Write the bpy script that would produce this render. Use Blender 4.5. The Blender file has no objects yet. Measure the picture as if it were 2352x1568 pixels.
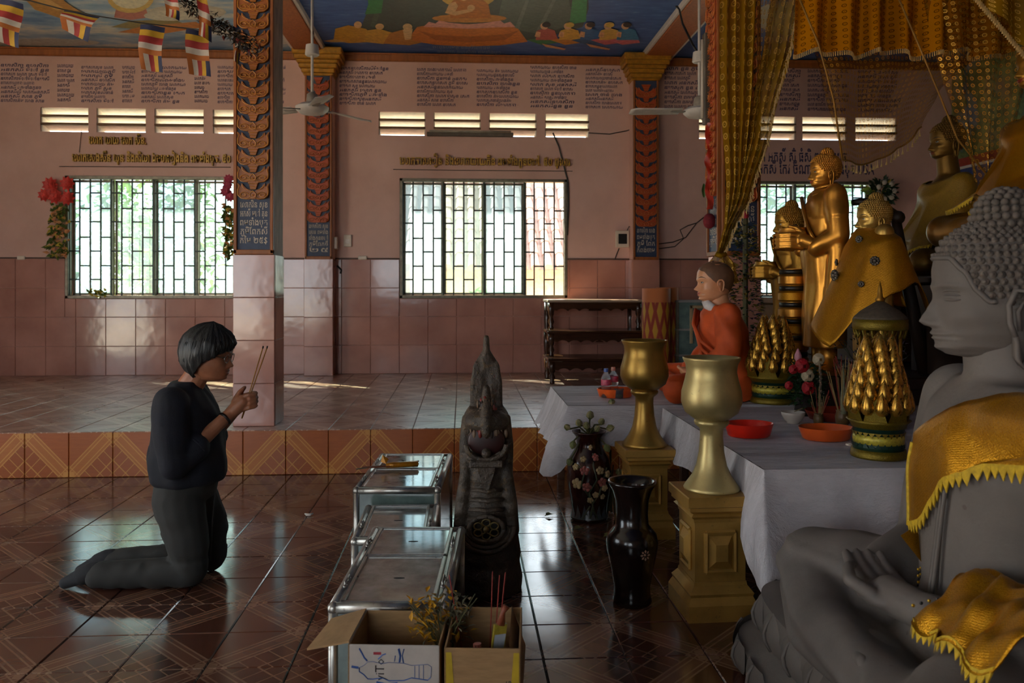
import bpy, bmesh, math, random
from math import sin, cos, pi, sqrt, atan2, exp
from mathutils import Vector, Matrix, noise
R = random.Random(7)
SC = bpy.context.scene
COL = SC.collection
# ------------------------------------------------------------------ camera
F, HZ, CH, VX = 1880.0, 655.0, 1.35, 1062.0
TH = math.atan((1176 - VX) / F); CT, ST = cos(TH), sin(TH)
cam = bpy.data.cameras.new('camera'); camo = bpy.data.objects.new('camera', cam); COL.objects.link(camo)
camo.location = (0, 0, CH); camo.rotation_euler = (pi / 2, 0, -TH)
cam.sensor_width = 36; cam.lens = 36 * F / 2352; cam.shift_y = -(784 - HZ) / 2352
cam.clip_start = 0.05; cam.clip_end = 300
cam.dof.use_dof = True; cam.dof.focus_distance = 3.6; cam.dof.aperture_fstop = 5.0
SC.camera = camo
# ------------------------------------------------------------------ light
def lin(h):
    h = h.lstrip('#'); v = [int(h[i:i + 2], 16) / 255 for i in (0, 2, 4)]
    return tuple(c / 12.92 if c <= .04045 else ((c + .055) / 1.055) ** 2.4 for c in v)
W = bpy.data.worlds.new('sky'); SC.world = W; W.use_nodes = True
bg = W.node_tree.nodes['Background']; bg.inputs[0].default_value = (0.84, 0.94, 1.0, 1); bg.inputs[1].default_value = 8.0
sun = bpy.data.lights.new('sun', 'SUN'); sun.energy = 64; sun.angle = 0.010; sun.color = (1.0, .88, .68)
suno = bpy.data.objects.new('sun', sun); COL.objects.link(suno)
suno.rotation_euler = Vector((.86, -.67, -.88)).to_track_quat('-Z', 'Y').to_euler()
def portal(loc, rot, sx, sy):
    l = bpy.data.lights.new('sky_portal', 'AREA'); l.shape = 'RECTANGLE'; l.size = sx; l.size_y = sy; l.cycles.is_portal = True
    o = bpy.data.objects.new('sky_portal', l); COL.objects.link(o); o.location = loc; o.rotation_euler = rot
SC.view_settings.view_transform = 'Standard'; SC.view_settings.look = 'None'
SC.view_settings.exposure = -0.3; SC.view_settings.gamma = 1.0; SC.view_settings.use_curve_mapping = False
SC.cycles.max_bounces = 7; SC.cycles.diffuse_bounces = 4; SC.cycles.glossy_bounces = 4; SC.cycles.transmission_bounces = 5
SC.cycles.transparent_max_bounces = 12; SC.cycles.caustics_reflective = False; SC.cycles.caustics_refractive = False
SC.cycles.sample_clamp_indirect = 4.0
# ------------------------------------------------------------------ picture <-> world
def P(px, py, Y):
    u = (px - 1176) / F; v = (HZ - py) / F; k = CT - u * ST
    return Vector((Y * (ST + u * CT) / k, Y, CH + v * Y / k))
def G(px, py, z=0.0):
    u = (px - 1176) / F; v = (HZ - py) / F; k = CT - u * ST; t = (z - CH) / v
    return Vector((t * (ST + u * CT), t * k, z))
def S(px, Y):
    u = (px - 1176) / F; return Y / (CT - u * ST) / F
# ------------------------------------------------------------------ shader helpers
class E:
    def __init__(s, t, sock): s.t = t; s.k = sock
    def op(s, o, b=None, c=None, rev=False):
        n = s.t.nodes.new('ShaderNodeMath'); n.operation = o
        xs = [s, b] if not rev else [b, s]
        if c is not None: xs.append(c)
        for i, x in enumerate(xs):
            if x is None: continue
            if isinstance(x, E): s.t.links.new(x.k, n.inputs[i])
            else: n.inputs[i].default_value = x
        return E(s.t, n.outputs[0])
    def __add__(s, b): return s.op('ADD', b)
    def __sub__(s, b): return s.op('SUBTRACT', b)
    def __rsub__(s, b): return s.op('SUBTRACT', b, rev=True)
    def __mul__(s, b): return s.op('MULTIPLY', b)
    def __truediv__(s, b): return s.op('DIVIDE', b)
    def abs(s): return s.op('ABSOLUTE')
    def lt(s, b): return s.op('LESS_THAN', b)
    def gt(s, b): return s.op('GREATER_THAN', b)
    def mx(s, b): return s.op('MAXIMUM', b)
    def mn(s, b): return s.op('MINIMUM', b)
    def pp(s, b): return s.op('PINGPONG', b)
    def fr(s): return s.op('FRACT')
    def sin(s): return s.op('SINE')
    def near(s, v, w): return (s - v).abs().lt(w)
class MT:
    def __init__(s, name):
        s.m = bpy.data.materials.new(name); s.m.use_nodes = True; s.t = s.m.node_tree
        s.b = s.t.nodes['Principled BSDF']; s.out = s.t.nodes['Material Output']
    def node(s, ty, **kw):
        n = s.t.nodes.new(ty)
        for k, v in kw.items(): setattr(n, k, v)
        return n
    def set(s, sock, v):
        if isinstance(v, E): s.t.links.new(v.k, sock)
        elif hasattr(v, 'is_output'): s.t.links.new(v, sock)
        elif isinstance(v, (tuple, list)) and len(v) == 3 and sock.type == 'RGBA': sock.default_value = (*v, 1)
        else: sock.default_value = v
    def coord(s, kind='Object'):
        if kind == 'World': return s.node('ShaderNodeNewGeometry').outputs['Position']
        return s.node('ShaderNodeTexCoord').outputs[kind]
    def xyz(s, vec):
        n = s.node('ShaderNodeSeparateXYZ'); s.t.links.new(vec, n.inputs[0]); return [E(s.t, o) for o in n.outputs]
    def noise(s, vec, scale, detail=3, rough=.55, stretch=None):
        if stretch:
            m = s.node('ShaderNodeMapping'); s.t.links.new(vec, m.inputs[0]); m.inputs['Scale'].default_value = stretch; vec = m.outputs[0]
        n = s.node('ShaderNodeTexNoise'); s.t.links.new(vec, n.inputs['Vector']); n.inputs['Scale'].default_value = scale
        n.inputs['Detail'].default_value = detail; n.inputs['Roughness'].default_value = rough
        return E(s.t, n.outputs['Fac'])
    def voro(s, vec, scale, feature='F1', rnd=1.0):
        n = s.node('ShaderNodeTexVoronoi', feature=feature); s.t.links.new(vec, n.inputs['Vector'])
        n.inputs['Scale'].default_value = scale; n.inputs['Randomness'].default_value = rnd
        return E(s.t, n.outputs['Distance'])
    def mix(s, f, a, b):
        n = s.node('ShaderNodeMix', data_type='RGBA'); s.set(n.inputs[0], f); s.set(n.inputs[6], a); s.set(n.inputs[7], b); return n.outputs[2]
    def ramp(s, f, stops):
        n = s.node('ShaderNodeValToRGB'); s.set(n.inputs[0], f); el = n.color_ramp.elements
        while len(el) < len(stops): el.new(.5)
        for e, (p, c) in zip(el, stops): e.position = p; e.color = (*c, 1)
        return n.outputs[0]
    def bump(s, h, strength=.3, dist=.01):
        n = s.node('ShaderNodeBump'); s.set(n.inputs['Height'], h); n.inputs['Strength'].default_value = strength; n.inputs['Distance'].default_value = dist
        s.t.links.new(n.outputs[0], s.b.inputs['Normal'])
    def fin(s, col=None, rough=None, metal=None, spec=None, **kw):
        if col is not None: s.set(s.b.inputs['Base Color'], col)
        if rough is not None: s.set(s.b.inputs['Roughness'], rough)
        if metal is not None: s.set(s.b.inputs['Metallic'], metal)
        if spec is not None: s.set(s.b.inputs['Specular IOR Level'], spec)
        for k, v in kw.items(): s.set(s.b.inputs[k.replace('_', ' ')], v)
        return s.m
MC = {}
def pm(name, col, rough=.5, metal=0.0, var=.25, scale=12, bump=0.0, bscale=40, spec=None, coord='Object', stretch=None, **kw):
    """plain procedural material: base colour with soft tonal noise, optional fine relief"""
    if name in MC: return MC[name]
    m = MT(name); c = lin(col) if isinstance(col, str) else col
    v = m.coord(coord); n = m.noise(v, scale, 4, .6, stretch)
    a = tuple(x * (1 - var) for x in c); b = tuple(min(1, x * (1 + var)) for x in c)
    colr = m.ramp(n, [(.3, a), (.7, b)])
    if bump: m.bump(m.noise(v, bscale, 3, .6, stretch), bump, .004)
    MC[name] = m.fin(colr, rough, metal, spec, **kw)
    return MC[name]
# ------------------------------------------------------------------ mesh builder
class MB:
    def __init__(s): s.v = []; s.f = []; s.mi = []; s.cur = 0
    def add(s, vs, fs, mi=None):
        o = len(s.v); s.v += [tuple(x) for x in vs]; s.f += [tuple(i + o for i in f) for f in fs]
        s.mi += [s.cur if mi is None else mi] * len(fs); return s
    def box(s, lo, hi, mi=None):
        (a, b, c), (d, e, f) = lo, hi
        return s.add([(a, b, c), (d, b, c), (d, e, c), (a, e, c), (a, b, f), (d, b, f), (d, e, f), (a, e, f)],
                     [(0, 3, 2, 1), (4, 5, 6, 7), (0, 1, 5, 4), (1, 2, 6, 5), (2, 3, 7, 6), (3, 0, 4, 7)], mi)
    def bbox(s, lo, hi, b=.004, mi=None):
        """box with chamfered edges"""
        lo = Vector(lo); hi = Vector(hi); vs = []; c = (lo + hi) / 2; h = (hi - lo) / 2; b = min(b, h.x * .9, h.y * .9, h.z * .9)
        bm = bmesh.new(); bmesh.ops.create_cube(bm, size=2)
        for v in bm.verts: v.co = Vector((v.co.x * h.x, v.co.y * h.y, v.co.z * h.z)) + c
        bmesh.ops.bevel(bm, geom=bm.edges[:], offset=b, segments=1, affect='EDGES')
        bm.verts.index_update()
        s.add([v.co for v in bm.verts], [[v.index for v in f.verts] for f in bm.faces], mi); bm.free(); return s
    def tube(s, pts, r, n=8, cap=True, mi=None, flat=None):
        pts = [Vector(p) for p in pts]; rs = r if isinstance(r, (list, tuple)) else [r] * len(pts)
        vs = []; fs = []; up = None
        for i, p in enumerate(pts):
            t = (pts[min(i + 1, len(pts) - 1)] - pts[max(i - 1, 0)])
            t = t.normalized() if t.length > 1e-9 else Vector((0, 0, 1))
            if up is None: up = t.orthogonal().normalized()
            else:
                up = up - t * up.dot(t); up = up.normalized() if up.length > 1e-6 else t.orthogonal().normalized()
            w = t.cross(up)
            for k in range(n):
                a = 2 * pi * k / n
                vs.append(p + (up * cos(a) + w * sin(a) * (flat or 1)) * rs[i])
        m = len(pts)
        for i in range(m - 1):
            for k in range(n):
                fs.append((i * n + k, i * n + (k + 1) % n, (i + 1) * n + (k + 1) % n, (i + 1) * n + k))
        if cap: fs.append(tuple(range(n))[::-1]); fs.append(tuple((m - 1) * n + k for k in range(n)))
        return s.add(vs, fs, mi)
    def lathe(s, prof, n=32, c=(0, 0, 0), mi=None, sx=1, sy=1):
        """prof = [(r,z)...] bottom to top (outer), any order of inner after"""
        vs = []; fs = []; c = Vector(c)
        for r, z in prof:
            for k in range(n):
                a = 2 * pi * k / n; vs.append(c + Vector((r * cos(a) * sx, r * sin(a) * sy, z)))
        for i in range(len(prof) - 1):
            for k in range(n): fs.append((i * n + k, i * n + (k + 1) % n, (i + 1) * n + (k + 1) % n, (i + 1) * n + k))
        fs.append(tuple(range(n))[::-1]); fs.append(tuple((len(prof) - 1) * n + k for k in range(n)))
        return s.add(vs, fs, mi)
    def sq(s, prof, c=(0, 0, 0), mi=None):
        """square-plan moulding: prof = [(halfwidth,z)...]"""
        vs = []; fs = []; c = Vector(c)
        for r, z in prof: vs += [c + Vector((sx * r, sy * r, z)) for sx, sy in ((-1, -1), (1, -1), (1, 1), (-1, 1))]
        for i in range(len(prof) - 1):
            for k in range(4): fs.append((i * 4 + k, i * 4 + (k + 1) % 4, i * 4 + 4 + (k + 1) % 4, i * 4 + 4 + k))
        fs.append((3, 2, 1, 0)); fs.append(tuple((len(prof) - 1) * 4 + k for k in range(4)))
        return s.add(vs, fs, mi)
    def ball(s, c, r, n=10, m=6, mi=None, M=None):
        r = (r, r, r) if not isinstance(r, (tuple, list)) else r; c = Vector(c); vs = []; fs = []
        def tr(v): return c + (M @ v if M else v)
        vs.append(tr(Vector((0, 0, -r[2]))))
        for i in range(1, m):
            b = -pi / 2 + pi * i / m
            for k in range(n):
                a = 2 * pi * k / n; vs.append(tr(Vector((r[0] * cos(b) * cos(a), r[1] * cos(b) * sin(a), r[2] * sin(b)))))
        vs.append(tr(Vector((0, 0, r[2])))); T = len(vs) - 1
        for k in range(n): fs.append((0, 1 + (k + 1) % n, 1 + k)); fs.append((T, T - n + k, T - n + (k + 1) % n))
        for i in range(m - 2):
            for k in range(n): fs.append((1 + i * n + k, 1 + i * n + (k + 1) % n, 1 + (i + 1) * n + (k + 1) % n, 1 + (i + 1) * n + k))
        return s.add(vs, fs, mi)
    def prism(s, outl, d, mi=None):
        """outl = 3-D outline (planar), extruded by vector d"""
        n = len(outl); d = Vector(d); a = [Vector(p) for p in outl]
        return s.add(a + [p + d for p in a], [tuple(range(n))[::-1], tuple(range(n, 2 * n))] + [(i, (i + 1) % n, n + (i + 1) % n, n + i) for i in range(n)], mi)
    def grid(s, fn, nu, nv, mi=None, closeu=False):
        vs = [fn(i / (nu - (0 if closeu else 1)), j / (nv - 1)) for j in range(nv) for i in range(nu)]; fs = []
        for j in range(nv - 1):
            for i in range(nu if closeu else nu - 1):
                i2 = (i + 1) % nu; fs.append((j * nu + i, j * nu + i2, (j + 1) * nu + i2, (j + 1) * nu + i))
        return s.add(vs, fs, mi)
    def leaf(s, p, d, up, L, w, mi=None, bend=.15):
        p = Vector(p); d = Vector(d).normalized(); up = Vector(up); x = d.cross(up)
        x = x.normalized() if x.length > 1e-6 else d.orthogonal().normalized(); n = x.cross(d)
        q = [p, p + d * L * .4 + x * w + n * L * bend, p + d * L, p + d * L * .4 - x * w + n * L * bend, p + d * L * .45]
        return s.add(q, [(0, 4, 1), (1, 4, 2), (0, 3, 4), (4, 3, 2)], mi)
    def mesh(s, name, org=None):
        me = bpy.data.meshes.new(name); o = Vector(org) if org is not None else Vector()
        me.from_pydata([(Vector(v) - o)[:] for v in s.v], [], s.f); me.update(); return me
    def build(s, name, mats, parent=None, smooth=False, org=None, fixn=False, loc=None, mods=None, angle=None):
        me = s.mesh(name, org)
        mats = mats if isinstance(mats, (list, tuple)) else [mats]
        for m in mats: me.materials.append(m)
        if len(mats) > 1: me.polygons.foreach_set('material_index', s.mi)
        if fixn:
            bm = bmesh.new(); bm.from_mesh(me); bmesh.ops.recalc_face_normals(bm, faces=bm.faces); bm.to_mesh(me); bm.free()
        return link(name, me, parent, smooth, loc, angle)
def link(name, me, parent=None, smooth=False, loc=None, angle=None):
    if smooth: me.polygons.foreach_set('use_smooth', [True] * len(me.polygons))
    if angle: me.set_sharp_from_angle(angle=angle)
    o = bpy.data.objects.new(name, me); COL.objects.link(o)
    if parent is not None: o.parent = parent
    if loc is not None: o.location = loc
    return o
def tag(o, label, cat, group=None, kind=None):
    if label: o['label'] = label
    if cat: o['category'] = cat
    if group: o['group'] = group
    if kind: o['kind'] = kind
    return o
def thing(name, label, cat, loc=(0, 0, 0), rz=0.0, group=None):
    o = bpy.data.objects.new(name, None); COL.objects.link(o); o.location = loc; o.rotation_euler = (0, 0, rz); o.empty_display_size = .05
    return tag(o, label, cat, group)
def struct(o): o['kind'] = 'structure'; return o
def kids(o): return [c for c in bpy.data.objects if c.parent == o]
def copy_tree(o, loc, rz=None, label=None, parent=None):
    c = o.copy(); COL.objects.link(c)
    if parent is not None: c.parent = parent
    if loc is not None: c.location = loc
    if rz is not None: c.rotation_euler = (0, 0, rz)
    if label: c['label'] = label
    for k in list(o.children): copy_tree(k, None, None, None, c)
    return c
def inst(name, me, parent, loc, rot=None, scale=None):
    o = bpy.data.objects.new(name, me); COL.objects.link(o); o.parent = parent; o.location = loc
    if rot is not None: o.rotation_euler = rot
    if scale is not None: o.scale = scale
    return o
def evalmesh(me, mods):
    """run modifiers on a mesh, give back vertices and faces"""
    o = bpy.data.objects.new('tmp', me); COL.objects.link(o)
    for ty, kw in mods:
        m = o.modifiers.new(ty, ty)
        for k, v in kw.items(): setattr(m, k, v)
    dg = bpy.context.evaluated_depsgraph_get(); e = o.evaluated_get(dg); r = e.to_mesh()
    vs = [v.co.copy() for v in r.vertices]; fs = [tuple(p.vertices) for p in r.polygons]
    e.to_mesh_clear(); bpy.data.objects.remove(o)
    return vs, fs
def blob(prims, vox=.01, sm=6, fn=None, fac=.5):
    """continuous body: overlapping solids fused by a voxel remesh, then smoothed; fn moves each vertex"""
    b = MB()
    for p in prims:
        k = p[0]
        if k == 's': b.ball(p[1], p[2], 20, 14, M=p[3] if len(p) > 3 else None)
        elif k == 'c':
            pts = [Vector(q) for q in p[1]]; rs = list(p[2])
            for q, r in zip(pts, rs): b.ball(q, r * .995, 14, 10)
            for i in range(len(pts) - 1):
                if (pts[i + 1] - pts[i]).length > 1e-5: b.tube([pts[i], pts[i + 1]], [rs[i], rs[i + 1]], 14)
        elif k == 'm': b.add(p[1], p[2])
        elif k == 'l':   # stack of ellipses [(center, rx, ry)...]
            vs = []; n = 28
            for c, rx, ry in p[1]:
                c = Vector(c)
                vs += [c + Vector((rx * cos(2 * pi * i / n), ry * sin(2 * pi * i / n), 0)) for i in range(n)]
            m = len(p[1])
            fs = [(i * n + j, i * n + (j + 1) % n, (i + 1) * n + (j + 1) % n, (i + 1) * n + j) for i in range(m - 1) for j in range(n)]
            b.add(vs, fs + [tuple(range(n))[::-1], tuple((m - 1) * n + j for j in range(n))])
    me = b.mesh('tmp')
    vs, fs = evalmesh(me, [('REMESH', dict(mode='VOXEL', voxel_size=vox)), ('SMOOTH', dict(factor=fac, iterations=sm))])
    if fn: vs = [fn(v) for v in vs]
    r = MB(); r.add(vs, fs); return r
def wrap(grid_mb, target_mb, off, thick=.004, sub=1, fn=None, method='NEAREST_SURFACEPOINT'):
    """lay a sheet on a body: shrinkwrap with an offset, then give it thickness"""
    t = bpy.data.objects.new('tmpt', target_mb.mesh('t')); COL.objects.link(t)
    vs, fs = evalmesh(grid_mb.mesh('g'), [('SHRINKWRAP', dict(target=t, offset=off, wrap_method=method, wrap_mode='OUTSIDE_SURFACE')), ('SMOOTH', dict(factor=.5, iterations=2))])
    bpy.data.objects.remove(t)
    if fn: vs = [fn(v) for v in vs]
    m = MB(); m.add(vs, fs)
    if thick:
        vs, fs = evalmesh(m.mesh('g'), [('SOLIDIFY', dict(thickness=thick, offset=1))]); m = MB(); m.add(vs, fs)
    return m
def lerp(a, b, t): return a + (b - a) * t
def interp(tab, x):
    if x <= tab[0][0]: return tab[0][1]
    for (a, u), (b, v) in zip(tab, tab[1:]):
        if x <= b:
            t = (x - a) / (b - a); t = t * t * (3 - 2 * t) * .5 + t * .5; return u + (v - u) * t
    return tab[-1][1]
def fnoise(v, s): return noise.noise(Vector(v) * s)
# ------------------------------------------------------------------ Khmer lettering (glyph order set by hand: no shaping)
PRE = 'េែៃ'
def kh(s):
    out = []; i = 0
    while i < len(s):
        ch = s[i]
        if '\u1780' <= ch <= '\u17b3':
            j = i + 1
            while j + 1 < len(s) and s[j] == '\u17d2': j += 2
            tail = ''
            while j < len(s) and '\u17b6' <= s[j] <= '\u17d1': tail += s[j]; j += 1
            pre = ''; post = ''
            for t in tail:
                if t in PRE: pre += t
                elif t == 'ោ': pre += 'េ'; post += 'ា'
                elif t == 'ើ': pre += 'េ'; post += 'ី'
                else: post += t
            out.append(pre + ch + post); i = j
        else: out.append(ch); i += 1
    return ''.join(out)
def text_mb(lines, size, width=None, spacing=1.0, extrude=0.0, res=1, shear=0.0, bold=0.0, align='LEFT'):
    """lettering in the local XZ plane, baseline of first line at z=0; each line may be squeezed to a width"""
    mb = MB(); z = 0
    for L in (lines if isinstance(lines, list) else [lines]):
        wd = width
        if isinstance(L, tuple): L, wd = L
        if L.strip():
            c = bpy.data.curves.new('t', 'FONT'); c.body = kh(L); c.size = size; c.resolution_u = res; c.shear = shear; c.offset = bold
            if extrude: c.extrude = extrude
            o = bpy.data.objects.new('t', c); COL.objects.link(o)
            dg = bpy.context.evaluated_depsgraph_get(); e = o.evaluated_get(dg); m = e.to_mesh()
            vs = [v.co.copy() for v in m.vertices]; fs = [tuple(p.vertices) for p in m.polygons]; e.to_mesh_clear()
            bpy.data.objects.remove(o); bpy.data.curves.remove(c)
            if vs:
                x0 = min(v.x for v in vs); x1 = max(v.x for v in vs); k = (wd / (x1 - x0)) if wd else 1
                mb.add([((v.x - x0) * k, -v.z, v.y + z) for v in vs], fs)
        z -= size * spacing
    return mb
# ================================================================== materials for the room
YB, YS, PZ, CZ, T = 9.62, 5.92, .32, 4.04, .3
FX0 = G(525.5, 1451).x; FY0 = G(476, 1386).y; RX0 = P(558, 1040, YS).x
def tile_mat(name, wa, wb, line, rough, x0, y0, T, ax=(0, 1), T2=None, bumpy=.25, dirt=.3, spec=.5):
    m = MT(name); pos = m.coord('World'); c = m.xyz(pos); x, y = c[ax[0]], c[ax[1]]; T2 = T2 or T
    u = (x - x0).pp(T) / T; v = (y - y0).pp(T2) / T2
    d = (u - v).abs(); s = u + v; q = u - v
    line1 = d.near(.105, .016).mx(d.near(.20, .018))
    band = d.lt(.20)
    endc = (s - 1).abs().gt(.74) * d.lt(.26)
    endl = (s - 1).abs().near(.74, .015) * d.lt(.26)
    endd = endc * ((u * 22).sin() * (v * 22).sin()).gt(.25)
    lat = q.gt(.22)
    hatch = (s * 3.5 + .25).fr().lt(.085) * lat
    dia = q.near(.62, .018) * lat
    hat2 = ((q * 4.5).fr().lt(.06)) * q.gt(.74)
    ln = line1.mx(hatch).mx(dia).mx(hat2).mx(endl).mx(endd)
    grain = m.noise(pos, 9, 5, .65, (1, 7, 7) if ax[1] == 2 else (1.2, 6, 1)); g2 = m.noise(pos, 3.1, 3, .6)
    base = m.mix(grain, wa, wb)
    base = m.mix(lat * .35, base, tuple(t * .72 for t in wa))
    base = m.mix(band * .35, base, tuple((a + b) / 2 for a, b in zip(wb, line)))
    col = m.mix(ln * .62, base, line)
    col = m.mix(g2.gt(.5) * dirt * g2, col, tuple(t * .55 for t in wa))
    m.bump(ln * .6 + m.noise(pos, 5, 2) * .5 + grain * .12, bumpy, .004)
    return m.fin(col, E(m.t, g2.k) * .16 + (rough - .06), 0, spec)
M_FLOOR = tile_mat('floor_tile_glaze', lin('#472a1f'), lin('#62392b'), lin('#98765f'), .12, FX0, FY0, T, bumpy=.14, spec=.85)
M_PLAT = tile_mat('platform_tile_glaze', lin('#8f6755'), lin('#a98170'), lin('#d8bfae'), .28, RX0, YS, T, bumpy=.2, dirt=.06)
M_RISER = tile_mat('riser_tile_glaze', lin('#874118'), lin('#a55a26'), lin('#c48f48'), .34, RX0, 0, T, (0, 2), PZ, .1, .1)
M_GROUT = pm('grout', '#2c221d', .8)
M_PAINT = MT('pink_wall_paint')
v_ = M_PAINT.coord('World'); n1 = M_PAINT.noise(v_, 1.3, 5, .6); n2 = M_PAINT.noise(v_, 14, 4, .7)
c_ = M_PAINT.ramp(n1, [(.25, lin('#c39a8a')), (.6, lin('#d8af9f')), (.85, lin('#deb9aa'))])
c_ = M_PAINT.mix(n2.gt(.72) * .25, c_, lin('#80604f')); M_PAINT.bump(n2, .12, .004); M_PAINT = M_PAINT.fin(c_, .6)
M_DADO = MT('pink_glazed_tile'); v_ = M_DADO.coord('World'); n1 = M_DADO.noise(v_, 2.2, 4); n2 = M_DADO.noise(v_, 6, 2)
M_DADO.bump(n2, .22, .008); M_DADO = M_DADO.fin(M_DADO.ramp(n1, [(.3, lin('#9c6a5c')), (.7, lin('#b98575'))]), .13, 0, .6)
M_ORANGE = pm('painted_orange_wood', '#a5541f', .5, var=.2, bump=.1)
M_TRIM = pm('brown_painted_wood', '#8a4d1d', .5, var=.25, scale=20, bump=.1, stretch=(1, 1, .15))
M_CARVE = pm('carved_orange_relief', '#925018', .45, var=.25, scale=30)
M_RIDGE = pm('carved_light_ridge', '#cf9040', .42, var=.2, scale=30)
M_CARVE2 = pm('carved_red_orange_relief', '#a9441c', .5, var=.3, scale=30)
M_RIDGE2 = pm('carved_dull_ridge', '#bb6a30', .5, var=.2, scale=30)
M_BLUE = pm('painted_blue_ground', '#26344f', .55, var=.2, scale=20)
M_INK = pm('dark_blue_ink', '#3a3254', .7, var=.3, scale=60)
M_PALE = pm('pale_grey_letter_paint', '#c9b9a3', .6, var=.2, scale=40)
M_WHITE = pm('white_paint', '#dcd3c8', .5, var=.1, scale=18)
M_GOLDP = pm('dull_gold_paint', '#a8761f', .42, .25, var=.3, scale=22, bump=.15)
M_WEATHER = pm('weathered_grey_brown_paint', '#8f7360', .7, var=.45, scale=26, bump=.3, stretch=(1, 1, .2))
M_STEEL = pm('dark_green_grille_steel', '#2c3630', .45, .3, var=.2)
M_ALU = pm('aged_window_aluminium', '#766f60', .4, .6, var=.3, scale=20)
M_VENT = pm('cream_vent_plaster', '#f4ead8', .7, var=.1)
M_CABLE = pm('black_cable_rubber', '#1d1712', .5)
M_PLASTIC = pm('offwhite_plastic', '#d8cab6', .4, var=.08)
def pane_mat(name, tint, opq):
    m = MT(name); t = m.t; v = m.coord('Object'); n = m.noise(v, 6, 5, .7)
    tr = m.node('ShaderNodeBsdfTransparent'); tr.inputs[0].default_value = (*tint, 1)
    tl = m.node('ShaderNodeBsdfTranslucent'); tl.inputs[0].default_value = (.26, .32, .34, 1)
    gl = m.node('ShaderNodeBsdfGlossy'); gl.inputs['Roughness'].default_value = .08
    a = m.node('ShaderNodeMixShader'); m.set(a.inputs[0], n * .24 + (opq - .12)); t.links.new(tr.outputs[0], a.inputs[1]); t.links.new(tl.outputs[0], a.inputs[2])
    b = m.node('ShaderNodeMixShader'); b.inputs[0].default_value = .05; t.links.new(a.outputs[0], b.inputs[1]); t.links.new(gl.outputs[0], b.inputs[2])
    t.links.new(b.outputs[0], m.out.inputs['Surface']); return m.m
M_FROST = pane_mat('dusty_frosted_pane', (.64, .77, .81), .32)
M_CLEAR = pane_mat('dusty_clear_pane', (.72, .84, .79), .12)
# ================================================================== floors
def tiles(par, name, mat, xs, ys, w, h, th, fn, lim=300, key=None):
    b = MB(); e = .004; g = .0013
    b.add([(g, g, 0), (w - g, g, 0), (w - g, h - g, 0), (g, h - g, 0), (g, g, th - e), (w - g, g, th - e), (w - g, h - g, th - e), (g, h - g, th - e),
           (g + e, g + e, th), (w - g - e, g + e, th), (w - g - e, h - g - e, th), (g + e, h - g - e, th)],
          [(0, 1, 5, 4), (1, 2, 6, 5), (2, 3, 7, 6), (3, 0, 4, 7), (4, 5, 9, 8), (5, 6, 10, 9), (6, 7, 11, 10), (7, 4, 8, 11), (8, 9, 10, 11)])
    me = b.mesh(name); me.materials.append(mat)
    ps = [fn(x, y) for y in ys for x in xs]; ps = [p for p in ps if p]
    if key: ps.sort(key=key)
    for p, r in ps[:lim]: inst(name, me, par, p, r)
    if len(ps) > lim:
        m2 = MB()
        for p, r in ps[lim:]:
            from mathutils import Euler
            M = Matrix.Translation(p) @ Euler(r).to_matrix().to_4x4(); m2.add([M @ Vector(v) for v in b.v], b.f)
        o = m2.build('far_tiles', mat, par); o['kind'] = 'stuff'
fl = struct(MB().box((-7, -3.2, -.1), (6.2, YB + .2, -.006)).build('floor', M_GROUT))
k0 = math.floor((-6.6 - FX0) / T); xs = [FX0 + T * k for k in range(k0, k0 + 43)]
y0k = FY0 - T * 20; ys = [y0k + T * k for k in range(60) if -2.6 < y0k + T * k < YS - .02]
def fpos(x, y):
    return (Vector((x, y, -.006)), (0, 0, 0))
tiles(fl, 'tile', M_FLOOR, xs, ys, T, T, .006, fpos, 300, key=lambda q: abs(q[0].x + .3) * 1.2 + abs(q[0].y - 4.1))
pf = struct(MB().box((-7, YS + .012, -.006), (6.2, YB, PZ - .008)).build('platform_floor', M_GROUT))
k0 = math.floor((-6.6 - RX0) / T); xs = [RX0 + T * k for k in range(k0, k0 + 42)]
ys = [YS + T * k for k in range(13)]
tiles(pf, 'tile', M_PLAT, xs, ys, T, T, .008, lambda x, y: (Vector((x, y, PZ - .008)), (0, 0, 0)) if y < YB - .05 else None, 300,
      key=lambda q: abs(q[0].x + .8) + abs(q[0].y - 6.5) * .8)
tiles(pf, 'riser_tile', M_RISER, xs, [0], T, PZ - .002, .012, lambda x, y: (Vector((x, YS + .012, 0)), (pi / 2, 0, 0)) if x < 3 else None, 60)
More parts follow.
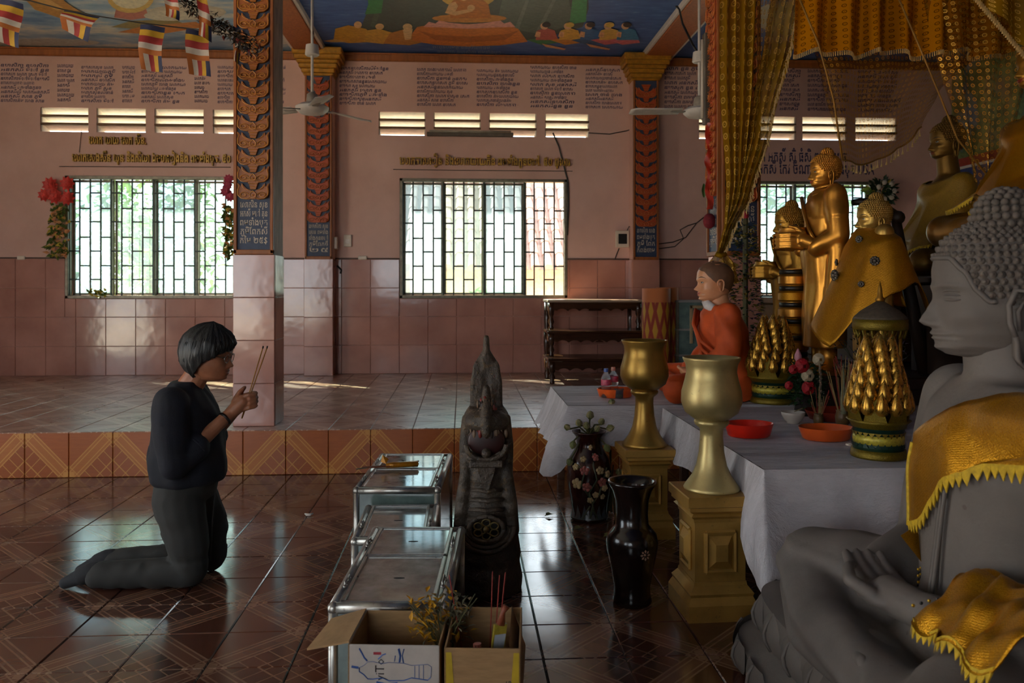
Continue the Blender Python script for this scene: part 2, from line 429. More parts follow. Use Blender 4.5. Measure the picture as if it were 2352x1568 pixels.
# ================================================================== back wall
WIN = [(P(150, 500, YB).x, P(548, 500, YB).x), (P(918, 500, YB).x, P(1303, 500, YB).x), (P(1645, 500, YB).x, P(2010, 500, YB).x)]
WZ0, WZ1 = 1.20, 2.60
VENT = [[(93, 203), (222, 335), (355, 468), (489, 600)], [(870, 977), (996, 1104), (1123, 1232), (1252, 1353)], [(1605, 1708), (1725, 1828), (1843, 1945), (1965, 2060)]]
VZ0, VZ1 = 3.10, 3.375
vx = [[(P(a, 300, YB).x, P(b, 300, YB).x) for a, b in g] for g in VENT]
opens = [(a, b, WZ0, WZ1) for a, b in WIN] + [(a, b, VZ0, VZ1) for g in vx for a, b in g]
XL, XR = -6.6, 5.95
def holed_wall(x0, x1, z0, z1, opens, y0, y1, swap=False):
    xs = sorted({x0, x1} | {o[0] for o in opens} | {o[1] for o in opens}); zs = sorted({z0, z1} | {o[2] for o in opens} | {o[3] for o in opens})
    xs = [x for x in xs if x0 <= x <= x1]; zs = [z for z in zs if z0 <= z <= z1]
    b = MB()
    q = (lambda x, y, z: (y, x, z)) if swap else (lambda x, y, z: (x, y, z))
    for xa, xb in zip(xs, xs[1:]):
        for za, zb in zip(zs, zs[1:]):
            if any(o[0] <= (xa + xb) / 2 <= o[1] and o[2] <= (za + zb) / 2 <= o[3] for o in opens): continue
            for y in (y0, y1): b.add([q(xa, y, za), q(xb, y, za), q(xb, y, zb), q(xa, y, zb)], [(0, 1, 2, 3)])
    for a, c, d, e in opens + [(x0, x1, z0, z1)]:
        p = [(a, d), (c, d), (c, e), (a, e)]
        for i in range(4):
            (xa, za), (xb, zb) = p[i], p[(i + 1) % 4]; b.add([q(xa, y0, za), q(xb, y0, za), q(xb, y1, zb), q(xa, y1, zb)], [(0, 1, 2, 3)])
    return b
wb = struct(holed_wall(XL - .2, XR + .2, 0, 4.3, opens, YB, YB + .2).build('wall_back', M_PAINT, fixn=True))
# dado tiles
TD = (1.652 - PZ) / 4
def dpos(x, z):
    for a, b in WIN:
        if z + TD > WZ0 + .05 and x + TD > a and x < b: return None
    return (Vector((x, YB, z)), (pi / 2, 0, 0))
dx0 = P(175, 700, YB).x
xs = [dx0 + TD * k for k in range(-5, 36) if XL < dx0 + TD * k < XR - TD]
tiles(wb, 'dado_tile', M_DADO, xs, [PZ + TD * k for k in range(4)], TD, TD, .012, dpos, 160)
cut = MB()   # cut tiles beside and under the windows
for a, b in WIN:
    for x in xs:
        if x + TD > a and x < b:
            for (p, q) in ((x, min(x + TD, a)), (max(x, b), x + TD)):
                if q - p > .012 and q - p < TD - .001:
                    for k in (2, 3): cut.bbox((p, YB - .012, PZ + TD * k + .002), (q - .002, YB, PZ + TD * (k + 1) - .002), .004)
            p, q = max(x, a), min(x + TD, b)
            if q - p > .02: cut.bbox((p + .001, YB - .012, PZ + TD * 2 + .002), (q - .001, YB, WZ0 - .005), .004)
            
cut.build('cut_dado_tile', M_DADO, wb)
MB().bbox((XL, YB - .014, 1.653), (WIN[0][0], YB, 1.668), .003).bbox((WIN[0][1], YB - .014, 1.653), (WIN[1][0], YB, 1.668), .003).bbox((WIN[1][1], YB - .014, 1.653), (WIN[2][0], YB, 1.668), .003).bbox((WIN[2][1], YB - .014, 1.653), (XR, YB, 1.668), .003).build('dado_edge_strip', pm('dark_edge_strip', '#4a3329', .6), wb)
struct(MB().bbox((XL, YB - .05, 3.955), (XR, YB, 4.035), .01).bbox((XL, YB - .065, 4.02), (XR, YB, 4.045), .006).build('trim_1', M_TRIM))
# other walls (front and side walls have open windows and doors like the back wall)
fo = [(-5.8, -3.6, .4, 3.0), (-2.6, -.8, 1.2, 2.5)]
struct(holed_wall(XL - .2, XR + .2, 0, 4.3, fo, -2.9, -3.05).build('wall_front', M_PAINT, fixn=True))
lo = [(1.2, 3.8, .0, 3.0)]
struct(holed_wall(-3.05, YB + .2, 0, 4.3, lo, XL, XL - .15, True).build('wall_left', M_PAINT, fixn=True))
for a, b, c, d in fo: portal(((a + b) / 2, -2.97, (c + d) / 2), (pi / 2, 0, pi), b - a, d - c)
for a, b, c, d in lo: portal((XL - .07, (a + b) / 2, (c + d) / 2), (pi / 2, 0, -pi / 2), b - a, d - c)
for a, b in WIN: portal(((a + b) / 2, YB + .22, (WZ0 + WZ1) / 2), (-pi / 2, 0, 0), b - a, WZ1 - WZ0)
M_MURAL = MT('painted_landscape_mural'); v_ = M_MURAL.coord('World'); n1 = M_MURAL.noise(v_, 1.6, 6, .6); n2 = M_MURAL.noise(v_, 7, 5, .7)
c_ = M_MURAL.ramp(n1, [(.3, lin('#30415e')), (.42, lin('#56708a')), (.5, lin('#3c5a34')), (.6, lin('#7c8a4c')), (.72, lin('#8a6f58'))])
c_ = M_MURAL.mix(n2.gt(.55) * .6, c_, lin('#24381f')); M_MURAL = M_MURAL.fin(c_, .6)
wr = struct(MB().box((XR, -3.05, 0), (XR + .15, YB + .2, 4.3)).build('wall_right', M_PAINT))
MB().box((XR - .012, 2, 2.86), (XR, YB - .01, 4.3)).build('landscape_mural', M_MURAL, wr)
rb = MB(); rb.cur = 0; rb.bbox((XR - .03, 2, 2.76), (XR, YB, 2.86), .006); rb.cur = 1; rb.bbox((XR - .035, 2, 2.73), (XR, YB, 2.76), .004); rb.cur = 2; rb.bbox((XR - .02, 2, 2.5), (XR, YB, 2.73), .004)
rb.build('painted_border', [pm('red_border_paint', '#8c2a20', .5), M_WHITE, pm('blue_border_paint', '#2b3d6e', .5)], wr)
struct(MB().bbox((XR - .05, 2, 3.955), (XR, YB, 4.035), .01).build('trim_2', M_TRIM))
# ================================================================== ceiling and its painting
M_SKY = MT('painted_ceiling_sky'); v_ = M_SKY.coord('World'); n1 = M_SKY.noise(v_, 1.5, 6, .6, (1, 2.2, 1)); n2 = M_SKY.noise(v_, 5, 4, .6, (1, 3, 1)); cx = M_SKY.xyz(v_)
deep = M_SKY.ramp(n2, [(.3, lin('#33508a')), (.62, lin('#4668a2')), (.8, lin('#7d98ba'))])
pale = M_SKY.ramp(n1, [(.3, lin('#547aa6')), (.48, lin('#93aec4')), (.6, lin('#dcd8c8')), (.75, lin('#8499b0'))])
M_SKY = M_SKY.fin(M_SKY.mix(cx[0].lt(-1.7), deep, pale), .6)
ce = struct(MB().box((XL - .2, -3.05, CZ + .02), (XR + .2, YB + .2, CZ + .15)).build('ceiling', M_SKY))
M_TERRA = pm('terracotta_ceiling_beam', '#9c5426', .6, var=.35, scale=60, bump=.2)
for i, (a, b) in enumerate(((691, 744), (1477, 1527))):
    xa, xb = P(a, 124, YB).x, P(b, 124, YB).x
    q = MB(); q.cur = 0; q.bbox((xa - .02, .5, CZ - .05), (xb + .02, YB, CZ + .03), .006); q.cur = 1
    q.bbox((xa - .055, .5, CZ - .035), (xa - .02, YB, CZ + .03), .006); q.bbox((xb + .02, .5, CZ - .035), (xb + .055, YB, CZ + .03), .006)
    struct(q.build('beam_%d' % (i + 1), [M_TERRA, M_WHITE]))
PCOL = {}
def pcol(h): return pm('mural_' + h.strip('#'), h, .6, var=.22, scale=25)
layer = [0]
def paint(parent, name, polys):
    """flat painted shapes on the ceiling plane: [(hex, outline)]"""
    b = MB(); ms = []
    for h, out in polys:
        if h not in ms: ms.append(h)
        layer[0] += 1; z = CZ + .0185 - .00018 * (layer[0] % 60)
        b.add([G(x, y, z) for x, y in out], [tuple(range(len(out)))], ms.index(h))
    return b.build(name, [pcol(h) for h in ms], parent)
def el(cx, cy, rx, ry, n=18, rot=0, a0=0, a1=2 * pi):
    return [(cx + rx * cos(a0 + (a1 - a0) * k / n) * cos(rot) - ry * sin(a0 + (a1 - a0) * k / n) * sin(rot), cy + rx * cos(a0 + (a1 - a0) * k / n) * sin(rot) + ry * sin(a0 + (a1 - a0) * k / n) * cos(rot)) for k in range(n)]
paint(ce, 'painted_aura', [('#3c4740', [(828, 66), (846, 20), (850, -60), (1350, -60), (1352, 20), (1338, 62), (1230, 92), (1080, 98), (930, 92)]),
    ('#566257', [(1140, 60), (1160, -30), (1300, -30), (1318, 52), (1250, 80)]), ('#465548', [(850, 60), (870, 0), (880, 0), (862, 64)]), ('#6a766a', [(1180, 70), (1220, -30), (1226, -30), (1190, 72)]), ('#6a766a', [(1230, 74), (1285, -30), (1292, -30), (1240, 74)])])
paint(ce, 'painted_green_ribbon', [('#2f7a44', [(842, -30), (884, -30), (876, 30), (838, 33), (846, 10)]), ('#3f8f56', [(1318, -30), (1350, -30), (1346, 50), (1308, 56)])])
paint(ce, 'painted_lotus_throne', [('#c97328', [(935, 92), (958, 62), (1000, 55), (1160, 55), (1190, 66), (1212, 96), (1150, 104), (1075, 107), (1000, 103)]),
    ('#a85a1c', [(960, 70), (1000, 80), (1080, 84), (1160, 79), (1195, 68), (1160, 92), (1080, 97), (1000, 92)]),
    ('#dd9a8c', [(972, 62), (985, 50), (1000, 54), (1010, 46), (1030, 52), (1075, 56), (1120, 52), (1148, 46), (1158, 54), (1172, 50), (1184, 62), (1140, 63), (1075, 66), (1015, 63)])])
paint(ce, 'painted_seated_figure', [('#d8a94a', el(1075, -6, 62, 24)), ('#b8663a', el(1075, -10, 40, 18)), ('#c98436', el(1078, 42, 86, 10)), ('#c0701f', [(1035, 42), (1030, 12), (1050, -8), (1100, -8), (1122, 10), (1128, 42)]),
    ('#d9a56c', [(1022, 30), (1032, 8), (1046, 4), (1052, 14), (1046, 26), (1085, 20), (1086, 26), (1045, 36)]), ('#d9a56c', el(1082, 18, 9, 7)), ('#e0b070', el(1065, -14, 14, 16))])
paint(ce, 'painted_kneeling_monk', [('#c8902c', [(766, 92), (770, 66), (800, 58), (840, 66), (862, 84), (866, 96), (800, 99)]), ('#e0b27a', el(822, 57, 9, 8)), ('#caa060', [(742, 94), (770, 90), (800, 97), (760, 97)])])
paint(ce, 'painted_kneeling_monk', [('#cf9a36', [(835, 96), (842, 70), (870, 66), (905, 76), (918, 92), (880, 101)]), ('#e0b27a', el(872, 61, 10, 7))])
paint(ce, 'painted_kneeling_monk', [('#b9792a', [(880, 100), (896, 76), (925, 68), (945, 72), (948, 92), (968, 98), (940, 104)]), ('#e3bb84', el(936, 62, 11, 8)), ('#e3bb84', [(925, 68), (948, 66), (944, 90), (930, 92)])])
def worshipper(x, robe, skirt, hair, leg):
    return [(skirt, [(x - 44, 92), (x - 20, 88), (x + 26, 90), (x + 30, 98), (x - 10, 103)]), (robe, [(x - 24, 92), (x - 20, 70), (x, 64), (x + 20, 70), (x + 28, 92)]),
            ('#dfa779', [(x - 26, 84), (x - 22, 72), (x - 12, 74), (x - 14, 86)]), ('#e2b084', el(x - 4, 60, 9, 8)), (hair, el(x + 1, 57, 10, 6)), ('#cf9468', [(x - 10, 100), (x + 20, 106), (x + 46, 112), (x + 42, 115), (x, 108)] if leg else el(x - 18, 80, 3, 5))]
paint(ce, 'painted_worshipper', worshipper(1254, '#b5564a', '#3f7a4a', '#2a1c18', 1))
paint(ce, 'painted_worshipper', worshipper(1308, '#d8a23c', '#c77f2a', '#d8b04a', 0))
paint(ce, 'painted_worshipper', worshipper(1356, '#37679a', '#34577c', '#2a1c18', 1))
paint(ce, 'painted_worshipper', worshipper(1400, '#d9a94c', '#c9626a', '#d8b04a', 0))
paint(ce, 'painted_worshipper', worshipper(1440, '#3f7fa8', '#d87078', '#241a18', 0))
paint(ce, 'painted_flying_figure', [('#b98230', [(40, -20), (110, -30), (160, 12), (205, 38), (212, 58), (150, 46), (80, 22)]), ('#d9a75c', [(60, -10), (100, -10), (150, 22), (130, 24)])])
paint(ce, 'painted_haloed_figure', [('#d8b25a', el(300, -6, 54, 36)), ('#e8dcb8', el(300, -8, 44, 28)), ('#b66a58', [(262, 40), (268, 14), (300, 6), (334, 16), (342, 40), (300, 46)]), ('#dca878', el(300, 6, 18, 16)), ('#8a7a44', [(255, 62), (300, 48), (400, 44), (430, 58), (350, 70)]), ('#c47a34', [(270, 74), (330, 60), (450, 50), (470, 62), (360, 80)])])
paint(ce, 'painted_cloud', [('#c9bfa8', el(430, 28, 90, 18)), ('#d8cfb8', el(390, 36, 60, 12)), ('#b5b4aa', el(110, 98, 120, 9))])
paint(ce, 'painted_cloud', [('#c2b394', el(1790, 40, 60, 34)), ('#d8c8a4', el(1800, 60, 40, 20))])
# ceiling captions (pale letters read from below)
for (x0, x1, y, s) in ((995, 1125, 112, 'ព្រះពុទ្ធបរមគ្រូ ទ្រង់សំដែងធម៌'), (1005, 1150, 122, 'ឧបាសក ឧបាសិកា ព្រមទាំងបុត្រ')):
    a, c = G(x0, y, CZ), G(x1, y, CZ); t = text_mb(s, .16, c.x - a.x)
    b = MB(); b.add([(a.x + v[0], a.y - v[2], CZ + .006) for v in t.v], t.f); b.build('caption', pcol('#7f90a6'), ce)
# ================================================================== lettering on the back wall
WORDS = ['ឧបាសក', 'ឧបាសិកា', 'លោក', 'លោកយាយ', 'លោកតា', 'ព្រមទាំងកូនចៅ', 'អ្នកស្រី', 'គឹម', 'សុខ', 'ហេង', 'សាន', 'លី', 'ចាន់', 'ជូន', 'ភូមិ', 'ព្រមទាំងបុត្រ', 'នួន', 'សេក', 'ម៉ៅ']
def line(n):
    s = R.choice(['ឧបាសក', 'ឧបាសិកា', 'លោកយាយ', 'លោក', 'អ្នកស្រី']); k = 0
    while len(s) < n: s += (' ' if R.random() < .55 else '') + R.choice(WORDS)
    return s.replace('\u17d2', '')[:n + 3]
def inscription(x0, x1, y0, y1, n, full=.9):
    a, b = P(x0, y0, YB), P(x1, y1, YB); w = b.x - a.x; sp = (a.z - b.z) / n
    b_ = MB(); z = a.z
    for i in range(n):
        wl = w * (full - .3 * R.random() * (1 if i % 3 else .3)); t = text_mb(line(int(17 * w / .68)), sp * .98, wl, shear=.12, bold=sp * .02)
        b_.add([(a.x + v[0] + z * 0, YB - .003, z - sp * .75 + v[2]) for v in t.v], t.f); z -= sp
    o = b_.build('inscription', M_INK, wb)
for q in ((2, 128, 145, 238, 9), (132, 182, 146, 236, 8, .8), (187, 276, 150, 238, 9), (281, 318, 150, 238, 8, .8), (325, 442, 150, 239, 9), (447, 492, 155, 238, 8, .8), (500, 545, 150, 240, 9),
          (598, 680, 150, 240, 9, .75), (780, 908, 152, 244, 9), (958, 1092, 155, 247, 9), (1095, 1208, 158, 247, 9), (1218, 1336, 150, 250, 10), (1345, 1440, 156, 252, 10),
          (1526, 1622, 152, 252, 9), (1660, 1760, 156, 255, 9), (1790, 1845, 158, 256, 9), (1855, 1960, 158, 258, 9), (1970, 2080, 160, 260, 9)): inscription(*q)
def raised(px, py, w, s, name, mat, size=.135, extrude=.018, bold=.003):
    a = P(px, py, YB); b = P(px + w, py, YB); t = text_mb(s, size, b.x - a.x, extrude=extrude, bold=bold)
    m = MB(); m.add([(a.x + v[0], YB - .024 + v[1], a.z + v[2]) for v in t.v], t.f); return m.build(name, mat, org=(a.x, YB, a.z), loc=(a.x, YB, a.z))
M_GLET = pm('aged_gold_letter', '#a8822e', .45, .2, var=.4, scale=30)
tag(raised(207, 331, 131, 'លោក យាយ សេក ស៊ិន.', 'raised_lettering', M_GLET), 'short upper line of raised gold letters over the left window', 'lettering', 'raised gold lettering on the back wall')
tag(raised(169, 371, 362, 'លោកសេងស៊ីន យុន និងភរិយា ឯមហៀងនិង ព្រមទាំងបុត្រ. ៥០', 'raised_lettering', M_GLET), 'long lower line of raised gold letters over the left window', 'lettering', 'raised gold lettering on the back wall')
tag(raised(918, 378, 390, 'លោកតាសឿន និងលោកយាយភិន ព្រមទាំងកូនចៅ. ៥០ ដុល្លារ', 'raised_lettering', M_GLET), 'single line of raised gold letters over the middle window', 'lettering', 'raised gold lettering on the back wall')
for (px, py, w, s) in ((1700, 370, 245, 'ឧបាសក អ្នកស្រី ស៊ុំ ធំស្លិ ព្រមទាំងបុត្រ'), (1690, 398, 318, 'លោក អ្នកស្រី កែវ ចំណាន ព្រមទាំងបុត្រ USA')):
    a = P(px, py, YB); b = P(px + w, py, YB); t = text_mb(s, .18, b.x - a.x, bold=.003)
    m = MB(); m.add([(a.x + v[0], YB - .003, a.z + v[2]) for v in t.v], t.f); m.build('painted_lettering', M_INK, wb)
# ================================================================== windows
for i, (a, b) in enumerate(WIN):
    fr = MB(); f = .035
    fr.bbox((a, YB - .015, WZ0), (a + f, YB + .1, WZ1), .004).bbox((b - f, YB - .015, WZ0), (b, YB + .1, WZ1), .004)
    fr.bbox((a, YB - .015, WZ0), (b, YB + .1, WZ0 + f), .004).bbox((a, YB - .015, WZ1 - f), (b, YB + .1, WZ1), .004)
    for k in (1, 2, 3):
        x = a + (b - a) * k / 4; fr.bbox((x - .012, YB + .05, WZ0), (x + .012, YB + .1, WZ1), .003)
    w = struct(fr.build('window_%d' % (i + 1), M_ALU))
    # steel grille: upright bars and staggered rungs
    bar = MB().bbox((-.0085, -.006, 0), (.0085, .006, WZ1 - WZ0 - 2 * f), .002).mesh('bar'); bar.materials.append(M_STEEL)
    p = (b - a - 2 * f) / 16
    rung = MB().bbox((0, -.006, -.0085), (p, .006, .0085), .002).mesh('rung'); rung.materials.append(M_STEEL)
    for k in range(17): inst('bar', bar, w, (a + f + p * k, YB + .02, WZ0 + f))
    for k in range(16):
        for q in ((.119, .367, .619, .863) if k % 2 == 0 else (.252, .5, .745)):
            inst('rung', rung, w, (a + f + p * k, YB + .02, WZ1 - f - q * (WZ1 - WZ0 - 2 * f)))
    # four glazed sashes outside the grille
    for k in range(4):
        if i == 1 and k == 3: continue
        xa = a + f + (b - a - 2 * f) * k / 4; xb = a + f + (b - a - 2 * f) * (k + 1) / 4; s = .028; y = YB + .10 + (.02 if k % 2 else 0)
        sh = MB().bbox((xa, y, WZ0 + f), (xa + s, y + .02, WZ1 - f), .003).bbox((xb - s, y, WZ0 + f), (xb, y + .02, WZ1 - f), .003)
        sh.bbox((xa, y, WZ0 + f), (xb, y + .02, WZ0 + f + s), .003).bbox((xa, y, WZ1 - f - s), (xb, y + .02, WZ1 - f), .003)
        so = sh.build('sash', M_ALU, w)
        MB().box((xa + s, y + .008, WZ0 + f + s), (xb - s, y + .012, WZ1 - f - s)).build('pane', M_FROST if (k in (0, 2) or i == 2) else M_CLEAR, so)
# vents: three slots each, sloping cream blades
for g in vx:
    for a, b in g:
        v = MB(); v.cur = 1
        for k in (1, 2):
            z = VZ0 + (VZ1 - VZ0) * k / 3; v.bbox((a, YB - .01, z - .014), (b, YB + .05, z + .012), .004)
        v.cur = 0
        for k in range(3):
            z = VZ0 + (VZ1 - VZ0) * (k + 1) / 3
            v.add([(a, YB + .03, z), (b, YB + .03, z), (b, YB + .19, z - .05), (a, YB + .19, z - .05), (a, YB + .03, z + .012), (b, YB + .03, z + .012), (b, YB + .19, z - .038), (a, YB + .19, z - .038)], [(3, 2, 1, 0), (4, 5, 6, 7), (2, 3, 7, 6), (0, 1, 5, 4)])
        v.bbox((a - .004, YB + .02, VZ0), (a + .012, YB + .2, VZ1), .003); v.bbox((b - .012, YB + .02, VZ0), (b + .004, YB + .2, VZ1), .003)
        v.build('vent_louvre', [M_VENT, pm('vent_edge_plaster', '#6d5038', .7)], wb)
# ================================================================== carved posts
def spiral(cx, cz, r, t0, turns, n=14, sgn=1):
    return [(cx + sgn * r * (1 - .8 * k / n) * cos(t0 + turns * 2 * pi * k / n), 0, cz + r * (1 - .8 * k / n) * sin(t0 + turns * 2 * pi * k / n)) for k in range(n + 1)]
def motif_mesh(ca, ri):
    """one repeat of the carved scroll: width 1 (x -.5...5), height 1"""
    b = MB(); b.cur = 0
    def plate(o, d=.055): b.prism([(x, 0, z) for x, z in o], (0, -d, 0))
    for s in (-1, 1):
        o = [(.02, .06), (.14, .0), (.32, .02), (.45, .14), (.49, .36), (.47, .62), (.50, .80), (.44, .76), (.38, .62), (.36, .80), (.28, .64), (.2, .52), (.1, .46), (.02, .4)]
        o = [(s * x, z) for x, z in (o if s > 0 else o[::-1])]; plate(o)
    plate([(-.07, .02), (.07, .02), (.11, .2), (0, .42), (-.11, .2)], .075)
    plate([(-.08, .5), (.08, .5), (.13, .74), (.22, 1.0), (-.22, 1.0), (-.13, .74)], .06)
    b.cur = 1
    for s in (-1, 1):
        b.tube([(x, -.082, z) for x, _, z in spiral(s * .28, .22, .15, pi * (1 if s > 0 else 0), 1.4 * -1 if s > 0 else 1.4)], .018, 5)
        b.tube([(s * x, -.082, z) for x, z in ((.08, .1), (.2, .02), (.36, .05), (.46, .2), (.47, .42), (.44, .6), (.47, .78))], [.012, .018, .02, .02, .018, .015, .008], 5)
        b.tube([(s * x, -.082, z) for x, z in ((.13, .45), (.24, .5), (.32, .6), (.33, .72))], .013, 5)
        b.tube([(s * x, -.095, z) for x, z in ((.0, .42), (.1, .25), (.08, .1), (0, .05))], .014, 5)
    for z, h in ((.5, .09), (.62, .11), (.76, .14), (.98, .22)): b.tube([(-h, -.082, z), (h, -.082, z)], .016, 5)
    b.ball((0, -.095, .2), .035, 6, 4)
    me = b.mesh('carved_motif'); me.materials.append(ca); me.materials.append(ri); me.polygons.foreach_set('material_index', b.mi); return me
MOT1, MOT2 = motif_mesh(M_CARVE, M_RIDGE), motif_mesh(M_CARVE2, M_RIDGE2)
def carved(par, M, w, z0, z1, h, mot, text=None, ztext=None, frame=M_TRIM, fw=.022):
    """framed blue board with a column of carved motifs; M maps local (x along face, y out is -, z)"""
    b = MB(); b.box((-w / 2, -.012, ztext or z0), (w / 2, 0, z1)); b2 = MB()
    def put(mb, name, mats):
        o = MB(); o.add([M @ Vector(v) for v in mb.v], mb.f, None); o.mi = mb.mi[:]; return o.build(name, mats, par)
    put(b, 'blue_ground', M_BLUE)
    f = MB(); zb = ztext or z0
    f.bbox((-w / 2 - fw, -.03, zb - .03), (-w / 2, 0, z1), .004).bbox((w / 2, -.03, zb - .03), (w / 2 + fw, 0, z1), .004).bbox((-w / 2 - fw, -.03, zb - .035), (w / 2 + fw, 0, zb), .004)
    put(f, 'panel_frame', frame)
    n = int((z1 - z0) / h); z = z0
    for k in range(n + 1):
        if z + h * 1.2 > z1 + .001: break
        o = inst('carved_motif', mot, par, (0, 0, 0)); o.matrix_local = M @ Matrix.Translation((0, -.012, z)) @ Matrix.Diagonal((w * .98, .35, h * 1.2, 1)); z += h
    if text:
        t = text_mb(text, (z0 - ztext) / (len(text) + .6), w * .82); q = MB()
        q.add([(v[0] - w * .41, -.014, z0 - (z0 - ztext) / (len(text) + .4) * .85 + v[2]) for v in t.v], t.f); put(q, 'inscription', M_PALE)
def pilaster(px0, px1, txt, idx, zt):
    Y = YB - .2; a, b = P(px0, 400, Y).x, P(px1, 400, Y).x; xc = (a + b) / 2; w = b - a
    root = struct(MB().box((a, Y + .012, PZ), (b, YB, 3.98)).build('pilaster_%d' % idx, M_PAINT))
    carved(root, Matrix.Translation((xc, Y + .012, 0)), w - .06, zt, 3.74, .125, MOT2, txt, 1.68, M_TRIM)
    q = MB()
    for k in range(4):
        q.bbox((a - .004, Y - .006, PZ + TD * k + .001), (b + .004, Y + .012, PZ + TD * (k + 1) - .001), .004)
        q.bbox((b - .004, Y + .012, PZ + TD * k + .001), (b + .008, YB - .012, PZ + TD * (k + 1) - .001), .003); q.bbox((a - .008, Y + .012, PZ + TD * k + .001), (a + .004, YB - .012, PZ + TD * (k + 1) - .001), .003)
    q.build('plinth_tile', M_DADO, root)
    c = MB()
    for z0, z1, e in ((3.95, 4.03, .12), (3.90, 3.955, .105), (3.86, 3.905, .075), (3.81, 3.865, .055), (3.76, 3.815, .03), (3.73, 3.765, .012)):
        c.bbox((a - e, Y - e - .01, z0), (b + e, YB, z1), .012)
    c.build('capital', M_GOLDP, root)
pilaster(699, 764, ['ឧបាសិកា សុខ', 'សេន ព្រមទាំង', 'ទាំងកូនចៅ', 'ភូមិព្រែកថ្មី', '២៥'], 1, 2.06)
pilaster(1453, 1514, ['ឧបាសិកា ហេង', 'ព្រមទាំងបុត្រ', 'ភូមិ ព្រែក', 'កំពង់ចាម'], 2, 2.03)
def column(xa, xb, ya, yb, idx, txt, left=False):
    root = struct(MB().box((xa, ya + .012, PZ), (xb, yb, 4.2)).build('column_%d' % idx, M_WEATHER))
    zp = 1.575; w = xb - xa; xc = (xa + xb) / 2
    carved(root, Matrix.Translation((xc, ya + .012, 0)), w - .05, zp + .40, 4.15, .124, MOT1 if not left else MOT2, txt, zp + .035, M_TRIM, .024)
    if left:
        carved(root, Matrix.Translation((xa, (ya + yb) / 2, 0)) @ Matrix.Rotation(-pi / 2, 4, 'Z'), yb - ya - .06, zp + .46, 4.15, .124, MOT2, ['លោក ជូន', 'យាយ លី', 'ម៉ៅ សាន', '២០១៤', 'ភូមិថ្មី'], zp + .035, M_TRIM, .02)
    th = (zp - PZ) / 4
    for k in range(4):
        z = PZ + th * k
        MB().bbox((xa - .006, ya - .006, z + .001), (xb + .006, ya + .012, z + th - .001), .004).build('plinth_tile', M_DADO, root)
        MB().bbox((xb, ya + .012, z + .001), (xb + .008, yb, z + th - .001), .003).build('plinth_tile', M_DADO, root)
        MB().bbox((xa - .008, ya + .012, z + .001), (xa, yb, z + th - .001), .003).build('plinth_tile', M_DADO, root)
    return root
xa, xb = P(537, 900, 6.08).x, P(629, 900, 6.08).x
column(xa, xb, 6.08, 6.38, 1, ['លោកវ៉ិន សុខ', 'អ្នកស្រី មៅ គុន', 'ព្រមទាំងបុត្រ', 'ភូមិព្រែកស្ដី', 'កម្លៃ ២៥$'])
xa = P(1657, 500, 6.08).x
COLX = xa
column(xa, xa + .3, 6.08, 6.38, 2, ['លោក ជូន', 'អ្នកស្រី លី', 'ភូមិ ព្រែក', '២៥$'], True)
# ================================================================== outdoors
M_GROUND = pm('pale_yard_soil', '#d9d2c2', .9, var=.15, scale=.6, coord='World')
struct(MB().box((-40, YB + .2, -.5), (40, 60, -.4)).build('ground', M_GROUND)); struct(MB().box((-40, -40, -.52), (40, -3.05, -.42)).build('ground', M_GROUND)); struct(MB().box((-40, -3.05, -.51), (XL - .15, YB + .2, -.41)).build('ground', M_GROUND))
ev = MB().bbox((-9, YB + .2, 4.28), (8, YB + 1.55, 4.36), .01).bbox((-9, YB + 1.5, 4.12), (8, YB + 1.58, 4.36), .01)
struct(ev.build('roof_eave', M_WHITE))
struct(MB().box((-8, -4.2, 4.3), (8, YB + .4, 4.4)).build('roof_slab', M_WHITE))
M_LEAF = [pm('leaf_green_a', '#5f8a34', .6, var=.35, scale=3, Transmission_Weight=0.0), pm('leaf_green_b', '#86a84e', .6, var=.3, scale=3), pm('leaf_green_c', '#3f6b2c', .6, var=.3, scale=3)]
M_BARK = pm('bark', '#5b4635', .8)
def tree(name, loc, h, r, n, label, group=None, dense=1.0):
    t = thing(name, label, 'tree', loc, 0, group); b = MB(); b.tube([(0, 0, 0), (.05, 0, h * .4), (0, .05, h * .75)], [.1, .08, .04], 8)
    for k in range(6): a = k * 1.1; b.tube([(.02, 0, h * (.35 + .06 * k)), (cos(a) * r * .6, sin(a) * r * .5, h * (.55 + .06 * k))], [.04, .012], 5)
    b.build('trunk', M_BARK, t, True); c = MB()
    for k in range(n):
        a, e, q = R.uniform(0, 2 * pi), R.uniform(-1, 1), R.random() ** .5
        p = Vector((cos(a) * r * q * sqrt(1 - e * e * .6), sin(a) * r * q * sqrt(1 - e * e * .6), h * .68 + e * h * .36 * q)); c.cur = R.choice((0, 0, 1, 2))
        c.leaf(p, (R.uniform(-1, 1), R.uniform(-1, 1), R.uniform(-.8, .5)), (0, 0, 1), R.uniform(.14, .26), R.uniform(.035, .06))
    c.build('foliage', M_LEAF, t)
tree('yard_tree', (-4.9, 13.2, -.42), 3.6, 1.1, 1500, 'leafy green tree in the yard behind the left half of the flower-hung window', 'yard trees')
tree('yard_tree', (-2.6, 13.4, -.42), 4.0, 1.0, 1500, 'leafy tree in the yard behind the right half of the flower-hung window', 'yard trees')
tree('yard_shrub', (.55, 12.6, -.42), 1.75, .42, 700, 'bright green yard shrub seen through the second sash of the middle window', 'yard trees')
tree('yard_tree', (5.6, 13.2, -.42), 4.0, 1.2, 1200, 'yard tree beyond the window behind the gold statues', 'yard trees')
M_RT = pm('faded_brown_roof_tile', '#a08478', .8, var=.25, scale=9)
h_ = thing('neighbour_house', 'tile-roofed house seen through the middle window', 'house', (.2, 18, -.42))
MB().box((-3.2, 0, 0), (3.0, 4, 2.3)).build('wall', pm('house_wall', '#cbb89a', .8), h_)
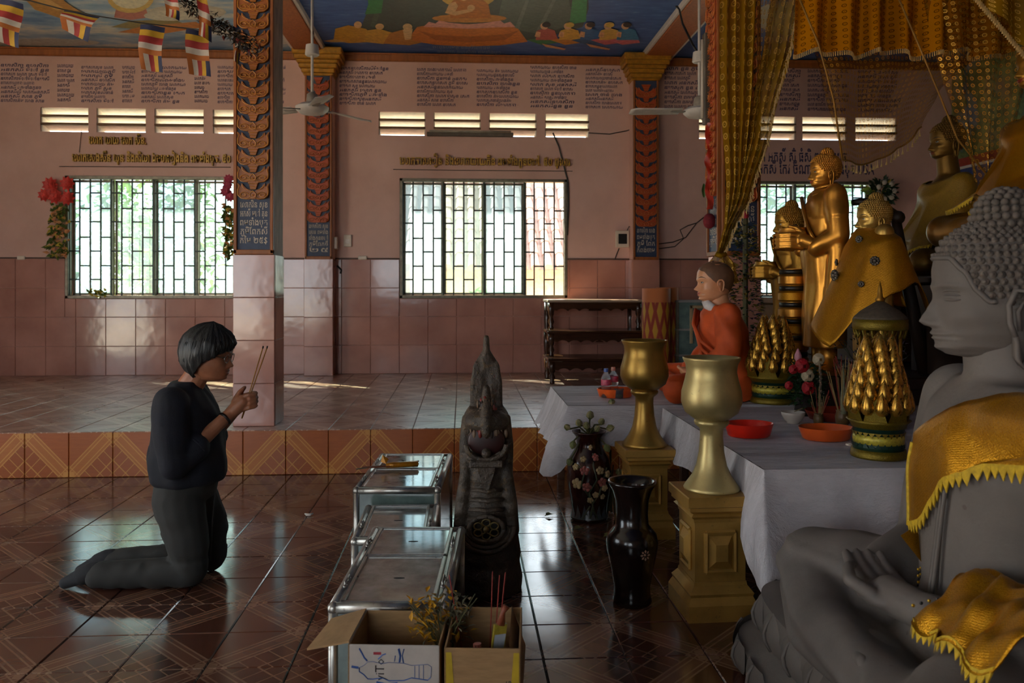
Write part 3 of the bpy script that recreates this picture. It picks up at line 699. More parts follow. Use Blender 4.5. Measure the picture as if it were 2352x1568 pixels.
rf = MB().prism([(-3.6, -.6, 2.1), (-3.6, 2, 4.3), (-3.6, 4.6, 2.1)], (7.0, 0, 0)).build('roof', M_RT, h_)
rt = MB()
for k in range(8):
    z0 = 2.1 + 2.2 * k / 8; y0_ = -.6 + 2.6 * k / 8
    for j in range(26): rt.tube([(-3.5 + .27 * j, y0_ - .02, z0 + .04), (-3.5 + .27 * j, y0_ + .32, z0 + .32)], [.11, .09], 6)
rt.build('roof_tile_rows', M_RT, h_)['kind'] = 'stuff'
tag(MB().bbox((-9, 15, -.42), (9, 15.15, 1.0), .02).build('boundary_wall', pm('pinkish_boundary_wall', '#d9b9a3', .8)), 'low pinkish boundary wall across the yard behind the windows', 'wall')
# ================================================================== heads
BASE = dict(
    B=[(0, .16), (.03, .30), (.08, .36), (.16, .375), (.3, .385), (.42, .385), (.52, .40), (.62, .405), (.72, .39), (.82, .34), (.9, .25), (.96, .14), (1, .0)],
    K=[(0, .06), (.06, .02), (.14, -.16), (.22, -.30), (.34, -.39), (.48, -.44), (.62, -.455), (.74, -.43), (.84, -.36), (.92, -.25), (.97, -.13), (1, .0)],
    Wd=[(0, .10), (.04, .19), (.1, .255), (.2, .30), (.32, .335), (.45, .35), (.58, .36), (.7, .35), (.8, .31), (.89, .23), (.96, .12), (1, .0)])
BUD = dict(BASE, D=[(0, 0), (.03, .02), (.07, .035), (.1, .022), (.125, .022), (.14, .038), (.155, .022), (.175, .045), (.2, .028), (.215, .03), (.235, .085), (.26, .112), (.29, .095), (.35, .058), (.42, .022), (.47, .012), (.51, .012), (.56, 0), (1, 0)],
           S=[(0, .5), (.1, .45), (.14, .42), (.18, .42), (.21, .22), (.25, .17), (.32, .13), (.42, .13), (.5, .3), (1, .3)], eye=.435, eyea=.52, brow=.5, mouth=.157, hair=.73)
HUM = dict(BASE, D=[(0, .0), (.04, .01), (.09, .03), (.13, .01), (.16, .03), (.185, .035), (.205, .018), (.225, .035), (.26, .015), (.285, .02), (.31, .085), (.335, .105), (.37, .08), (.43, .035), (.49, .01), (.54, .018), (.6, 0), (1, 0)],
           S=[(0, .4), (.1, .35), (.15, .36), (.24, .34), (.28, .2), (.32, .17), (.4, .13), (.48, .14), (.55, .4), (1, .4)], eye=.475, eyea=.5, brow=.56, mouth=.205, hair=.78)
MNK = dict(HUM, D=[(0, .0), (.04, .01), (.09, .035), (.13, .0), (.16, .03), (.19, .045), (.205, .012), (.225, .045), (.255, .01), (.28, .03), (.305, .105), (.33, .12), (.36, .085), (.42, .03), (.49, .0), (.54, .02), (.6, 0), (1, 0)],
           K=[(0, .06), (.06, .0), (.12, -.2), (.2, -.34), (.34, -.42), (.48, -.47), (.62, -.48), (.74, -.45), (.84, -.38), (.92, -.27), (.97, -.14), (1, .0)])
def head_pt(a, z, p, off=0.0):
    """point on a head of unit height: a = angle from the face midline (+ = left), z from chin to crown"""
    B, K, w = interp(p['B'], z), interp(p['K'], z), interp(p['Wd'], z)
    ca, sa = cos(a), sin(a); c = (B + K) / 2 * .0
    rx = B if ca > 0 else -K
    if rx < 0: rx = .0
    n = 2.25
    den = (abs(ca) / max(rx, 1e-4)) ** n + (abs(sa) / max(w, 1e-4)) ** n
    r = den ** (-1 / n)
    d = interp(p['D'], z) * exp(-(a / interp(p['S'], z)) ** 2)
    for s in (-1, 1):   # eye sockets, lids, brow ridge, cheeks, wings of the nose
        da = a - s * p['eyea']; dz = z - p['eye']
        d -= .030 * exp(-(da / .26) ** 2 - (dz / .055) ** 2); d += .026 * exp(-(da / .15) ** 2 - (dz / .024) ** 2)
        db = z - p['brow'] - .02 + .35 * (abs(a) - .5) ** 2 * .3
        d += .012 * exp(-(da / .34) ** 2 - (db / .018) ** 2)
        d += .012 * exp(-((a - s * .75) / .3) ** 2 - ((z - .3) / .07) ** 2)
        d += .022 * exp(-((a - s * .17) / .085) ** 2 - ((z - (p['mouth'] + .085)) / .022) ** 2)
    d -= .012 * exp(-((abs(a) - .5) / .1) ** 2 - ((z - p['mouth']) / .02) ** 2)
    r += d + off
    return Vector((r * ca, r * sa, z))
def head_mb(p, na=72, nz=80):
    b = MB(); vs = []; fs = []
    zs = [(.5 - .5 * cos(pi * min(1, max(0, (j + .5) / nz)))) * .6 + (j + .5) / nz * .4 for j in range(nz)]
    for z in zs:
        for k in range(na):
            t = -pi + 2 * pi * k / na; a = t - .45 * sin(t) * (1 if 1 else 0); vs.append(head_pt(a, z, p))
    for j in range(nz - 1):
        for k in range(na): fs.append((j * na + k, j * na + (k + 1) % na, (j + 1) * na + (k + 1) % na, (j + 1) * na + k))
    fs.append(tuple(range(na))[::-1]); fs.append(tuple((nz - 1) * na + k for k in range(na)))
    return b.add(vs, fs)
def ribbon(pts, p, ws, off=.006):
    """painted stroke on the face: pts=[(a,z)], half widths in z"""
    b = MB(); n = len(pts); vs = []
    for (a, z), w in zip(pts, ws): vs += [head_pt(a, z - w, p, off), head_pt(a, z, p, off + .002), head_pt(a, z + w, p, off)]
    return b.add(vs, [(3 * i + k, 3 * i + 3 + k, 3 * i + 4 + k, 3 * i + 1 + k) for i in range(n - 1) for k in (0, 1)])
def ear_mb(s, z0, z1, x=-.06, y=.33, w=.075, th=.05, lobe=.05):
    """long ear: rim, hollow, lobe; s=side"""
    b = MB(); h = z1 - z0; zc = z0
    rim = [(x + .035, z0 + h * .38), (x + w * .9, z0 + h * .55), (x + w * 1.0, z0 + h * .78), (x + w * .45, z0 + h * .97), (x - w * .35, z0 + h * .97), (x - w * .8, z0 + h * .8), (x - w * .8, z0 + h * .55), (x - w * .62, z0 + h * .32), (x - w * .5, z0 + h * .12), (x - w * .1, z0), (x + w * .32, z0 + h * .1), (x + w * .36, z0 + h * .3), (x + .035, z0 + h * .38)]
    b.tube([(q, s * (y + th * (.85 + .3 * (1 - abs((z - z0) / h - .6)))), z) for q, z in rim], [.02] * len(rim), 7)
    out = [Vector((q, s * (y + th * .45), z)) for q, z in rim[:-1]]; b.prism(out if s > 0 else out[::-1], (0, -s * th * 2.2, 0))
    b.tube([(x + .01, s * (y + th * .95), z0 + h * .45), (x + .02, s * (y + th * 1.0), z0 + h * .7), (x - .02, s * (y + th * .95), z0 + h * .85)], [.014, .016, .01], 6)
    return b
def scaled(mb, H, M=None):
    r = MB(); r.add([(M @ (Vector(v) * H)) if M else Vector(v) * H for v in mb.v], mb.f); r.mi = mb.mi[:]; return r
def curls_mb(p, r=.034, ush=(.17, .2), hairz=.73, rows=15):
    """snail curls over the skull and the top-knot, unit head"""
    b = MB()
    def hl(a):   # hair line height against angle
        a = abs(a)
        return interp([(0, hairz), (.55, hairz - .005), (.85, hairz - .10), (1.05, hairz - .24), (1.25, hairz - .31), (1.5, hairz - .30), (1.75, .30), (3.2, .22)], a)
    pts = []
    dz = r * 1.5
    z = .22; row = 0
    while z < 1.0:
        P0 = [head_pt(2 * pi * k / 60, z, p) for k in range(60)]; per = sum((P0[k] - P0[k - 1]).length for k in range(60)); n = max(3, int(per / (r * 1.85)))
        for k in range(n):
            a = -pi + 2 * pi * (k + .5 * (row % 2)) / n
            if z >= hl(a): pts.append((head_pt(a, z, p, -.010), a))
        slope = 1 if z < .8 else .55 if z < .92 else .3
        z += dz * slope; row += 1
    for q, a in pts:
        b.ball(q, (r, r, r * .9), 7, 4); n = Vector((q.x, q.y, (q.z - .55) * .9)).normalized(); b.ball(q + n * r * .72, r * .45, 5, 3)
    ux, uz = -.06, .95; rr, hh = ush
    k = 0
    for j in range(9):
        e = -pi / 2 * .15 + (pi / 2 * 1.1) * j / 8; n = max(1, int(2 * pi * rr * cos(e) / (r * 1.8)))
        for i in range(n):
            a = 2 * pi * (i + .5 * (j % 2)) / n; c = Vector((ux + rr * cos(e) * cos(a), rr * cos(e) * sin(a), uz + hh * sin(e))); b.ball(c, (r, r, r * .9), 7, 4)
    b.ball((ux, 0, uz), (rr * .97, rr * .97, hh * .97), 14, 8)
    return b
def band_mb(p, hairz=.73, r=.016):
    pts = []
    for k in range(-24, 25):
        a = k / 24 * 1.35; z = interp([(0, hairz), (.55, hairz - .005), (.85, hairz - .10), (1.05, hairz - .24), (1.25, hairz - .31), (1.5, hairz - .30)], abs(a)) - .012
        pts.append(head_pt(a, z, p, .002))
    return MB().tube(pts, r, 6)
def face_paint(par, p, H, M, lips='#a8332c', eye=True, pf=''):
    def put(mb, name, mat, lab=None):
        o = scaled(mb, H, M).build(name, mat, par)
        if lab: o['label'] = lab
    blk = pm('black_face_paint', '#140f0c', .45, var=.05); wh = pm('white_eye_paint', '#e4ddcf', .35, var=.03)
    for s in (-1, 1):
        e, z = p['eyea'] * s, p['eye']
        put(ribbon([(s * (.24 + .62 * t), p['brow'] + .03 + .035 * sin(pi * t) - .02 * t) for t in [k / 8 for k in range(9)]], p, [.002, .006, .008, .009, .009, .008, .006, .004, .001]), 'eyebrow', blk)
        if eye:
            put(ribbon([(e + .2 * (t - .5) * 1.3, z + .006) for t in [k / 8 for k in range(9)]], p, [.001, .009, .013, .016, .017, .016, .013, .008, .001]), 'eye_white', wh)
            put(ribbon([(e - s * .02 + .09 * (t - .5), z + .007) for t in [k / 6 for k in range(7)]], p, [.003, .010, .014, .015, .014, .010, .003], .0085), 'iris', blk)
        put(ribbon([(e + s * .3 * (t - .45), z + .022 - .05 * (t - .45) ** 2 * 2) for t in [k / 8 for k in range(9)]], p, [.002, .004, .005, .006, .006, .005, .005, .004, .002], .009), 'eyelid_line', blk)
    put(ribbon([(.75 * (t - .5), p['mouth'] + .018 + .02 * (2 * t - 1) ** 2) for t in [k / 12 for k in range(13)]], p, [.002, .006, .01, .013, .015, .015, .013, .015, .015, .013, .01, .006, .002], .004), 'upper_lip', pm('lip_paint_' + lips.strip('#'), lips, .4))
    put(ribbon([(.6 * (t - .5), p['mouth'] - .016 + .02 * (2 * t - 1) ** 2) for t in [k / 12 for k in range(13)]], p, [.001, .006, .01, .012, .014, .015, .015, .015, .014, .012, .01, .006, .001], .004), 'lower_lip', pm('lip_paint_' + lips.strip('#'), lips, .4))
def statue_head(par, skin, hair, H, at, yaw=0.0, pitch=0.0, paint=True, curl=.034, ush=(.17, .2), na=56, nz=64, ears=(.02, .47), band=None, lips='#a8332c', spire=False):
    """Buddha head as parts of a statue (local frame, +x forward); at = chin-level point on the neck axis"""
    M = Matrix.Translation(at) @ Matrix.Rotation(yaw, 4, 'Z') @ Matrix.Rotation(pitch, 4, 'Y')
    h = scaled(head_mb(BUD, na, nz), H, M).build('head', skin, par, True, fixn=True)
    for s in (-1, 1): scaled(ear_mb(s, *ears), H, M).build('ear', skin, par, True)
    scaled(curls_mb(BUD, curl, ush), H, M).build('hair_curls', hair, par, True)['kind'] = 'stuff'
    if band: scaled(band_mb(BUD, r=band), H, M).build('hairline_band', skin, par, True)
    if paint: face_paint(par, BUD, H, M, lips)
    if spire: scaled(MB().lathe([(.11, 1.08), (.12, 1.14), (.07, 1.22), (.03, 1.3), (.0, 1.36)], 10, (-.06, 0, 0)), H, M).build('flame_finial', hair, par, True)
    return M
# ================================================================== statue materials
def gold_mat(name, col, rough=.34, dark='#3a2108', bump=.1, scale=6, metal=.82):
    m = MT(name); v = m.coord('Object'); n = m.noise(v, scale, 5, .65); n2 = m.noise(v, 60, 3)
    c = m.ramp(n, [(.25, tuple(x * .62 for x in lin(col))), (.6, lin(col)), (.85, tuple(min(1, x * 1.2) for x in lin(col)))])
    c = m.mix(n2.gt(.68) * .35, c, lin(dark)); m.bump(n2, bump, .003)
    return m.fin(c, n * .2 + (rough - .08), metal)
G_BRIGHT = gold_mat('bright_gold_paint', '#c98a35')
G_DULL = gold_mat('dull_gold_leaf', '#a8792c', .42)
G_PALE = gold_mat('pale_brass_paint', '#b69048', .36)
G_OLD = gold_mat('darkened_old_gold', '#7a5a26', .45)
def sequin(name, col, hi, scale=260, metal=.75, rough=.35, dark='#6b430c'):
    m = MT(name); v = m.coord('Object'); a = m.voro(v, scale); n = m.noise(v, 7, 4); g = m.xyz(v)
    weave = (g[2] * 700).sin() * ((g[0] + g[1]) * 700).sin()
    c = m.ramp(a, [(.05, lin(hi)), (.35, lin(col)), (1.0, tuple(x * .7 for x in lin(col)))]); c = m.mix(n.gt(.55) * .12, c, lin(dark))
    m.bump(a + weave * .3, .3, .003); return m.fin(c, rough, metal)
CL_GOLD = sequin('gold_sequin_cloth', '#c98a12', '#eab53a', 420, .8, .32)
CL_GOLD2 = sequin('gold_lame_cloth', '#b87c10', '#e2a92c', 320)
CL_YEL = pm('yellow_lace_trim', '#c9a21c', .7, var=.3, scale=60, bump=.4)
STONE = MT('grey_carved_stone'); v_ = STONE.coord('Object'); n1 = STONE.noise(v_, 3, 5, .6); n2 = STONE.noise(v_, 90, 3, .7); n3 = STONE.voro(v_, 9)
c_ = STONE.ramp(n1, [(.3, lin('#5c544e')), (.7, lin('#736a63'))]); c_ = STONE.mix(n2.gt(.66) * .3, c_, lin('#544c45')); c_ = STONE.mix(n3.lt(.06) * .5, c_, lin('#4d3d33'))
STONE.bump(n2, .25, .003); STONE = STONE.fin(c_, .68)
STONE_H = pm('grey_stone_curls', '#625850', .85, var=.2, scale=40, bump=.3, bscale=120)
def folds(v, amp, f):
    return v
# ================================================================== grey stone seated figure, right foreground
gl = Vector((1.40, 2.04, 0)); GY = pi - math.radians(11)
grey = thing('stone_buddha_statue', 'grey stone seated Buddha with gold shawls, filling the right foreground', 'statue', gl, GY)
# local +x = faced direction (to the picture's left); local -y = far side
Zs = .27
prims = [('l', [((-.02, 0, Zs), .30, .34), ((-.02, 0, Zs + .14), .27, .31), ((-.01, 0, Zs + .30), .20, .25), ((.0, 0, Zs + .46), .20, .265), ((0, 0, Zs + .62), .20, .30), ((-.02, 0, Zs + .755), .175, .315), ((-.03, 0, Zs + .835), .12, .24)])]
for s in (-1, 1):
    prims += [('c', [(0, s * .20, Zs + .13), (.24, s * .44, Zs + .15), (.34, s * .55, Zs + .15)], [.17, .155, .13]),
              ('c', [(-.02, s * .33, Zs + .745), (.02, s * .43, Zs + .46), (.06, s * .40, Zs + .30)], [.105, .085, .075])]
prims += [('c', [(.35, -.54, Zs + .12), (.40, -.22, Zs + .08), (.36, .22, Zs + .12)], [.115, .10, .075]), ('c', [(.35, .54, Zs + .12), (.34, .2, Zs + .09), (.30, -.2, Zs + .06)], [.12, .10, .08]),
          ('c', [(.06, -.40, Zs + .30), (.22, -.26, Zs + .27), (.30, -.10, Zs + .25)], [.072, .058, .045]), ('c', [(.06, .40, Zs + .30), (.20, .25, Zs + .29), (.27, .10, Zs + .275)], [.072, .058, .045]),
          ('c', [(-.03, 0, Zs + .74), (0, 0, Zs + .96)], [.115, .10])]
def gfold(v):
    # slight lap hem folds round the shins and a robe line over the chest
    if v.z < Zs + .24 and v.x > .18: v.x += .006 * sin(v.z * 70 + v.y * 6)
    return v
body = blob(prims, .013, 8, gfold); body.build('body', STONE, grey, True)
HG = .365; hat = Vector((.02, 0, Zs + .89))
statue_head(grey, STONE, STONE_H, HG, hat, yaw=math.radians(-9), paint=False, curl=.031, ush=(.21, .25), na=110, nz=120, band=.02, ears=(-.02, .5))
HM = Matrix.Translation(hat) @ Matrix.Rotation(math.radians(-9), 4, 'Z')
for s in (-1, 1):
    e, z = BUD['eyea'] * s, BUD['eye']; q = MB()
    for dz, amp, w in ((.014, .006, .009), (-.014, -.004, .009), (.04, .012, .010)):
        q.tube([head_pt(e + s * .40 * (t - .45), z + dz + amp * sin(pi * t), BUD, .003) for t in [k / 8 for k in range(9)]], [.002, w * .6, w, w, w, w, w, w * .6, .002], 6)
    scaled(q, HG, HM).build('carved_eyelid', STONE, grey, True)
# lap hand: palm up, five fingers
def hand_mb(palm, fingers, vox=.004, sm=4):
    pr = palm[:]
    for ch, rs in fingers: pr.append(('c', ch, rs))
    return blob(pr, vox, sm)
hz = Zs + .275
fing = []
for k in range(4):
    y = -.005 - .0 ; x0 = .335 - .031 * k
    # fingers point across the lap to the far side (-y)
    fing.append(([(x0, -.02, hz), (x0 + .002, -.08 - .004 * (2 - abs(k - 1)), hz + .004), (x0 + .004, -.145 - .01 * (2 - abs(k - 1.4)), hz + .014), (x0 + .004, -.19 - .012 * (2 - abs(k - 1.4)), hz + .034)], [.021, .019, .017, .012]))
fing.append(([(.345, .06, hz + .01), (.385, .015, hz + .03), (.375, -.04, hz + .045), (.35, -.075, hz + .045)], [.02, .018, .016, .011]))
hand_mb([('s', (.29, .03, hz), (.075, .085, .032)), ('c', [(.29, .03, hz), (.26, .17, hz + .015), (.20, .27, hz + .02)], [.05, .045, .052])], fing, .005).build('hand', STONE, grey, True)
toe = []
for k in range(5): toe.append(([(.40 - .028 * k, .12, Zs + .155 - .004 * k), (.405 - .028 * k, .20, Zs + .17 - .004 * k), (.40 - .028 * k, .235 - .006 * k, Zs + .16 - .004 * k)], [.02 - .001 * k, .018 - .001 * k, .015 - .001 * k]))
hand_mb([('s', (.345, .06, Zs + .15), (.075, .10, .03))], toe, .006).build('foot', STONE, grey, True)
# robe lines carved on the torso
q = MB()
for off in (0, .016): q.tube([(.203 - .012 * t, .05 + .07 * t + off, Zs + .26 + .34 * t) for t in [k / 6 for k in range(7)]], .006, 5)
q.build('carved_robe_edge', STONE, grey, True)
# lotus throne
TR = Matrix.Rotation(math.radians(11), 3, 'Z')
def oval(a, rx, ry, n=6.0):
    return TR @ Vector((-.10 + rx * abs(cos(a)) ** (2 / n) * (1 if cos(a) > 0 else -1), ry * abs(sin(a)) ** (2 / n) * (1 if sin(a) > 0 else -1), 0))
b = MB(); n = 64
prof = [(.52, .97, 0), (.545, .995, .02), (.55, 1.0, .10), (.47, .93, .135), (.46, .92, .15), (.49, .95, .20), (.48, .94, .262), (.45, .91, .27)]
b.add([oval(2 * pi * k / n, rx, ry) + Vector((0, 0, z)) for rx, ry, z in prof for k in range(n)], [(j * n + k, j * n + (k + 1) % n, (j + 1) * n + (k + 1) % n, (j + 1) * n + k) for j in range(len(prof) - 1) for k in range(n)] + [tuple((len(prof) - 1) * n + k for k in range(n))])
b.build('lotus_throne', STONE, grey, True, angle=.8)
def th_of(rx, ry, f):
    pts = [oval(2 * pi * i / 400, rx, ry) for i in range(401)]; L = [0]
    for i in range(400): L.append(L[-1] + (pts[i + 1] - pts[i]).length)
    t = f * L[-1]
    for i in range(400):
        if L[i + 1] >= t: return 2 * pi * (i + (t - L[i]) / max(1e-9, L[i + 1] - L[i])) / 400
    return 0
pet = MB()
pet.grid(lambda u, v: ((u - .5) * .165 * (1 - abs(2 * v - .75) ** 2.2 * .55) * (1 if v < 1 else 0), -.028 * sin(pi * min(1, v * .9 + .1)) * (1 - (2 * u - 1) ** 2 * .8) - .004, v * .125), 7, 7)
pet.tube([(0, -.034 * sin(pi * min(1, v * .9 + .1)) - .004, v * .12) for v in (0, .25, .5, .75, 1)], [.006, .006, .006, .005, .002], 5)
pme = pet.mesh('lotus_petal'); pme.materials.append(STONE); pme.polygons.foreach_set('use_smooth', [True] * len(pme.polygons))
for tier, (rx, ry, z, flip, sc) in enumerate(((.545, .99, .118, True, .95), (.475, .935, .142, False, 1.0))):
    N = 30
    for k in range(N):
        a = th_of(rx, ry, (k + .5 * tier) / N); p = oval(a, rx, ry); nrm = (oval(a + .01, rx, ry) - oval(a - .01, rx, ry)).cross(Vector((0, 0, 1))).normalized()
        rz = atan2(nrm.y, nrm.x) + pi / 2
        o = inst('lotus_petal', pme, grey, (p.x, p.y, z), (pi if flip else 0, 0, rz if not flip else rz + pi), (1.1, 1.0, sc))
# shawls (cloth wrapped onto the stone)
def wrinkle(amp, f, ph=0):
    def fn(v):
        n = fnoise(v, f); w = sin((v.z * 22 + v.y * 10 + n * 2.5) + ph)
        r = Vector((v.x, v.y, 0)); r = r.normalized() if r.length > .01 else Vector((1, 0, 0)); return v + r * (amp * (w * .5 + .5) + amp * .5 * n)
    return fn
g = MB()
tor = blob(prims[:1] + [p_ for p_ in prims if p_[0] == 'c' and p_[1][0][1] > .3 and p_[1][0][2] > Zs + .6], .02, 6)
def sh(u, v):   # u from the chest edge round the near side to the back, v from bottom hem up to the shoulder
    a = lerp(-.12, 2.6, u); top = interp([(0, Zs + .70), (.2, Zs + .86), (.4, Zs + .92), (1, Zs + .92)], u); bot = interp([(0, Zs + .42), (.06, Zs + .44), (.13, Zs + .53), (.2, Zs + .62), (.28, Zs + .70), (.6, Zs + .74), (1, Zs + .74)], u)
    r = lerp(.62, .30 if v > .9 else .62, max(0, (v - .75) * 4)); z = lerp(bot, top, v)
    return Vector((r * cos(a) * .75, r * sin(a), z))
g.grid(sh, 60, 36)
shawl = wrap(g, tor, .012, .004, fn=wrinkle(.022, 6))
so = shawl.build('shoulder_shawl', CL_GOLD, grey, True)
# lace edge: row of small points along the shawl hem
hem = [shawl.v[i] for i in range(60)]
def lace(pts, d, L, w, name, par, mat):
    b = MB(); pts = [Vector(p) for p in pts]; d = Vector(d)
    acc = 0; k = 0
    for p, q in zip(pts, pts[1:]):
        seg = (q - p).length; n = max(1, int(round(seg / w)))
        for i in range(n):
            a, c = p.lerp(q, i / n), p.lerp(q, (i + 1) / n); j = L * R.uniform(.75, 1.15); m_ = (a + c) / 2 + d * j
            o = Vector((-(c - a).y, (c - a).x, 0)); o = o.normalized() * .002 if o.length > 1e-6 else Vector((.002, 0, 0))
            b.add([a - d * L * .5 - o, c - d * L * .5 - o, c - o, m_, a - o, a - d * L * .5 + o, c - d * L * .5 + o, c + o, m_ + o, a + o], [(0, 1, 2, 3, 4), (9, 8, 7, 6, 5)])
    return b.build(name, mat, par)
lace(hem, (0, 0, -1), .026, .022, 'lace_edge', so, CL_YEL)
b2 = MB()
edge = [shawl.v[60 * j] for j in range(0, 36, 3)]
b2.tube(edge, .006, 5); b2.build('rolled_edge', CL_YEL, so, True)
# hanging corner of the shawl with beads
q = MB(); c0 = Vector(shawl.v[0]); q.grid(lambda u, v: c0 + Vector((-.02 - .05 * v + .05 * u * (1 - v * .6), -.03 * v + .03 * u, -.10 * v - .02 * u)), 6, 6); q.build('shawl_corner', CL_GOLD, so, True)
q = MB()
for s in range(6):
    for k in range(11): q.ball(c0 + Vector((-.065 + .008 * s, -.02 + .004 * s, -.11 - .0085 * k - .01 * abs(s - 2.5) * .3)), .0042, 6, 4, mi=(k % 2))
q.build('bead_fringe', [pm('brass_bead', '#b8912c', .3, .8), pm('black_bead', '#17120c', .3)], so)
# second shawl lying over the near forearm and lap
lapb = MB(); lapb.add(body.v, body.f)
g = MB(); g.grid(lambda u, v: Vector((lerp(.48, -.05, v) + .03 * sin(u * 5), lerp(.05, .62, u), Zs + .75)), 50, 36)
lap = wrap(g, body, .014, .005, fn=lambda v: v + Vector((.01 * sin(v.y * 30 + v.z * 14), 0, .012 * sin(v.x * 40 + v.y * 25) + .012)), method='PROJECT') if False else None
def lapf(u, v):
    y = lerp(.235 + .03 * sin(v * 9), .62, u); x = lerp(.30, .03, v); zc = Zs + .345 + .06 * u
    z = zc + .07 * sin(pi * v) * (1 - .2 * u) - (.06 * (1 - v) ** 3 if v < .5 else 0) + .008 * sin(u * 26 + v * 8) + .006 * sin(v * 22 - u * 9)
    return Vector((x + .012 * sin(u * 17), y, z))
lp = MB().grid(lapf, 50, 30); vs_, fs_ = evalmesh(lp.mesh('l'), [('SOLIDIFY', dict(thickness=.004, offset=1))]); m_ = MB(); m_.add(vs_, fs_); lo_ = m_.build('lap_shawl', CL_GOLD, grey, True)
lace([lapf(k / 24, 0) for k in range(25)], (.25, 0, -1), .026, .022, 'lace_edge', lo_, CL_YEL)
q = MB()
for k in range(16): q.ball(Vector((.30 - .018 * k, .232, Zs + .325 + .02 * sin(k * .35) - (.0 if k < 9 else 0))), .0045, 6, 4, mi=k % 2)
q.build('bead_fringe', [MC['brass_bead'], MC['black_bead']], lo_)
# ================================================================== standing gold statue with alms bowl
def standing(name, label, loc, rz, Ht, skin, robe, hair, bowl=True, simple=False, headk=.155, lips='#a8332c', yaw=0):
    t = thing(name, label, 'statue', loc, rz); H = Ht * headk; zn = Ht - H * 1.17
    k = Ht / 1.40
    def f(a): return a * k
    def fold(v):
        z = v.z / k; a = atan2(v.y, v.x); r = sqrt(v.x ** 2 + v.y ** 2)
        if z < .95 and r > .02:
            w = sin((z * 16 + abs(v.y / k) * 34 + .8 * fnoise(v, 3)) * 1.0) * .5 + sin((z * 7 - a * 9)) * .3
            d = .0075 * k * w * min(1, (1.0 - z) * 4); v = v + Vector((cos(a), sin(a), 0)) * d
        elif z < 1.16:
            d = .005 * k * sin((z * 34 + v.y / k * 26 + 1.5 * fnoise(v, 4))); v = v + Vector((cos(a), sin(a), 0)) * d
        return v
    pr = [('l', [((.0, 0, f(.16)), f(.125), f(.19)), ((.0, 0, f(.30)), f(.125), f(.185)), ((0, 0, f(.55)), f(.118), f(.17)), ((.01, 0, f(.75)), f(.125), f(.17)), ((.0, 0, f(.92)), f(.115), f(.175)), ((-.01, 0, f(1.06)), f(.105), f(.19)), ((-.015, 0, f(1.13)), f(.075), f(.15))]),
          ('c', [(f(-.02), 0, f(1.08)), (f(.0), 0, zn + H * .12)], [f(.06), f(.05)])]
    for s in (-1, 1):
        pr += [('c', [(f(-.015), s * f(.17), f(1.085)), (f(-.02), s * f(.215), f(.84)), (f(.10), s * f(.14), f(.77))], [f(.07), f(.06), f(.05)])]
    # hanging sleeve folds
    pr += [('c', [(f(-.02), s * f(.20), f(.85)), (f(.0), s * f(.185), f(.35))], [f(.055), f(.06)]) for s in (-1, 1)]
    blob(pr, .009 * k, 5, fold).build('robed_body', robe, t, True)
    lg = MB()
    for s in (-1, 1):
        lg.tube([(f(.0), s * f(.07), f(.03)), (f(.0), s * f(.07), f(.18))], f(.055), 12); lg.ball((f(.05), s * f(.07), f(.03)), (f(.11), f(.05), f(.032)), 12, 8)
    lg.build('feet', skin, t, True)
    MB().lathe([(f(.20), 0), (f(.21), f(.02)), (f(.19), f(.035)), (f(.0), f(.035))], 24).build('plinth', robe, t, True, angle=.7)
    statue_head(t, skin, hair, H, (f(-.005), 0, zn), yaw=yaw, na=56, nz=64, curl=.032, ush=(.17, .19), lips=lips)
    # collar folds
    q = MB()
    for j in range(3): q.tube([(f(.0) + f(.062 + .014 * j) * cos(a) - f(.015), f(.07 + .03 * j) * sin(a), f(1.155 - .022 * j) + f(.012) * -cos(a)) for a in [2 * pi * i / 20 for i in range(21)]], f(.011), 6)
    q.tube([(f(.10), f(-.13), f(1.10)), (f(.118), f(-.02), f(1.0)), (f(.12), f(.09), f(.88)), (f(.10), f(.16), f(.80))], f(.012), 6)
    q.build('collar_fold', robe, t, True)
    if bowl:
        bc = Vector((f(.185), 0, f(.83)))
        MB().lathe([(f(.05), -f(.07)), (f(.085), -f(.045)), (f(.105), f(.0)), (f(.10), f(.035)), (f(.085), f(.06)), (f(.09), f(.068)), (f(.08), f(.066)), (f(.07), f(.03)), (0, f(.02))], 28, bc).build('alms_bowl', robe, t, True)
        for s in (-1, 1):
            fg = []
            for i in range(4):
                fg.append(([bc + Vector((f(-.02), s * f(.10), f(.02 - .026 * i))), bc + Vector((f(.05), s * f(.102), f(.024 - .026 * i))), bc + Vector((f(.10), s * f(.065), f(.024 - .026 * i))), bc + Vector((f(.118), s * f(.03), f(.022 - .026 * i)))], [f(.018), f(.016), f(.014), f(.010)]))
            fg.append(([bc + Vector((f(-.03), s * f(.10), f(.03))), bc + Vector((f(.01), s * f(.095), f(.062))), bc + Vector((f(.05), s * f(.08), f(.075)))], [f(.018), f(.015), f(.010)]))
            hand_mb([('c', [bc + Vector((f(-.09), s * f(.135), f(-.045))), bc + Vector((f(-.03), s * f(.11), f(-.015)))], [f(.042), f(.04)])], fg, .006 * k, 3).build('hand', skin, t, True)
    return t
AZ = .80
p = P(1893, 838, 5.05)
big = standing('standing_buddha_statue', 'tallest bright gold standing Buddha holding an alms bowl', (p.x, p.y, AZ), pi - .12, P(1893, 338, 5.05).z - AZ, G_BRIGHT, G_BRIGHT, G_BRIGHT)
cr = MB()
for k in range(9): cr.ball((.19 + .008 * (k % 2), -.07 + .0175 * k, .83 + .075), .012, 6, 4)
kk = (P(1893, 338, 5.05).z - AZ) / 1.40
scaled(cr, kk).build('dark_bowl_filling', pm('dark_dried_petals', '#241409', .8), big, True)
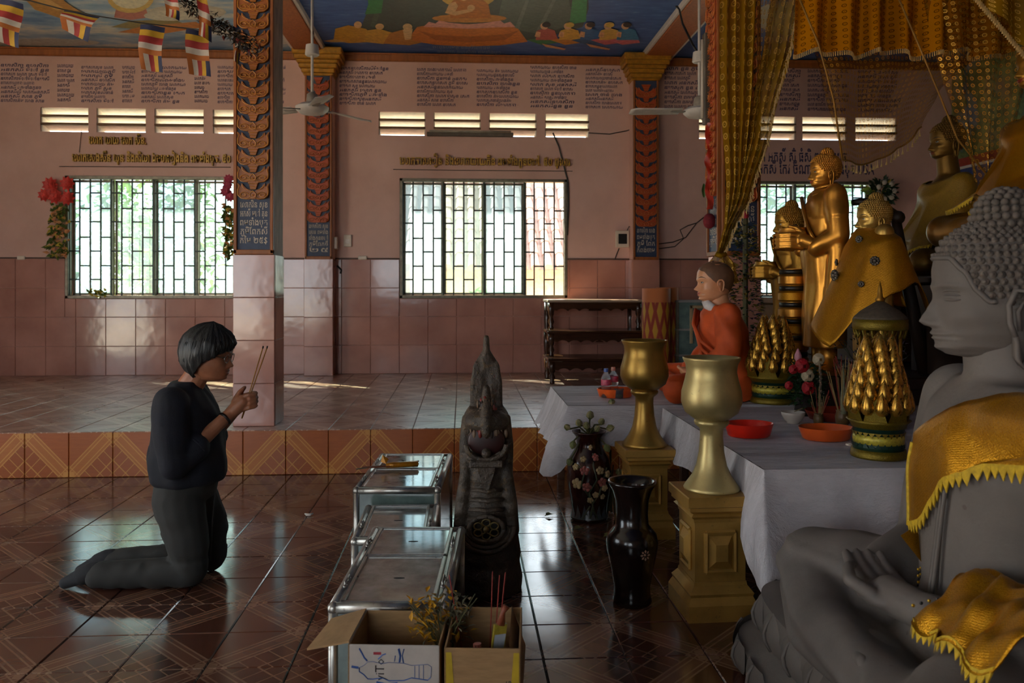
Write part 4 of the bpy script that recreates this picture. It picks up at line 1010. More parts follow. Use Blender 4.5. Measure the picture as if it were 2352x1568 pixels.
p2 = P(1812, 780, 5.55); left = standing('standing_buddha_statue', 'smaller dark gold standing Buddha at the left, behind a stack of gold rings', (p2.x, p2.y, AZ - .06), pi - .05, P(1812, 458, 5.55).z - AZ + .06, G_DULL, G_DULL, G_DULL, headk=.2)
p3 = P(2005, 840, 4.5); right = standing('standing_buddha_statue', 'gold standing Buddha wearing a yellow sequined cape with dark rosettes', (p3.x, p3.y, AZ), pi - .1, P(2000, 440, 4.5).z - AZ, G_PALE, G_PALE, G_PALE, bowl=False, headk=.2)
# cape over the right statue
k3 = (P(2000, 440, 4.5).z - AZ) / 1.40
def cape(u, v):
    a = lerp(-2.7, 2.7, u); z = lerp(1.13, interp([(0, .55), (.2, .62), (.36, .52), (.5, .40), (.60, .28), (.68, .52), (.78, .66), (.88, .74), (1, .5)], u), v) * k3
    fl = .09 + .15 * v ** .7 + .10 * v * exp(-((u - .56) / .12) ** 2)
    fl += .008 * sin(a * 7 + v * 3) * v
    return Vector(((fl + .03) * cos(a) * k3 * (.95 + .35 * v), (fl + .17 * min(1, v * 5)) * sin(a) * k3, z))
q = MB().grid(cape, 56, 26); vs_, fs_ = evalmesh(q.mesh('c'), [('SOLIDIFY', dict(thickness=.005, offset=1))]); q = MB(); q.add(vs_, fs_)
q.build('sequined_cape', CL_GOLD2, right, True)
for (u, v, r) in ((.60, .10, .03), (.52, .46, .046), (.70, .42, .036), (.44, .36, .028), (.66, .62, .024)):
    c = cape(u, v) * 1.0; n = Vector((c.x, c.y, 0)).normalized(); q = MB(); rr = r * k3
    for k in range(9): a = 2 * pi * k / 9; x = Vector((-n.y, n.x, 0)); q.ball(c + n * .012 + x * cos(a) * rr * .62 + Vector((0, 0, sin(a) * rr * .62)), rr * .36, 6, 4)
    q.ball(c + n * .016, rr * .42, 8, 5); q.build('rosette', pm('black_silver_rosette', '#5d5348', .35, .4, var=.6, scale=160), right, True)
# gold rings stacked in front of the left statue
rg = P(1822, 800, 5.3)
rt_ = thing('gold_ring_stack', 'stack of gold and black ribbed rings in front of the small dark gold statue', 'offering stack', (rg.x, rg.y, AZ - .1))
zb = 0; q = MB(); q.cur = 0
topz = P(1822, 618, 5.3).z - AZ + .1
nr = 7
for k in range(nr):
    z = topz * k / nr; h = topz / nr
    MB().lathe([(.085, z), (.098, z + h * .12), (.098, z + h * .55), (.085, z + h * .68), (.085, z + h)], 24).build('gold_ring', CL_GOLD2 if k % 2 else G_BRIGHT, rt_, True, angle=.7)
    MB().lathe([(.080, z + h * .66), (.0905, z + h * .70), (.0905, z + h * .95), (.08, z + h)], 24).build('dark_band', pm('black_ring_band', '#1d140b', .4), rt_, True)
# ================================================================== seated gold statues, upper right
def seated(name, label, loc, rz, Ht, skin, robe, hair, shawl=None, lips='#8a2a22', ush=(.17, .2), spire=False, yaw=0.0):
    t = thing(name, label, 'statue', loc, rz); k = Ht / 1.18
    def f(a): return a * k
    pr = [('l', [((-.02, 0, 0), f(.24), f(.28)), ((-.02, 0, f(.12)), f(.21), f(.25)), ((0, 0, f(.3)), f(.155), f(.2)), ((0, 0, f(.46)), f(.15), f(.21)), ((0, 0, f(.58)), f(.14), f(.235)), ((-.01, 0, f(.66)), f(.11), f(.22)), ((-.02, 0, f(.72)), f(.08), f(.15))]), ('c', [(-.02, 0, f(.68)), (0, 0, f(.86))], [f(.08), f(.07)])]
    for s in (-1, 1):
        pr += [('c', [(0, s * f(.15), f(.1)), (f(.34), s * f(.42), f(.1))], [f(.13), f(.10)]), ('c', [(f(.34), s * f(.42), f(.09)), (f(.28), s * f(-.1), f(.08))], [f(.09), f(.075)]),
               ('c', [(0, s * f(.23), f(.64)), (f(.03), s * f(.30), f(.38)), (f(.24), s * f(.12), f(.24))], [f(.075), f(.06), f(.045)])]
    bd = blob(pr, .012 * k, 6, lambda v: v + Vector((0, 0, .004 * k * sin(v.y / k * 40 + v.x / k * 25))) if v.z < f(.2) else v); bd.build('body', skin, t, True)
    hp = [('s', (f(.27), 0, f(.23)), (f(.05), f(.09), f(.03)))]
    hand_mb(hp, [([(f(.30 - .02 * i), f(-.04), f(.235)), (f(.30 - .02 * i), f(-.13), f(.245))], [f(.014), f(.009)]) for i in range(4)] + [([(f(.3), f(.05), f(.24)), (f(.33), 0, f(.265)), (f(.31), f(-.03), f(.275))], [f(.014), f(.012), f(.008)])], .007 * k, 3).build('hand', skin, t, True)
    statue_head(t, skin, hair, f(.27), (f(.0), 0, f(.845)), yaw=yaw, na=48, nz=56, ush=ush, lips=lips, spire=spire)
    b = MB().lathe([(f(.46), f(-.16)), (f(.47), f(-.12)), (f(.42), f(-.09)), (f(.45), f(-.03)), (f(.43), 0), (0, 0)], 36, sx=.9, sy=1.15); b.build('lotus_seat', robe, t, True, angle=.6)
    if shawl:
        g = MB(); g.grid(lambda u, v: Vector((f(.5) * cos(lerp(-1.9, 2.9, u)) * (1 if v < .8 else (1 - (v - .8) * 3)), f(.5) * sin(lerp(-1.9, 2.9, u)) * (1 if v < .8 else (1 - (v - .8) * 3)), lerp(f(interp([(0, .55), (.35, .34), (.5, .30), (.7, .42), (1, .5)], u)), f(.74), v))), 60, 28)
        w = wrap(g, bd, .014 * k, .004, fn=wrinkle(.014 * k, 4)); so = w.build('shoulder_shawl', shawl, t, True); lace([w.v[i] for i in range(60)], (0, 0, -1), .02 * k, .02 * k, 'lace_edge', so, CL_YEL)
    return t
ZA = P(2180, 640, 6.0).z
M_SHAWL = sequin('mustard_shawl_cloth', '#8f6a10', '#a8821c', 200, .25, .55, '#5d430a')
p4 = P(2175, 620, 6.0); s1 = seated('seated_buddha_statue', 'seated gold Buddha with a mustard shawl, by the right wall below the net canopy', (p4.x, p4.y, ZA), pi - .12, P(2168, 258, 6.0).z - ZA, G_OLD, G_OLD, G_OLD, M_SHAWL, yaw=.0)
p5 = P(2388, 560, 4.6); zz = P(2345, 560, 4.6).z
s2 = seated('seated_buddha_statue', 'large gold statue with a sequined shawl, cut by the right edge of the picture', (p5.x, p5.y, zz), pi - .2, P(2345, 62, 4.6).z - zz, G_DULL, G_PALE, G_DULL, CL_GOLD, yaw=.1)
# ================================================================== wax monk in orange
pmk = P(1655, 930, 5.18); ZM = .64
monk = thing('monk_statue', 'lifelike monk figure with shaved head, wrapped in an orange robe, seated', 'statue', (pmk.x, pmk.y, ZM), pi - .10)
M_WAX = MT('wax_skin'); v_ = M_WAX.coord('Object'); n1 = M_WAX.noise(v_, 9, 4); g3 = M_WAX.xyz(v_)
c_ = M_WAX.ramp(n1, [(.3, lin('#c27f54')), (.7, lin('#dda076'))]); M_WAX = M_WAX.fin(c_, .4)
M_STUB = pm('shaved_scalp', '#6b4a34', .6, var=.15, scale=40)
M_ROBE = pm('orange_robe_cloth', '#c04a12', .72, var=.22, scale=7, bump=.25, bscale=180)
HM_ = .265
pr = [('l', [((-.05, 0, 0), .22, .27), ((-.05, 0, .12), .20, .25), ((-.03, 0, .28), .165, .225), ((-.01, 0, .42), .155, .22), ((-.0, 0, .52), .125, .20), ((0, 0, .585), .085, .13)])]
for s in (-1, 1):
    pr += [('c', [(0, s * .2, .52), (.0, s * .255, .30), (.16, s * .15, .17)], [.085, .075, .06]), ('c', [(-.02, s * .14, .09), (.34, s * .36, .09)], [.12, .085]), ('c', [(.34, s * .36, .075), (.30, -s * .1, .07)], [.075, .06])]
def mfold(v):
    if v.z > .14:
        w = sin((v.z * 34 + v.y * 22 - v.x * 30) + 2 * fnoise(v, 4)); d = Vector((v.x, v.y, 0)); d = d.normalized() if d.length > .01 else Vector((1, 0, 0)); return v + d * .0075 * w
    return v + Vector((0, 0, .006 * sin(v.y * 46 + v.x * 20)))
mb_ = blob(pr, .010, 5, mfold); mb_.build('robe', M_ROBE, monk, True)
MM = Matrix.Translation((.035, 0, .605)) @ Matrix.Rotation(.06, 4, 'Z') @ Matrix.Rotation(.05, 4, 'Y')
scaled(head_mb(MNK, 72, 80), HM_, MM).build('head', M_WAX, monk, True, fixn=True)
MB().tube([(.0, 0, .54), (.02, 0, .66)], [.068, .064], 18).build('neck', M_WAX, monk, True)
sc_ = MB(); sc_.grid(lambda u, v: head_pt(lerp(-pi, pi, u), lerp(interp([(0, .80), (.7, .74), (1.05, .60), (1.3, .5), (1.7, .36), (3.2, .16)], abs(lerp(-pi, pi, u))), .999, v), MNK, .005), 60, 16)
scaled(sc_, HM_, MM).build('shaved_hair', M_STUB, monk, True)
for s in (-1, 1): scaled(ear_mb(s, .24, .53, w=.085, th=.06), HM_, MM).build('ear', M_WAX, monk, True)
face_paint(monk, MNK, HM_, MM, '#b5524a')
q = MB().tube([(.085, -.03, .60), (.09, .04, .585), (.06, .09, .56)], [.03, .032, .025], 8); q.build('white_scarf', pm('white_scarf_cloth', '#d9d2cc', .8), monk, True)
q = MB()
for off in range(4): q.tube([(.13 - .02 * off, -.16 - .01 * off, .55 - .01 * off), (.17 - .012 * off, -.02, .46 - .035 * off), (.15 - .005 * off, .13, .36 - .05 * off), (.06, .22, .28 - .05 * off)], .012, 6)
q.build('robe_fold', M_ROBE, monk, True)
hand_mb([('s', (.22, .02, .16), (.045, .075, .028))], [([(.245 - .02 * i, -.03, .165), (.25 - .02 * i, -.10, .17)], [.012, .008]) for i in range(4)] + [([(.24, .06, .165), (.275, .03, .185), (.27, 0, .19)], [.013, .011, .008])], .006, 3).build('hand', M_WAX, monk, True)
# ================================================================== cloth-covered tables
M_CLOTH = MT('white_cotton_tablecloth'); v_ = M_CLOTH.coord('World'); n1 = M_CLOTH.noise(v_, 3, 5, .6, (.6, 3, 1)); n2 = M_CLOTH.noise(v_, 30, 4, .65, (.25, 3, 1)); n3 = M_CLOTH.noise(v_, 160, 2)
M_CLOTH.bump(n2 * 1.6 + n1 * 2 + n3 * .2, .75, .010); M_CLOTH = M_CLOTH.fin(M_CLOTH.ramp(n1, [(.3, lin('#b0a8a9')), (.7, lin('#dcd5d6'))]), .8)
M_WOOD = pm('dark_table_wood', '#4a2f1e', .5, var=.3, scale=14, stretch=(6, 6, .6))
def table(name, label, xa, xb, ya, yb, z, legs, w=.05):
    t = thing(name, label, 'table', ((xa + xb) / 2, (ya + yb) / 2, 0)); o = Vector(t.location)
    MB().bbox((xa, ya, z - .04), (xb, yb, z - .008), .004).build('tabletop', M_WOOD, t, org=o)
    MB().bbox((xa + .03, ya + .03, z - .12), (xb - .03, yb - .03, z - .04), .004).build('apron', M_WOOD, t, org=o)
    for x, y in legs: MB().bbox((x - w / 2, y - w / 2, 0), (x + w / 2, y + w / 2, z - .04), .004).build('leg', M_WOOD, t, org=o)
    return t
def cloth(label, xa, xb, ya, yb, z, drop_f, drop_l, n=70, flare=.05, corner=.16, seed=1):
    """sheet over a table: top, front drop, left drop and a long hanging corner between them"""
    b = MB(); dn = 16
    def top(u, v):
        x, y = lerp(xa, xb, u), lerp(ya, yb, v); return Vector((x, y, z + .002 + .0018 * fnoise((x * 2, y * 9, seed), 3) + .0012 * sin(y * 60 + 2 * fnoise((x, y, 0), 2))))
    b.grid(top, n, n)
    # one continuous skirt from back-left, round the front-left corner, to front-right
    per = [(xa, lerp(yb, ya, k / 30), -1, 0) for k in range(31)] + [(xa, ya, cos(a), sin(a)) for a in [pi + pi / 2 * k / 7 for k in range(1, 7)]] + [(lerp(xa, xb, k / 40), ya, 0, -1) for k in range(41)]
    m = len(per)
    def sk(i, v):
        x, y, nx, ny = per[i]; c = exp(-((i - 33.5) / 5.0) ** 2); d = lerp(drop_l, drop_f, min(1, max(0, (i - 30) / 7))) + corner * c
        d *= 1 + .03 * sin(i * 1.1 + seed)
        wv = .018 * sin(i * .95 + seed) + .012 * sin(i * .37 + 1.3 * seed); o = (flare * v ** 1.2 + wv * v) * (1 + .5 * c) + .004 + .05 * c * sin(pi * v * .9)
        return Vector((x + nx * o, y + ny * o, z + .002 - d * v + .0))
    b.add([sk(i, j / dn) for j in range(dn + 1) for i in range(m)], [(j * m + i, (j + 1) * m + i, (j + 1) * m + i + 1, j * m + i + 1) for j in range(dn) for i in range(m - 1)])
    o = b.build('tablecloth', M_CLOTH, None, True, org=((xa + xb) / 2, (ya + yb) / 2, z), loc=((xa + xb) / 2, (ya + yb) / 2, z), fixn=False)
    return tag(o, label, 'tablecloth')
TZ = .63
a1, c1 = G(1308, 932, TZ), G(1270, 888, TZ)
t1x0, t1y0, t1y1 = (a1.x + c1.x) / 2, a1.y, c1.y
table('altar_table', 'low wooden table at the back, under the cloth with the water bottles', t1x0, 2.0, t1y0, t1y1, TZ, [(t1x0 + .06, t1y0 + .06), (t1x0 + .05, t1y1 - .06), (1.9, t1y0 + .06), (1.9, t1y1 - .06)])
cloth('white cloth over the back table, carrying the bottles on an orange tray', t1x0 - .01, 2.02, t1y0 - .01, t1y1 + .01, TZ, .22, .26, flare=.10, corner=.14, seed=2)
a2, c2 = G(1757, 1078, TZ), G(1530, 938, TZ)
t2x0, t2y0, t2y1 = (a2.x + c2.x) / 2, a2.y, c2.y
table('altar_table', 'wooden table under the wrinkled cloth, carrying the offerings and the red tray', t2x0, 2.9, t2y0, t2y1, TZ, [(t2x0 + .07, t2y0 + .2), (t2x0 + .09, t2y1 - .07), (2.8, t2y0 + .07), (2.8, t2y1 - .07), (2.0, t2y0 + .12)], .045)
cloth('wrinkled white cloth over the near table, carrying the red and orange trays', t2x0 - .01, 2.92, t2y0 - .01, t2y1 + .01, TZ, .36, .22, flare=.05, corner=.14, seed=5)
al = thing('altar_platform', 'dark tiered altar behind the near table, under the standing gold statues', 'altar', (2.9, 5.4, 0))
q = MB().bbox((2.14, t2y1 + .03, 0), (4.6, 6.0, .76), .01).bbox((2.12, t2y1 + .02, .72), (4.6, 6.02, .798), .01).bbox((2.36, 6.02, 0), (4.6, 7.6, .798), .01); q.build('lower_tier', pm('dark_altar_wood', '#2a1a0e', .5, var=.3), al, org=al.location)
ZA2 = ZA - .145 * (P(2168, 258, 6.0).z - ZA) / 1.18
al2 = thing('altar_upper_tier', 'gold brown upper altar tier under the mustard-shawled seated statue', 'altar', (3.7, 6.5, .80)); M_GBW = pm('gold_brown_altar_wood', '#5a3a16', .4, .2, var=.4)
MB().bbox((2.75, 5.6, .80), (4.8, 7.6, ZA2 - .06), .01).build('tier_body', M_GBW, al2, org=al2.location); MB().bbox((2.72, 5.56, ZA2 - .06), (4.82, 7.6, ZA2 - .002), .01).build('tier_top', M_GBW, al2, org=al2.location)
al3 = thing('side_altar', 'dark side altar under the large statue at the right edge', 'altar', (p5.x, 4.6, .80)); z3 = zz - .17 * (P(2345, 62, 4.6).z - zz) / 1.18
MB().bbox((p5.x - .5, 4.1, .80), (p5.x + .6, 5.1, z3 - .05), .01).build('altar_body', MC['dark_altar_wood'], al3, org=al3.location); MB().bbox((p5.x - .53, 4.07, z3 - .05), (p5.x + .63, 5.13, z3 - .002), .01).build('altar_top', MC['dark_altar_wood'], al3, org=al3.location)
# throne behind the small right statue
tb = P(2085, 700, 4.95); ch = thing('carved_throne_back', 'dark carved wooden throne back behind the caped gold statue', 'throne', (tb.x, tb.y, AZ)); o = Vector(ch.location)
q = MB()
za, zb_ = P(2085, 505, 4.95).z, P(2085, 840, 4.95).z
q.tube([P(2058, 505, 4.95), P(2075, 600, 4.95), P(2095, 700, 4.95), (P(2125, 840, 4.95).x, 4.95, AZ)], [.03, .035, .04, .045], 8); q.ball(P(2062, 500, 4.95), .045, 8, 6); q.build('throne_post', MC['dark_altar_wood'], ch, True, org=o)
q = MB().bbox((P(1990, 500, 4.98).x, 4.97, AZ), (P(2070, 500, 4.98).x, 5.0, za - .06), .01); q.build('back_board', MC['dark_altar_wood'], ch, org=o)
q = MB().tube([P(1958, 465, 4.98), P(2010, 460, 4.98), P(2058, 490, 4.98)], [.02, .024, .02], 8); q.build('top_rail', MC['dark_altar_wood'], ch, True, org=o)
# ================================================================== pedestals and goblets
M_PED = gold_mat('antique_gold_pedestal', '#b58a42', .42, '#5a4c2c', .12, 5, .55)
def pedestal_and_goblet(px, py0, W, Ht, hg, lab_p, lab_g, rz, gr):
    c = px; ped = thing('pedestal', lab_p, 'pedestal', c, rz, gr[0]); h = W / 2
    MB().sq([(h * 1.0, 0), (h * 1.0, Ht * .13), (h * .97, Ht * .15), (h * .90, Ht * .19), (h * .93, Ht * .215), (h * .78, Ht * .27), (h * .76, Ht * .30)]).build('base_moulding', M_PED, ped)
    MB().sq([(h * .74, Ht * .28), (h * .74, Ht * .80)]).build('shaft', M_PED, ped)
    MB().sq([(h * .76, Ht * .78), (h * .78, Ht * .81), (h * .88, Ht * .835), (h * .80, Ht * .855), (h * .93, Ht * .88), (h * .93, Ht * .91), (h * 1.0, Ht * .92), (h * 1.0, Ht * .99), (h * .98, Ht)]).build('cap_moulding', M_PED, ped)
    for k in range(4):
        a = k * pi / 2; M = Matrix.Rotation(a, 4, 'Z'); q = MB(); w = h * .42; z0, z1 = Ht * .38, Ht * .70; d = h * .74
        fr = [(-w, z0), (w, z0), (w, z1), (-w, z1)]
        for i in range(4):
            (xa, za), (xb, zb) = fr[i], fr[(i + 1) % 4]; q.tube([(xa, -d - .004, za), (xb, -d - .004, zb)], .010, 6)
        i1, i2 = .82, .42; zc, hh = (z0 + z1) / 2, (z1 - z0) / 2
        A = [(-w * i1, -d - .002, zc - hh * i1), (w * i1, -d - .002, zc - hh * i1), (w * i1, -d - .002, zc + hh * i1), (-w * i1, -d - .002, zc + hh * i1)]
        B = [(-w * i2, -d - .022, zc - hh * i2), (w * i2, -d - .022, zc - hh * i2), (w * i2, -d - .022, zc + hh * i2), (-w * i2, -d - .022, zc + hh * i2)]
        q.add(A + B, [(0, 1, 5, 4), (1, 2, 6, 5), (2, 3, 7, 6), (3, 0, 4, 7), (4, 5, 6, 7)])
        o = MB(); o.add([M @ Vector(v) for v in q.v], q.f); o.build('raised_panel', M_PED, ped)
    s = hg / 1.0
    gb = thing('goblet', lab_g, 'goblet', (c[0], c[1], Ht), 0, gr[1]); r = lambda x: x * s
    M_G = gold_mat('window_lit_goblet', '#bba66e', .40, '#5a5238', .1, 4, .65) if 'nearer' in lab_g else gold_mat('aged_gold_goblet', '#a5803c', .36, '#4a4028', .1, 4)  # nearer goblet: reflected window light put into a paler gold
    MB().lathe([(r(.205), 0), (r(.21), r(.012)), (r(.20), r(.03)), (r(.15), r(.10)), (r(.115), r(.18)), (r(.095), r(.28)), (r(.085), r(.40)), (r(.088), r(.46)), (r(.125), r(.49)), (r(.132), r(.51)), (r(.122), r(.53))], 40).build('stem', M_G, gb, True)
    MB().lathe([(r(.10), r(.52)), (r(.135), r(.535)), (r(.20), r(.585)), (r(.228), r(.66)), (r(.225), r(.74)), (r(.20), r(.83)), (r(.188), r(.89)), (r(.195), r(.945)), (r(.215), r(.985)), (r(.216), r(1.0)), (r(.205), r(.998)), (r(.185), r(.95)), (r(.178), r(.89)), (r(.19), r(.83)), (r(.21), r(.74)), (r(.2), r(.64)), (r(.0), r(.58))], 40).build('bowl', M_G, gb, True)
    return ped, gb
pc = G(1570, 1431); W_ = .285
pedestal_and_goblet((pc.x + W_ * .5 + .015, pc.y + W_ * .5, 0), 0, W_, .50, P(1632, 822, pc.y + .15).z - .495, 'nearer antique gold pedestal, beside the black vase', 'nearer gold goblet with window light in its pale colour, in front of the wrinkled tablecloth', math.radians(2), ('gold pedestals in front of the altar', 'gold goblets on the pedestals'))
g2 = P(1480, 1020, 4.42); zt = g2.z
pedestal_and_goblet((g2.x, g2.y, 0), 0, .27, zt - .005, P(1480, 778, 4.42).z - zt + .0, 'farther gold pedestal, half hidden behind the black vase', 'farther dark gold goblet, between the two tablecloths', math.radians(2), ('gold pedestals in front of the altar', 'gold goblets on the pedestals'))
# ================================================================== vases
M_BLKG = pm('black_brown_glaze', '#150c09', .18, var=.5, scale=9, bump=.12, bscale=50)
bv = G(1462, 1402); v1 = thing('vase', 'tall black glazed vase with one faded flower, on the dark floor', 'vase', (bv.x, bv.y + .09, 0)); s = S(1462, bv.y)
hz_ = 288 * s; w_ = lambda px: px * s / 2
MB().lathe([(w_(86), 0), (w_(92), hz_ * .02), (w_(86), hz_ * .07), (w_(84), hz_ * .13), (w_(97), hz_ * .27), (w_(117), hz_ * .42), (w_(122), hz_ * .50), (w_(114), hz_ * .565), (w_(92), hz_ * .61), (w_(78), hz_ * .64), (w_(74), hz_ * .73), (w_(78), hz_ * .84), (w_(92), hz_ * .92), (w_(108), hz_ * .965), (w_(114), hz_ * .985), (w_(112), hz_), (w_(98), hz_ * .995), (w_(84), hz_ * .93), (w_(68), hz_ * .8), (0, hz_ * .7)], 44).build('vase_body', M_BLKG, v1, True)
q = MB(); zc = hz_ * .45
for k in range(8):
    a = 2 * pi * k / 8; rr = w_(26)
    def fp(x, z): R_ = w_(122) * 1.003 + .003; return Vector((x, -sqrt(max(R_ ** 2 - x * x, 0)), zc + z))
    q.add([fp(rr * .3 * cos(a), rr * .3 * sin(a)), fp(rr * .75 * cos(a - .3), rr * .75 * sin(a - .3)), fp(rr * cos(a), rr * sin(a)), fp(rr * .75 * cos(a + .3), rr * .75 * sin(a + .3))], [(0, 1, 2, 3)])
q.ball((0, -w_(122) * 1.0, zc), (rr * .22, .004, rr * .22), 8, 5); M2 = Matrix.Rotation(.3, 4, 'Z'); qq = MB(); qq.add([M2 @ Vector(v) for v in q.v], q.f); qq.build('painted_flower', pm('faded_pink_flower', '#8a6a58', .5, var=.3, scale=30), v1)
fv = G(1358, 1200); v2 = thing('vase', 'dark red vase painted with blossom branches, holding wilted lotus buds', 'vase', (fv.x, fv.y + .08, 0)); s = S(1358, fv.y); hz_ = 205 * s
M_RVG = pm('maroon_glaze', '#2b0f0b', .16, var=.4, scale=7)
pv = [(w_(84), 0), (w_(88), hz_ * .03), (w_(80), hz_ * .1), (w_(88), hz_ * .22), (w_(102), hz_ * .42), (w_(105), hz_ * .56), (w_(92), hz_ * .70), (w_(66), hz_ * .80), (w_(58), hz_ * .86), (w_(62), hz_ * .94), (w_(78), hz_ * .985), (w_(80), hz_), (w_(70), hz_ * .995), (w_(52), hz_ * .9), (0, hz_ * .8)]
MB().lathe(pv, 44).build('vase_body', M_RVG, v2, True)
def onv(a, z, off=.003):
    r = interp([(zz_, rr_) for rr_, zz_ in pv[:11]], z) + off; return Vector((r * sin(a), -r * cos(a), z))
q = MB(); q2 = MB(); q3 = MB(); q4 = MB()
for pth in ([(-.1, .06), (.05, .2), (-.15, .36), (.2, .5), (.05, .64), (.1, .78)], [(.0, .22), (.35, .34), (.5, .5), (.75, .62)], [(-.1, .3), (-.5, .44), (-.35, .58), (-.75, .66)], [(.3, .06), (.1, .15), (.0, .25)], [(-.5, .05), (-.3, .13), (-.1, .2)]):
    q.tube([onv(a, z * hz_, .002) for a, z in pth], .005, 5)
for a, z, w, ty in ((-.35, .60, 1, 0), (-.25, .42, 1, 0), (.45, .47, 1, 0), (.2, .74, .8, 0), (-.7, .45, 1.2, 1), (.35, .60, .9, 1), (.6, .40, .8, 1), (.15, .33, .7, 1), (-.1, .27, .7, 1), (.75, .55, .8, 1), (-.8, .63, .8, 1), (-.05, .84, .6, 1), (.55, .3, .6, 1), (-.45, .72, .7, 1)):
    t_ = MB()
    for k in range(5):
        b_ = 2 * pi * k / 5 + z * 9; rr = .015 * w; t_.ball(onv(a + rr * cos(b_) / .11, z * hz_ + rr * sin(b_)), (.0125 * w, .006, .0125 * w), 7, 4)
    t_.ball(onv(a, z * hz_), (.010 * w, .007, .010 * w), 7, 4)
    fo_ = t_.build('painted_blossom', pm('pink_blossom_paint', '#a2574e', .3) if ty == 0 else pm('cream_blossom_paint', '#b39b6e', .3), v2, True); fo_['label'] = 'pink painted blossom' if ty == 0 else 'cream painted blossom'
for k in range(7): a = -1.2 + .4 * k; q4.grid(lambda u, v: onv(a + (u - .5) * .42 * (1 - v), (.04 + .17 * v) * hz_, .0025), 4, 4)
q.build('painted_branch', pm('green_grey_branch_paint', '#3f4a36', .3), v2, True); 
q4.build('painted_wave', pm('blue_grey_wave_paint', '#3a4246', .3), v2)
M_LOT = [pm('wilted_lotus_green', '#6d7040', .6, var=.35, scale=30), pm('wilted_lotus_cream', '#a89a70', .6, var=.25, scale=30)]
M_STEM = pm('wilted_stem', '#4d4a28', .6)
def bud(par, p, d, L, name='lotus_bud', stem_from=None):
    p = Vector(p); d = Vector(d).normalized(); q = MB(); x = d.orthogonal().normalized(); y = d.cross(x)
    for k in range(7):
        a = 2 * pi * k / 7; q.cur = k % 2; o = (x * cos(a) + y * sin(a))
        pts = [p + o * L * .10, p + d * L * .35 + o * L * .36, p + d * L * .75 + o * L * .25, p + d * L * 1.0 + o * .02 * L]
        w = (y * cos(a) - x * sin(a)) * L * .24
        q.add([pts[0] - w * .4, pts[0] + w * .4, pts[1] - w, pts[1] + w, pts[2] - w * .8, pts[2] + w * .8, pts[3]], [(0, 1, 3, 2), (2, 3, 5, 4), (4, 5, 6)])
    q.cur = 0; q.ball(p + d * L * .4, L * .3, 8, 6)
    if stem_from is not None: q.cur = 2; q.tube([stem_from, (Vector(stem_from) + p) / 2 + Vector((0, 0, .03)), p], .005, 5)
    return q.build(name, M_LOT + [M_STEM], par, False)
top = Vector((0, 0, hz_ * .95))
for (px, py, dx, dz, L) in ((1308, 985, -.6, .5, .045), (1332, 978, -.3, .8, .05), (1355, 962, 0, 1, .055), (1378, 975, .3, .8, .048), (1393, 985, .8, .3, .05), (1318, 1012, -.3, -1, .05), (1390, 1020, .5, -1, .05), (1345, 985, .1, .9, .05), (1368, 990, .3, .6, .045), (1312, 1052, -.4, -.8, .05)):
    w = P(px, py, fv.y + .02) - Vector(v2.location); bud(v2, w, (dx, -.4, dz), L, 'lotus_bud', top)
# withered lotus leaves and stalks leaning behind the painted vase
wl = G(1408, 1195); w_t = thing('withered_lotus_bundle', 'withered lotus stalks lying on the floor between the painted vase and pedestal', 'flowers', (wl.x, wl.y + .12, 0))
q = MB()
for k in range(9): a = R.uniform(-.6, .6); q.tube([(R.uniform(-.03, .03), R.uniform(-.05, .05), .01), (.05 * a, .02, .1 + .02 * k), (.1 * a, .06, .16 + .03 * k)], [.006, .005, .004], 5)
q.build('stalk', M_STEM, w_t, True)
for k in range(5): bud(w_t, (R.uniform(-.05, .06), R.uniform(-.06, .03), .05 + .05 * k), (R.uniform(-1, 1), -.5, R.uniform(-.2, .8)), .05, 'wilted_bud')
# ================================================================== glass-topped aluminium donation boxes
M_AL = MT('worn_aluminium_frame'); v_ = M_AL.coord('Object'); n1 = M_AL.noise(v_, 14, 5, .7); n2 = M_AL.noise(v_, 70, 3)
M_AL = M_AL.fin(M_AL.mix(n2.gt(.66) * .5, M_AL.ramp(n1, [(.3, lin('#8d8a84')), (.7, lin('#bab7b0'))]), lin('#4b4038')), n1 * .25 + .2, .85)
M_GPAN = MT('dusty_box_glass'); v_ = M_GPAN.coord('Object'); n1 = M_GPAN.noise(v_, 11, 5, .7); M_GPAN = M_GPAN.fin(M_GPAN.ramp(n1, [(.35, lin('#6a6f6b')), (.75, lin('#a3a8a3'))]), n1 * .1 + .02, 0, .9)
M_GSIDE = pm('greenish_side_glass', '#5d6e6a', .15, var=.3, scale=12, spec=.8)
M_DARK = pm('dark_gap', '#0b0908', .8)
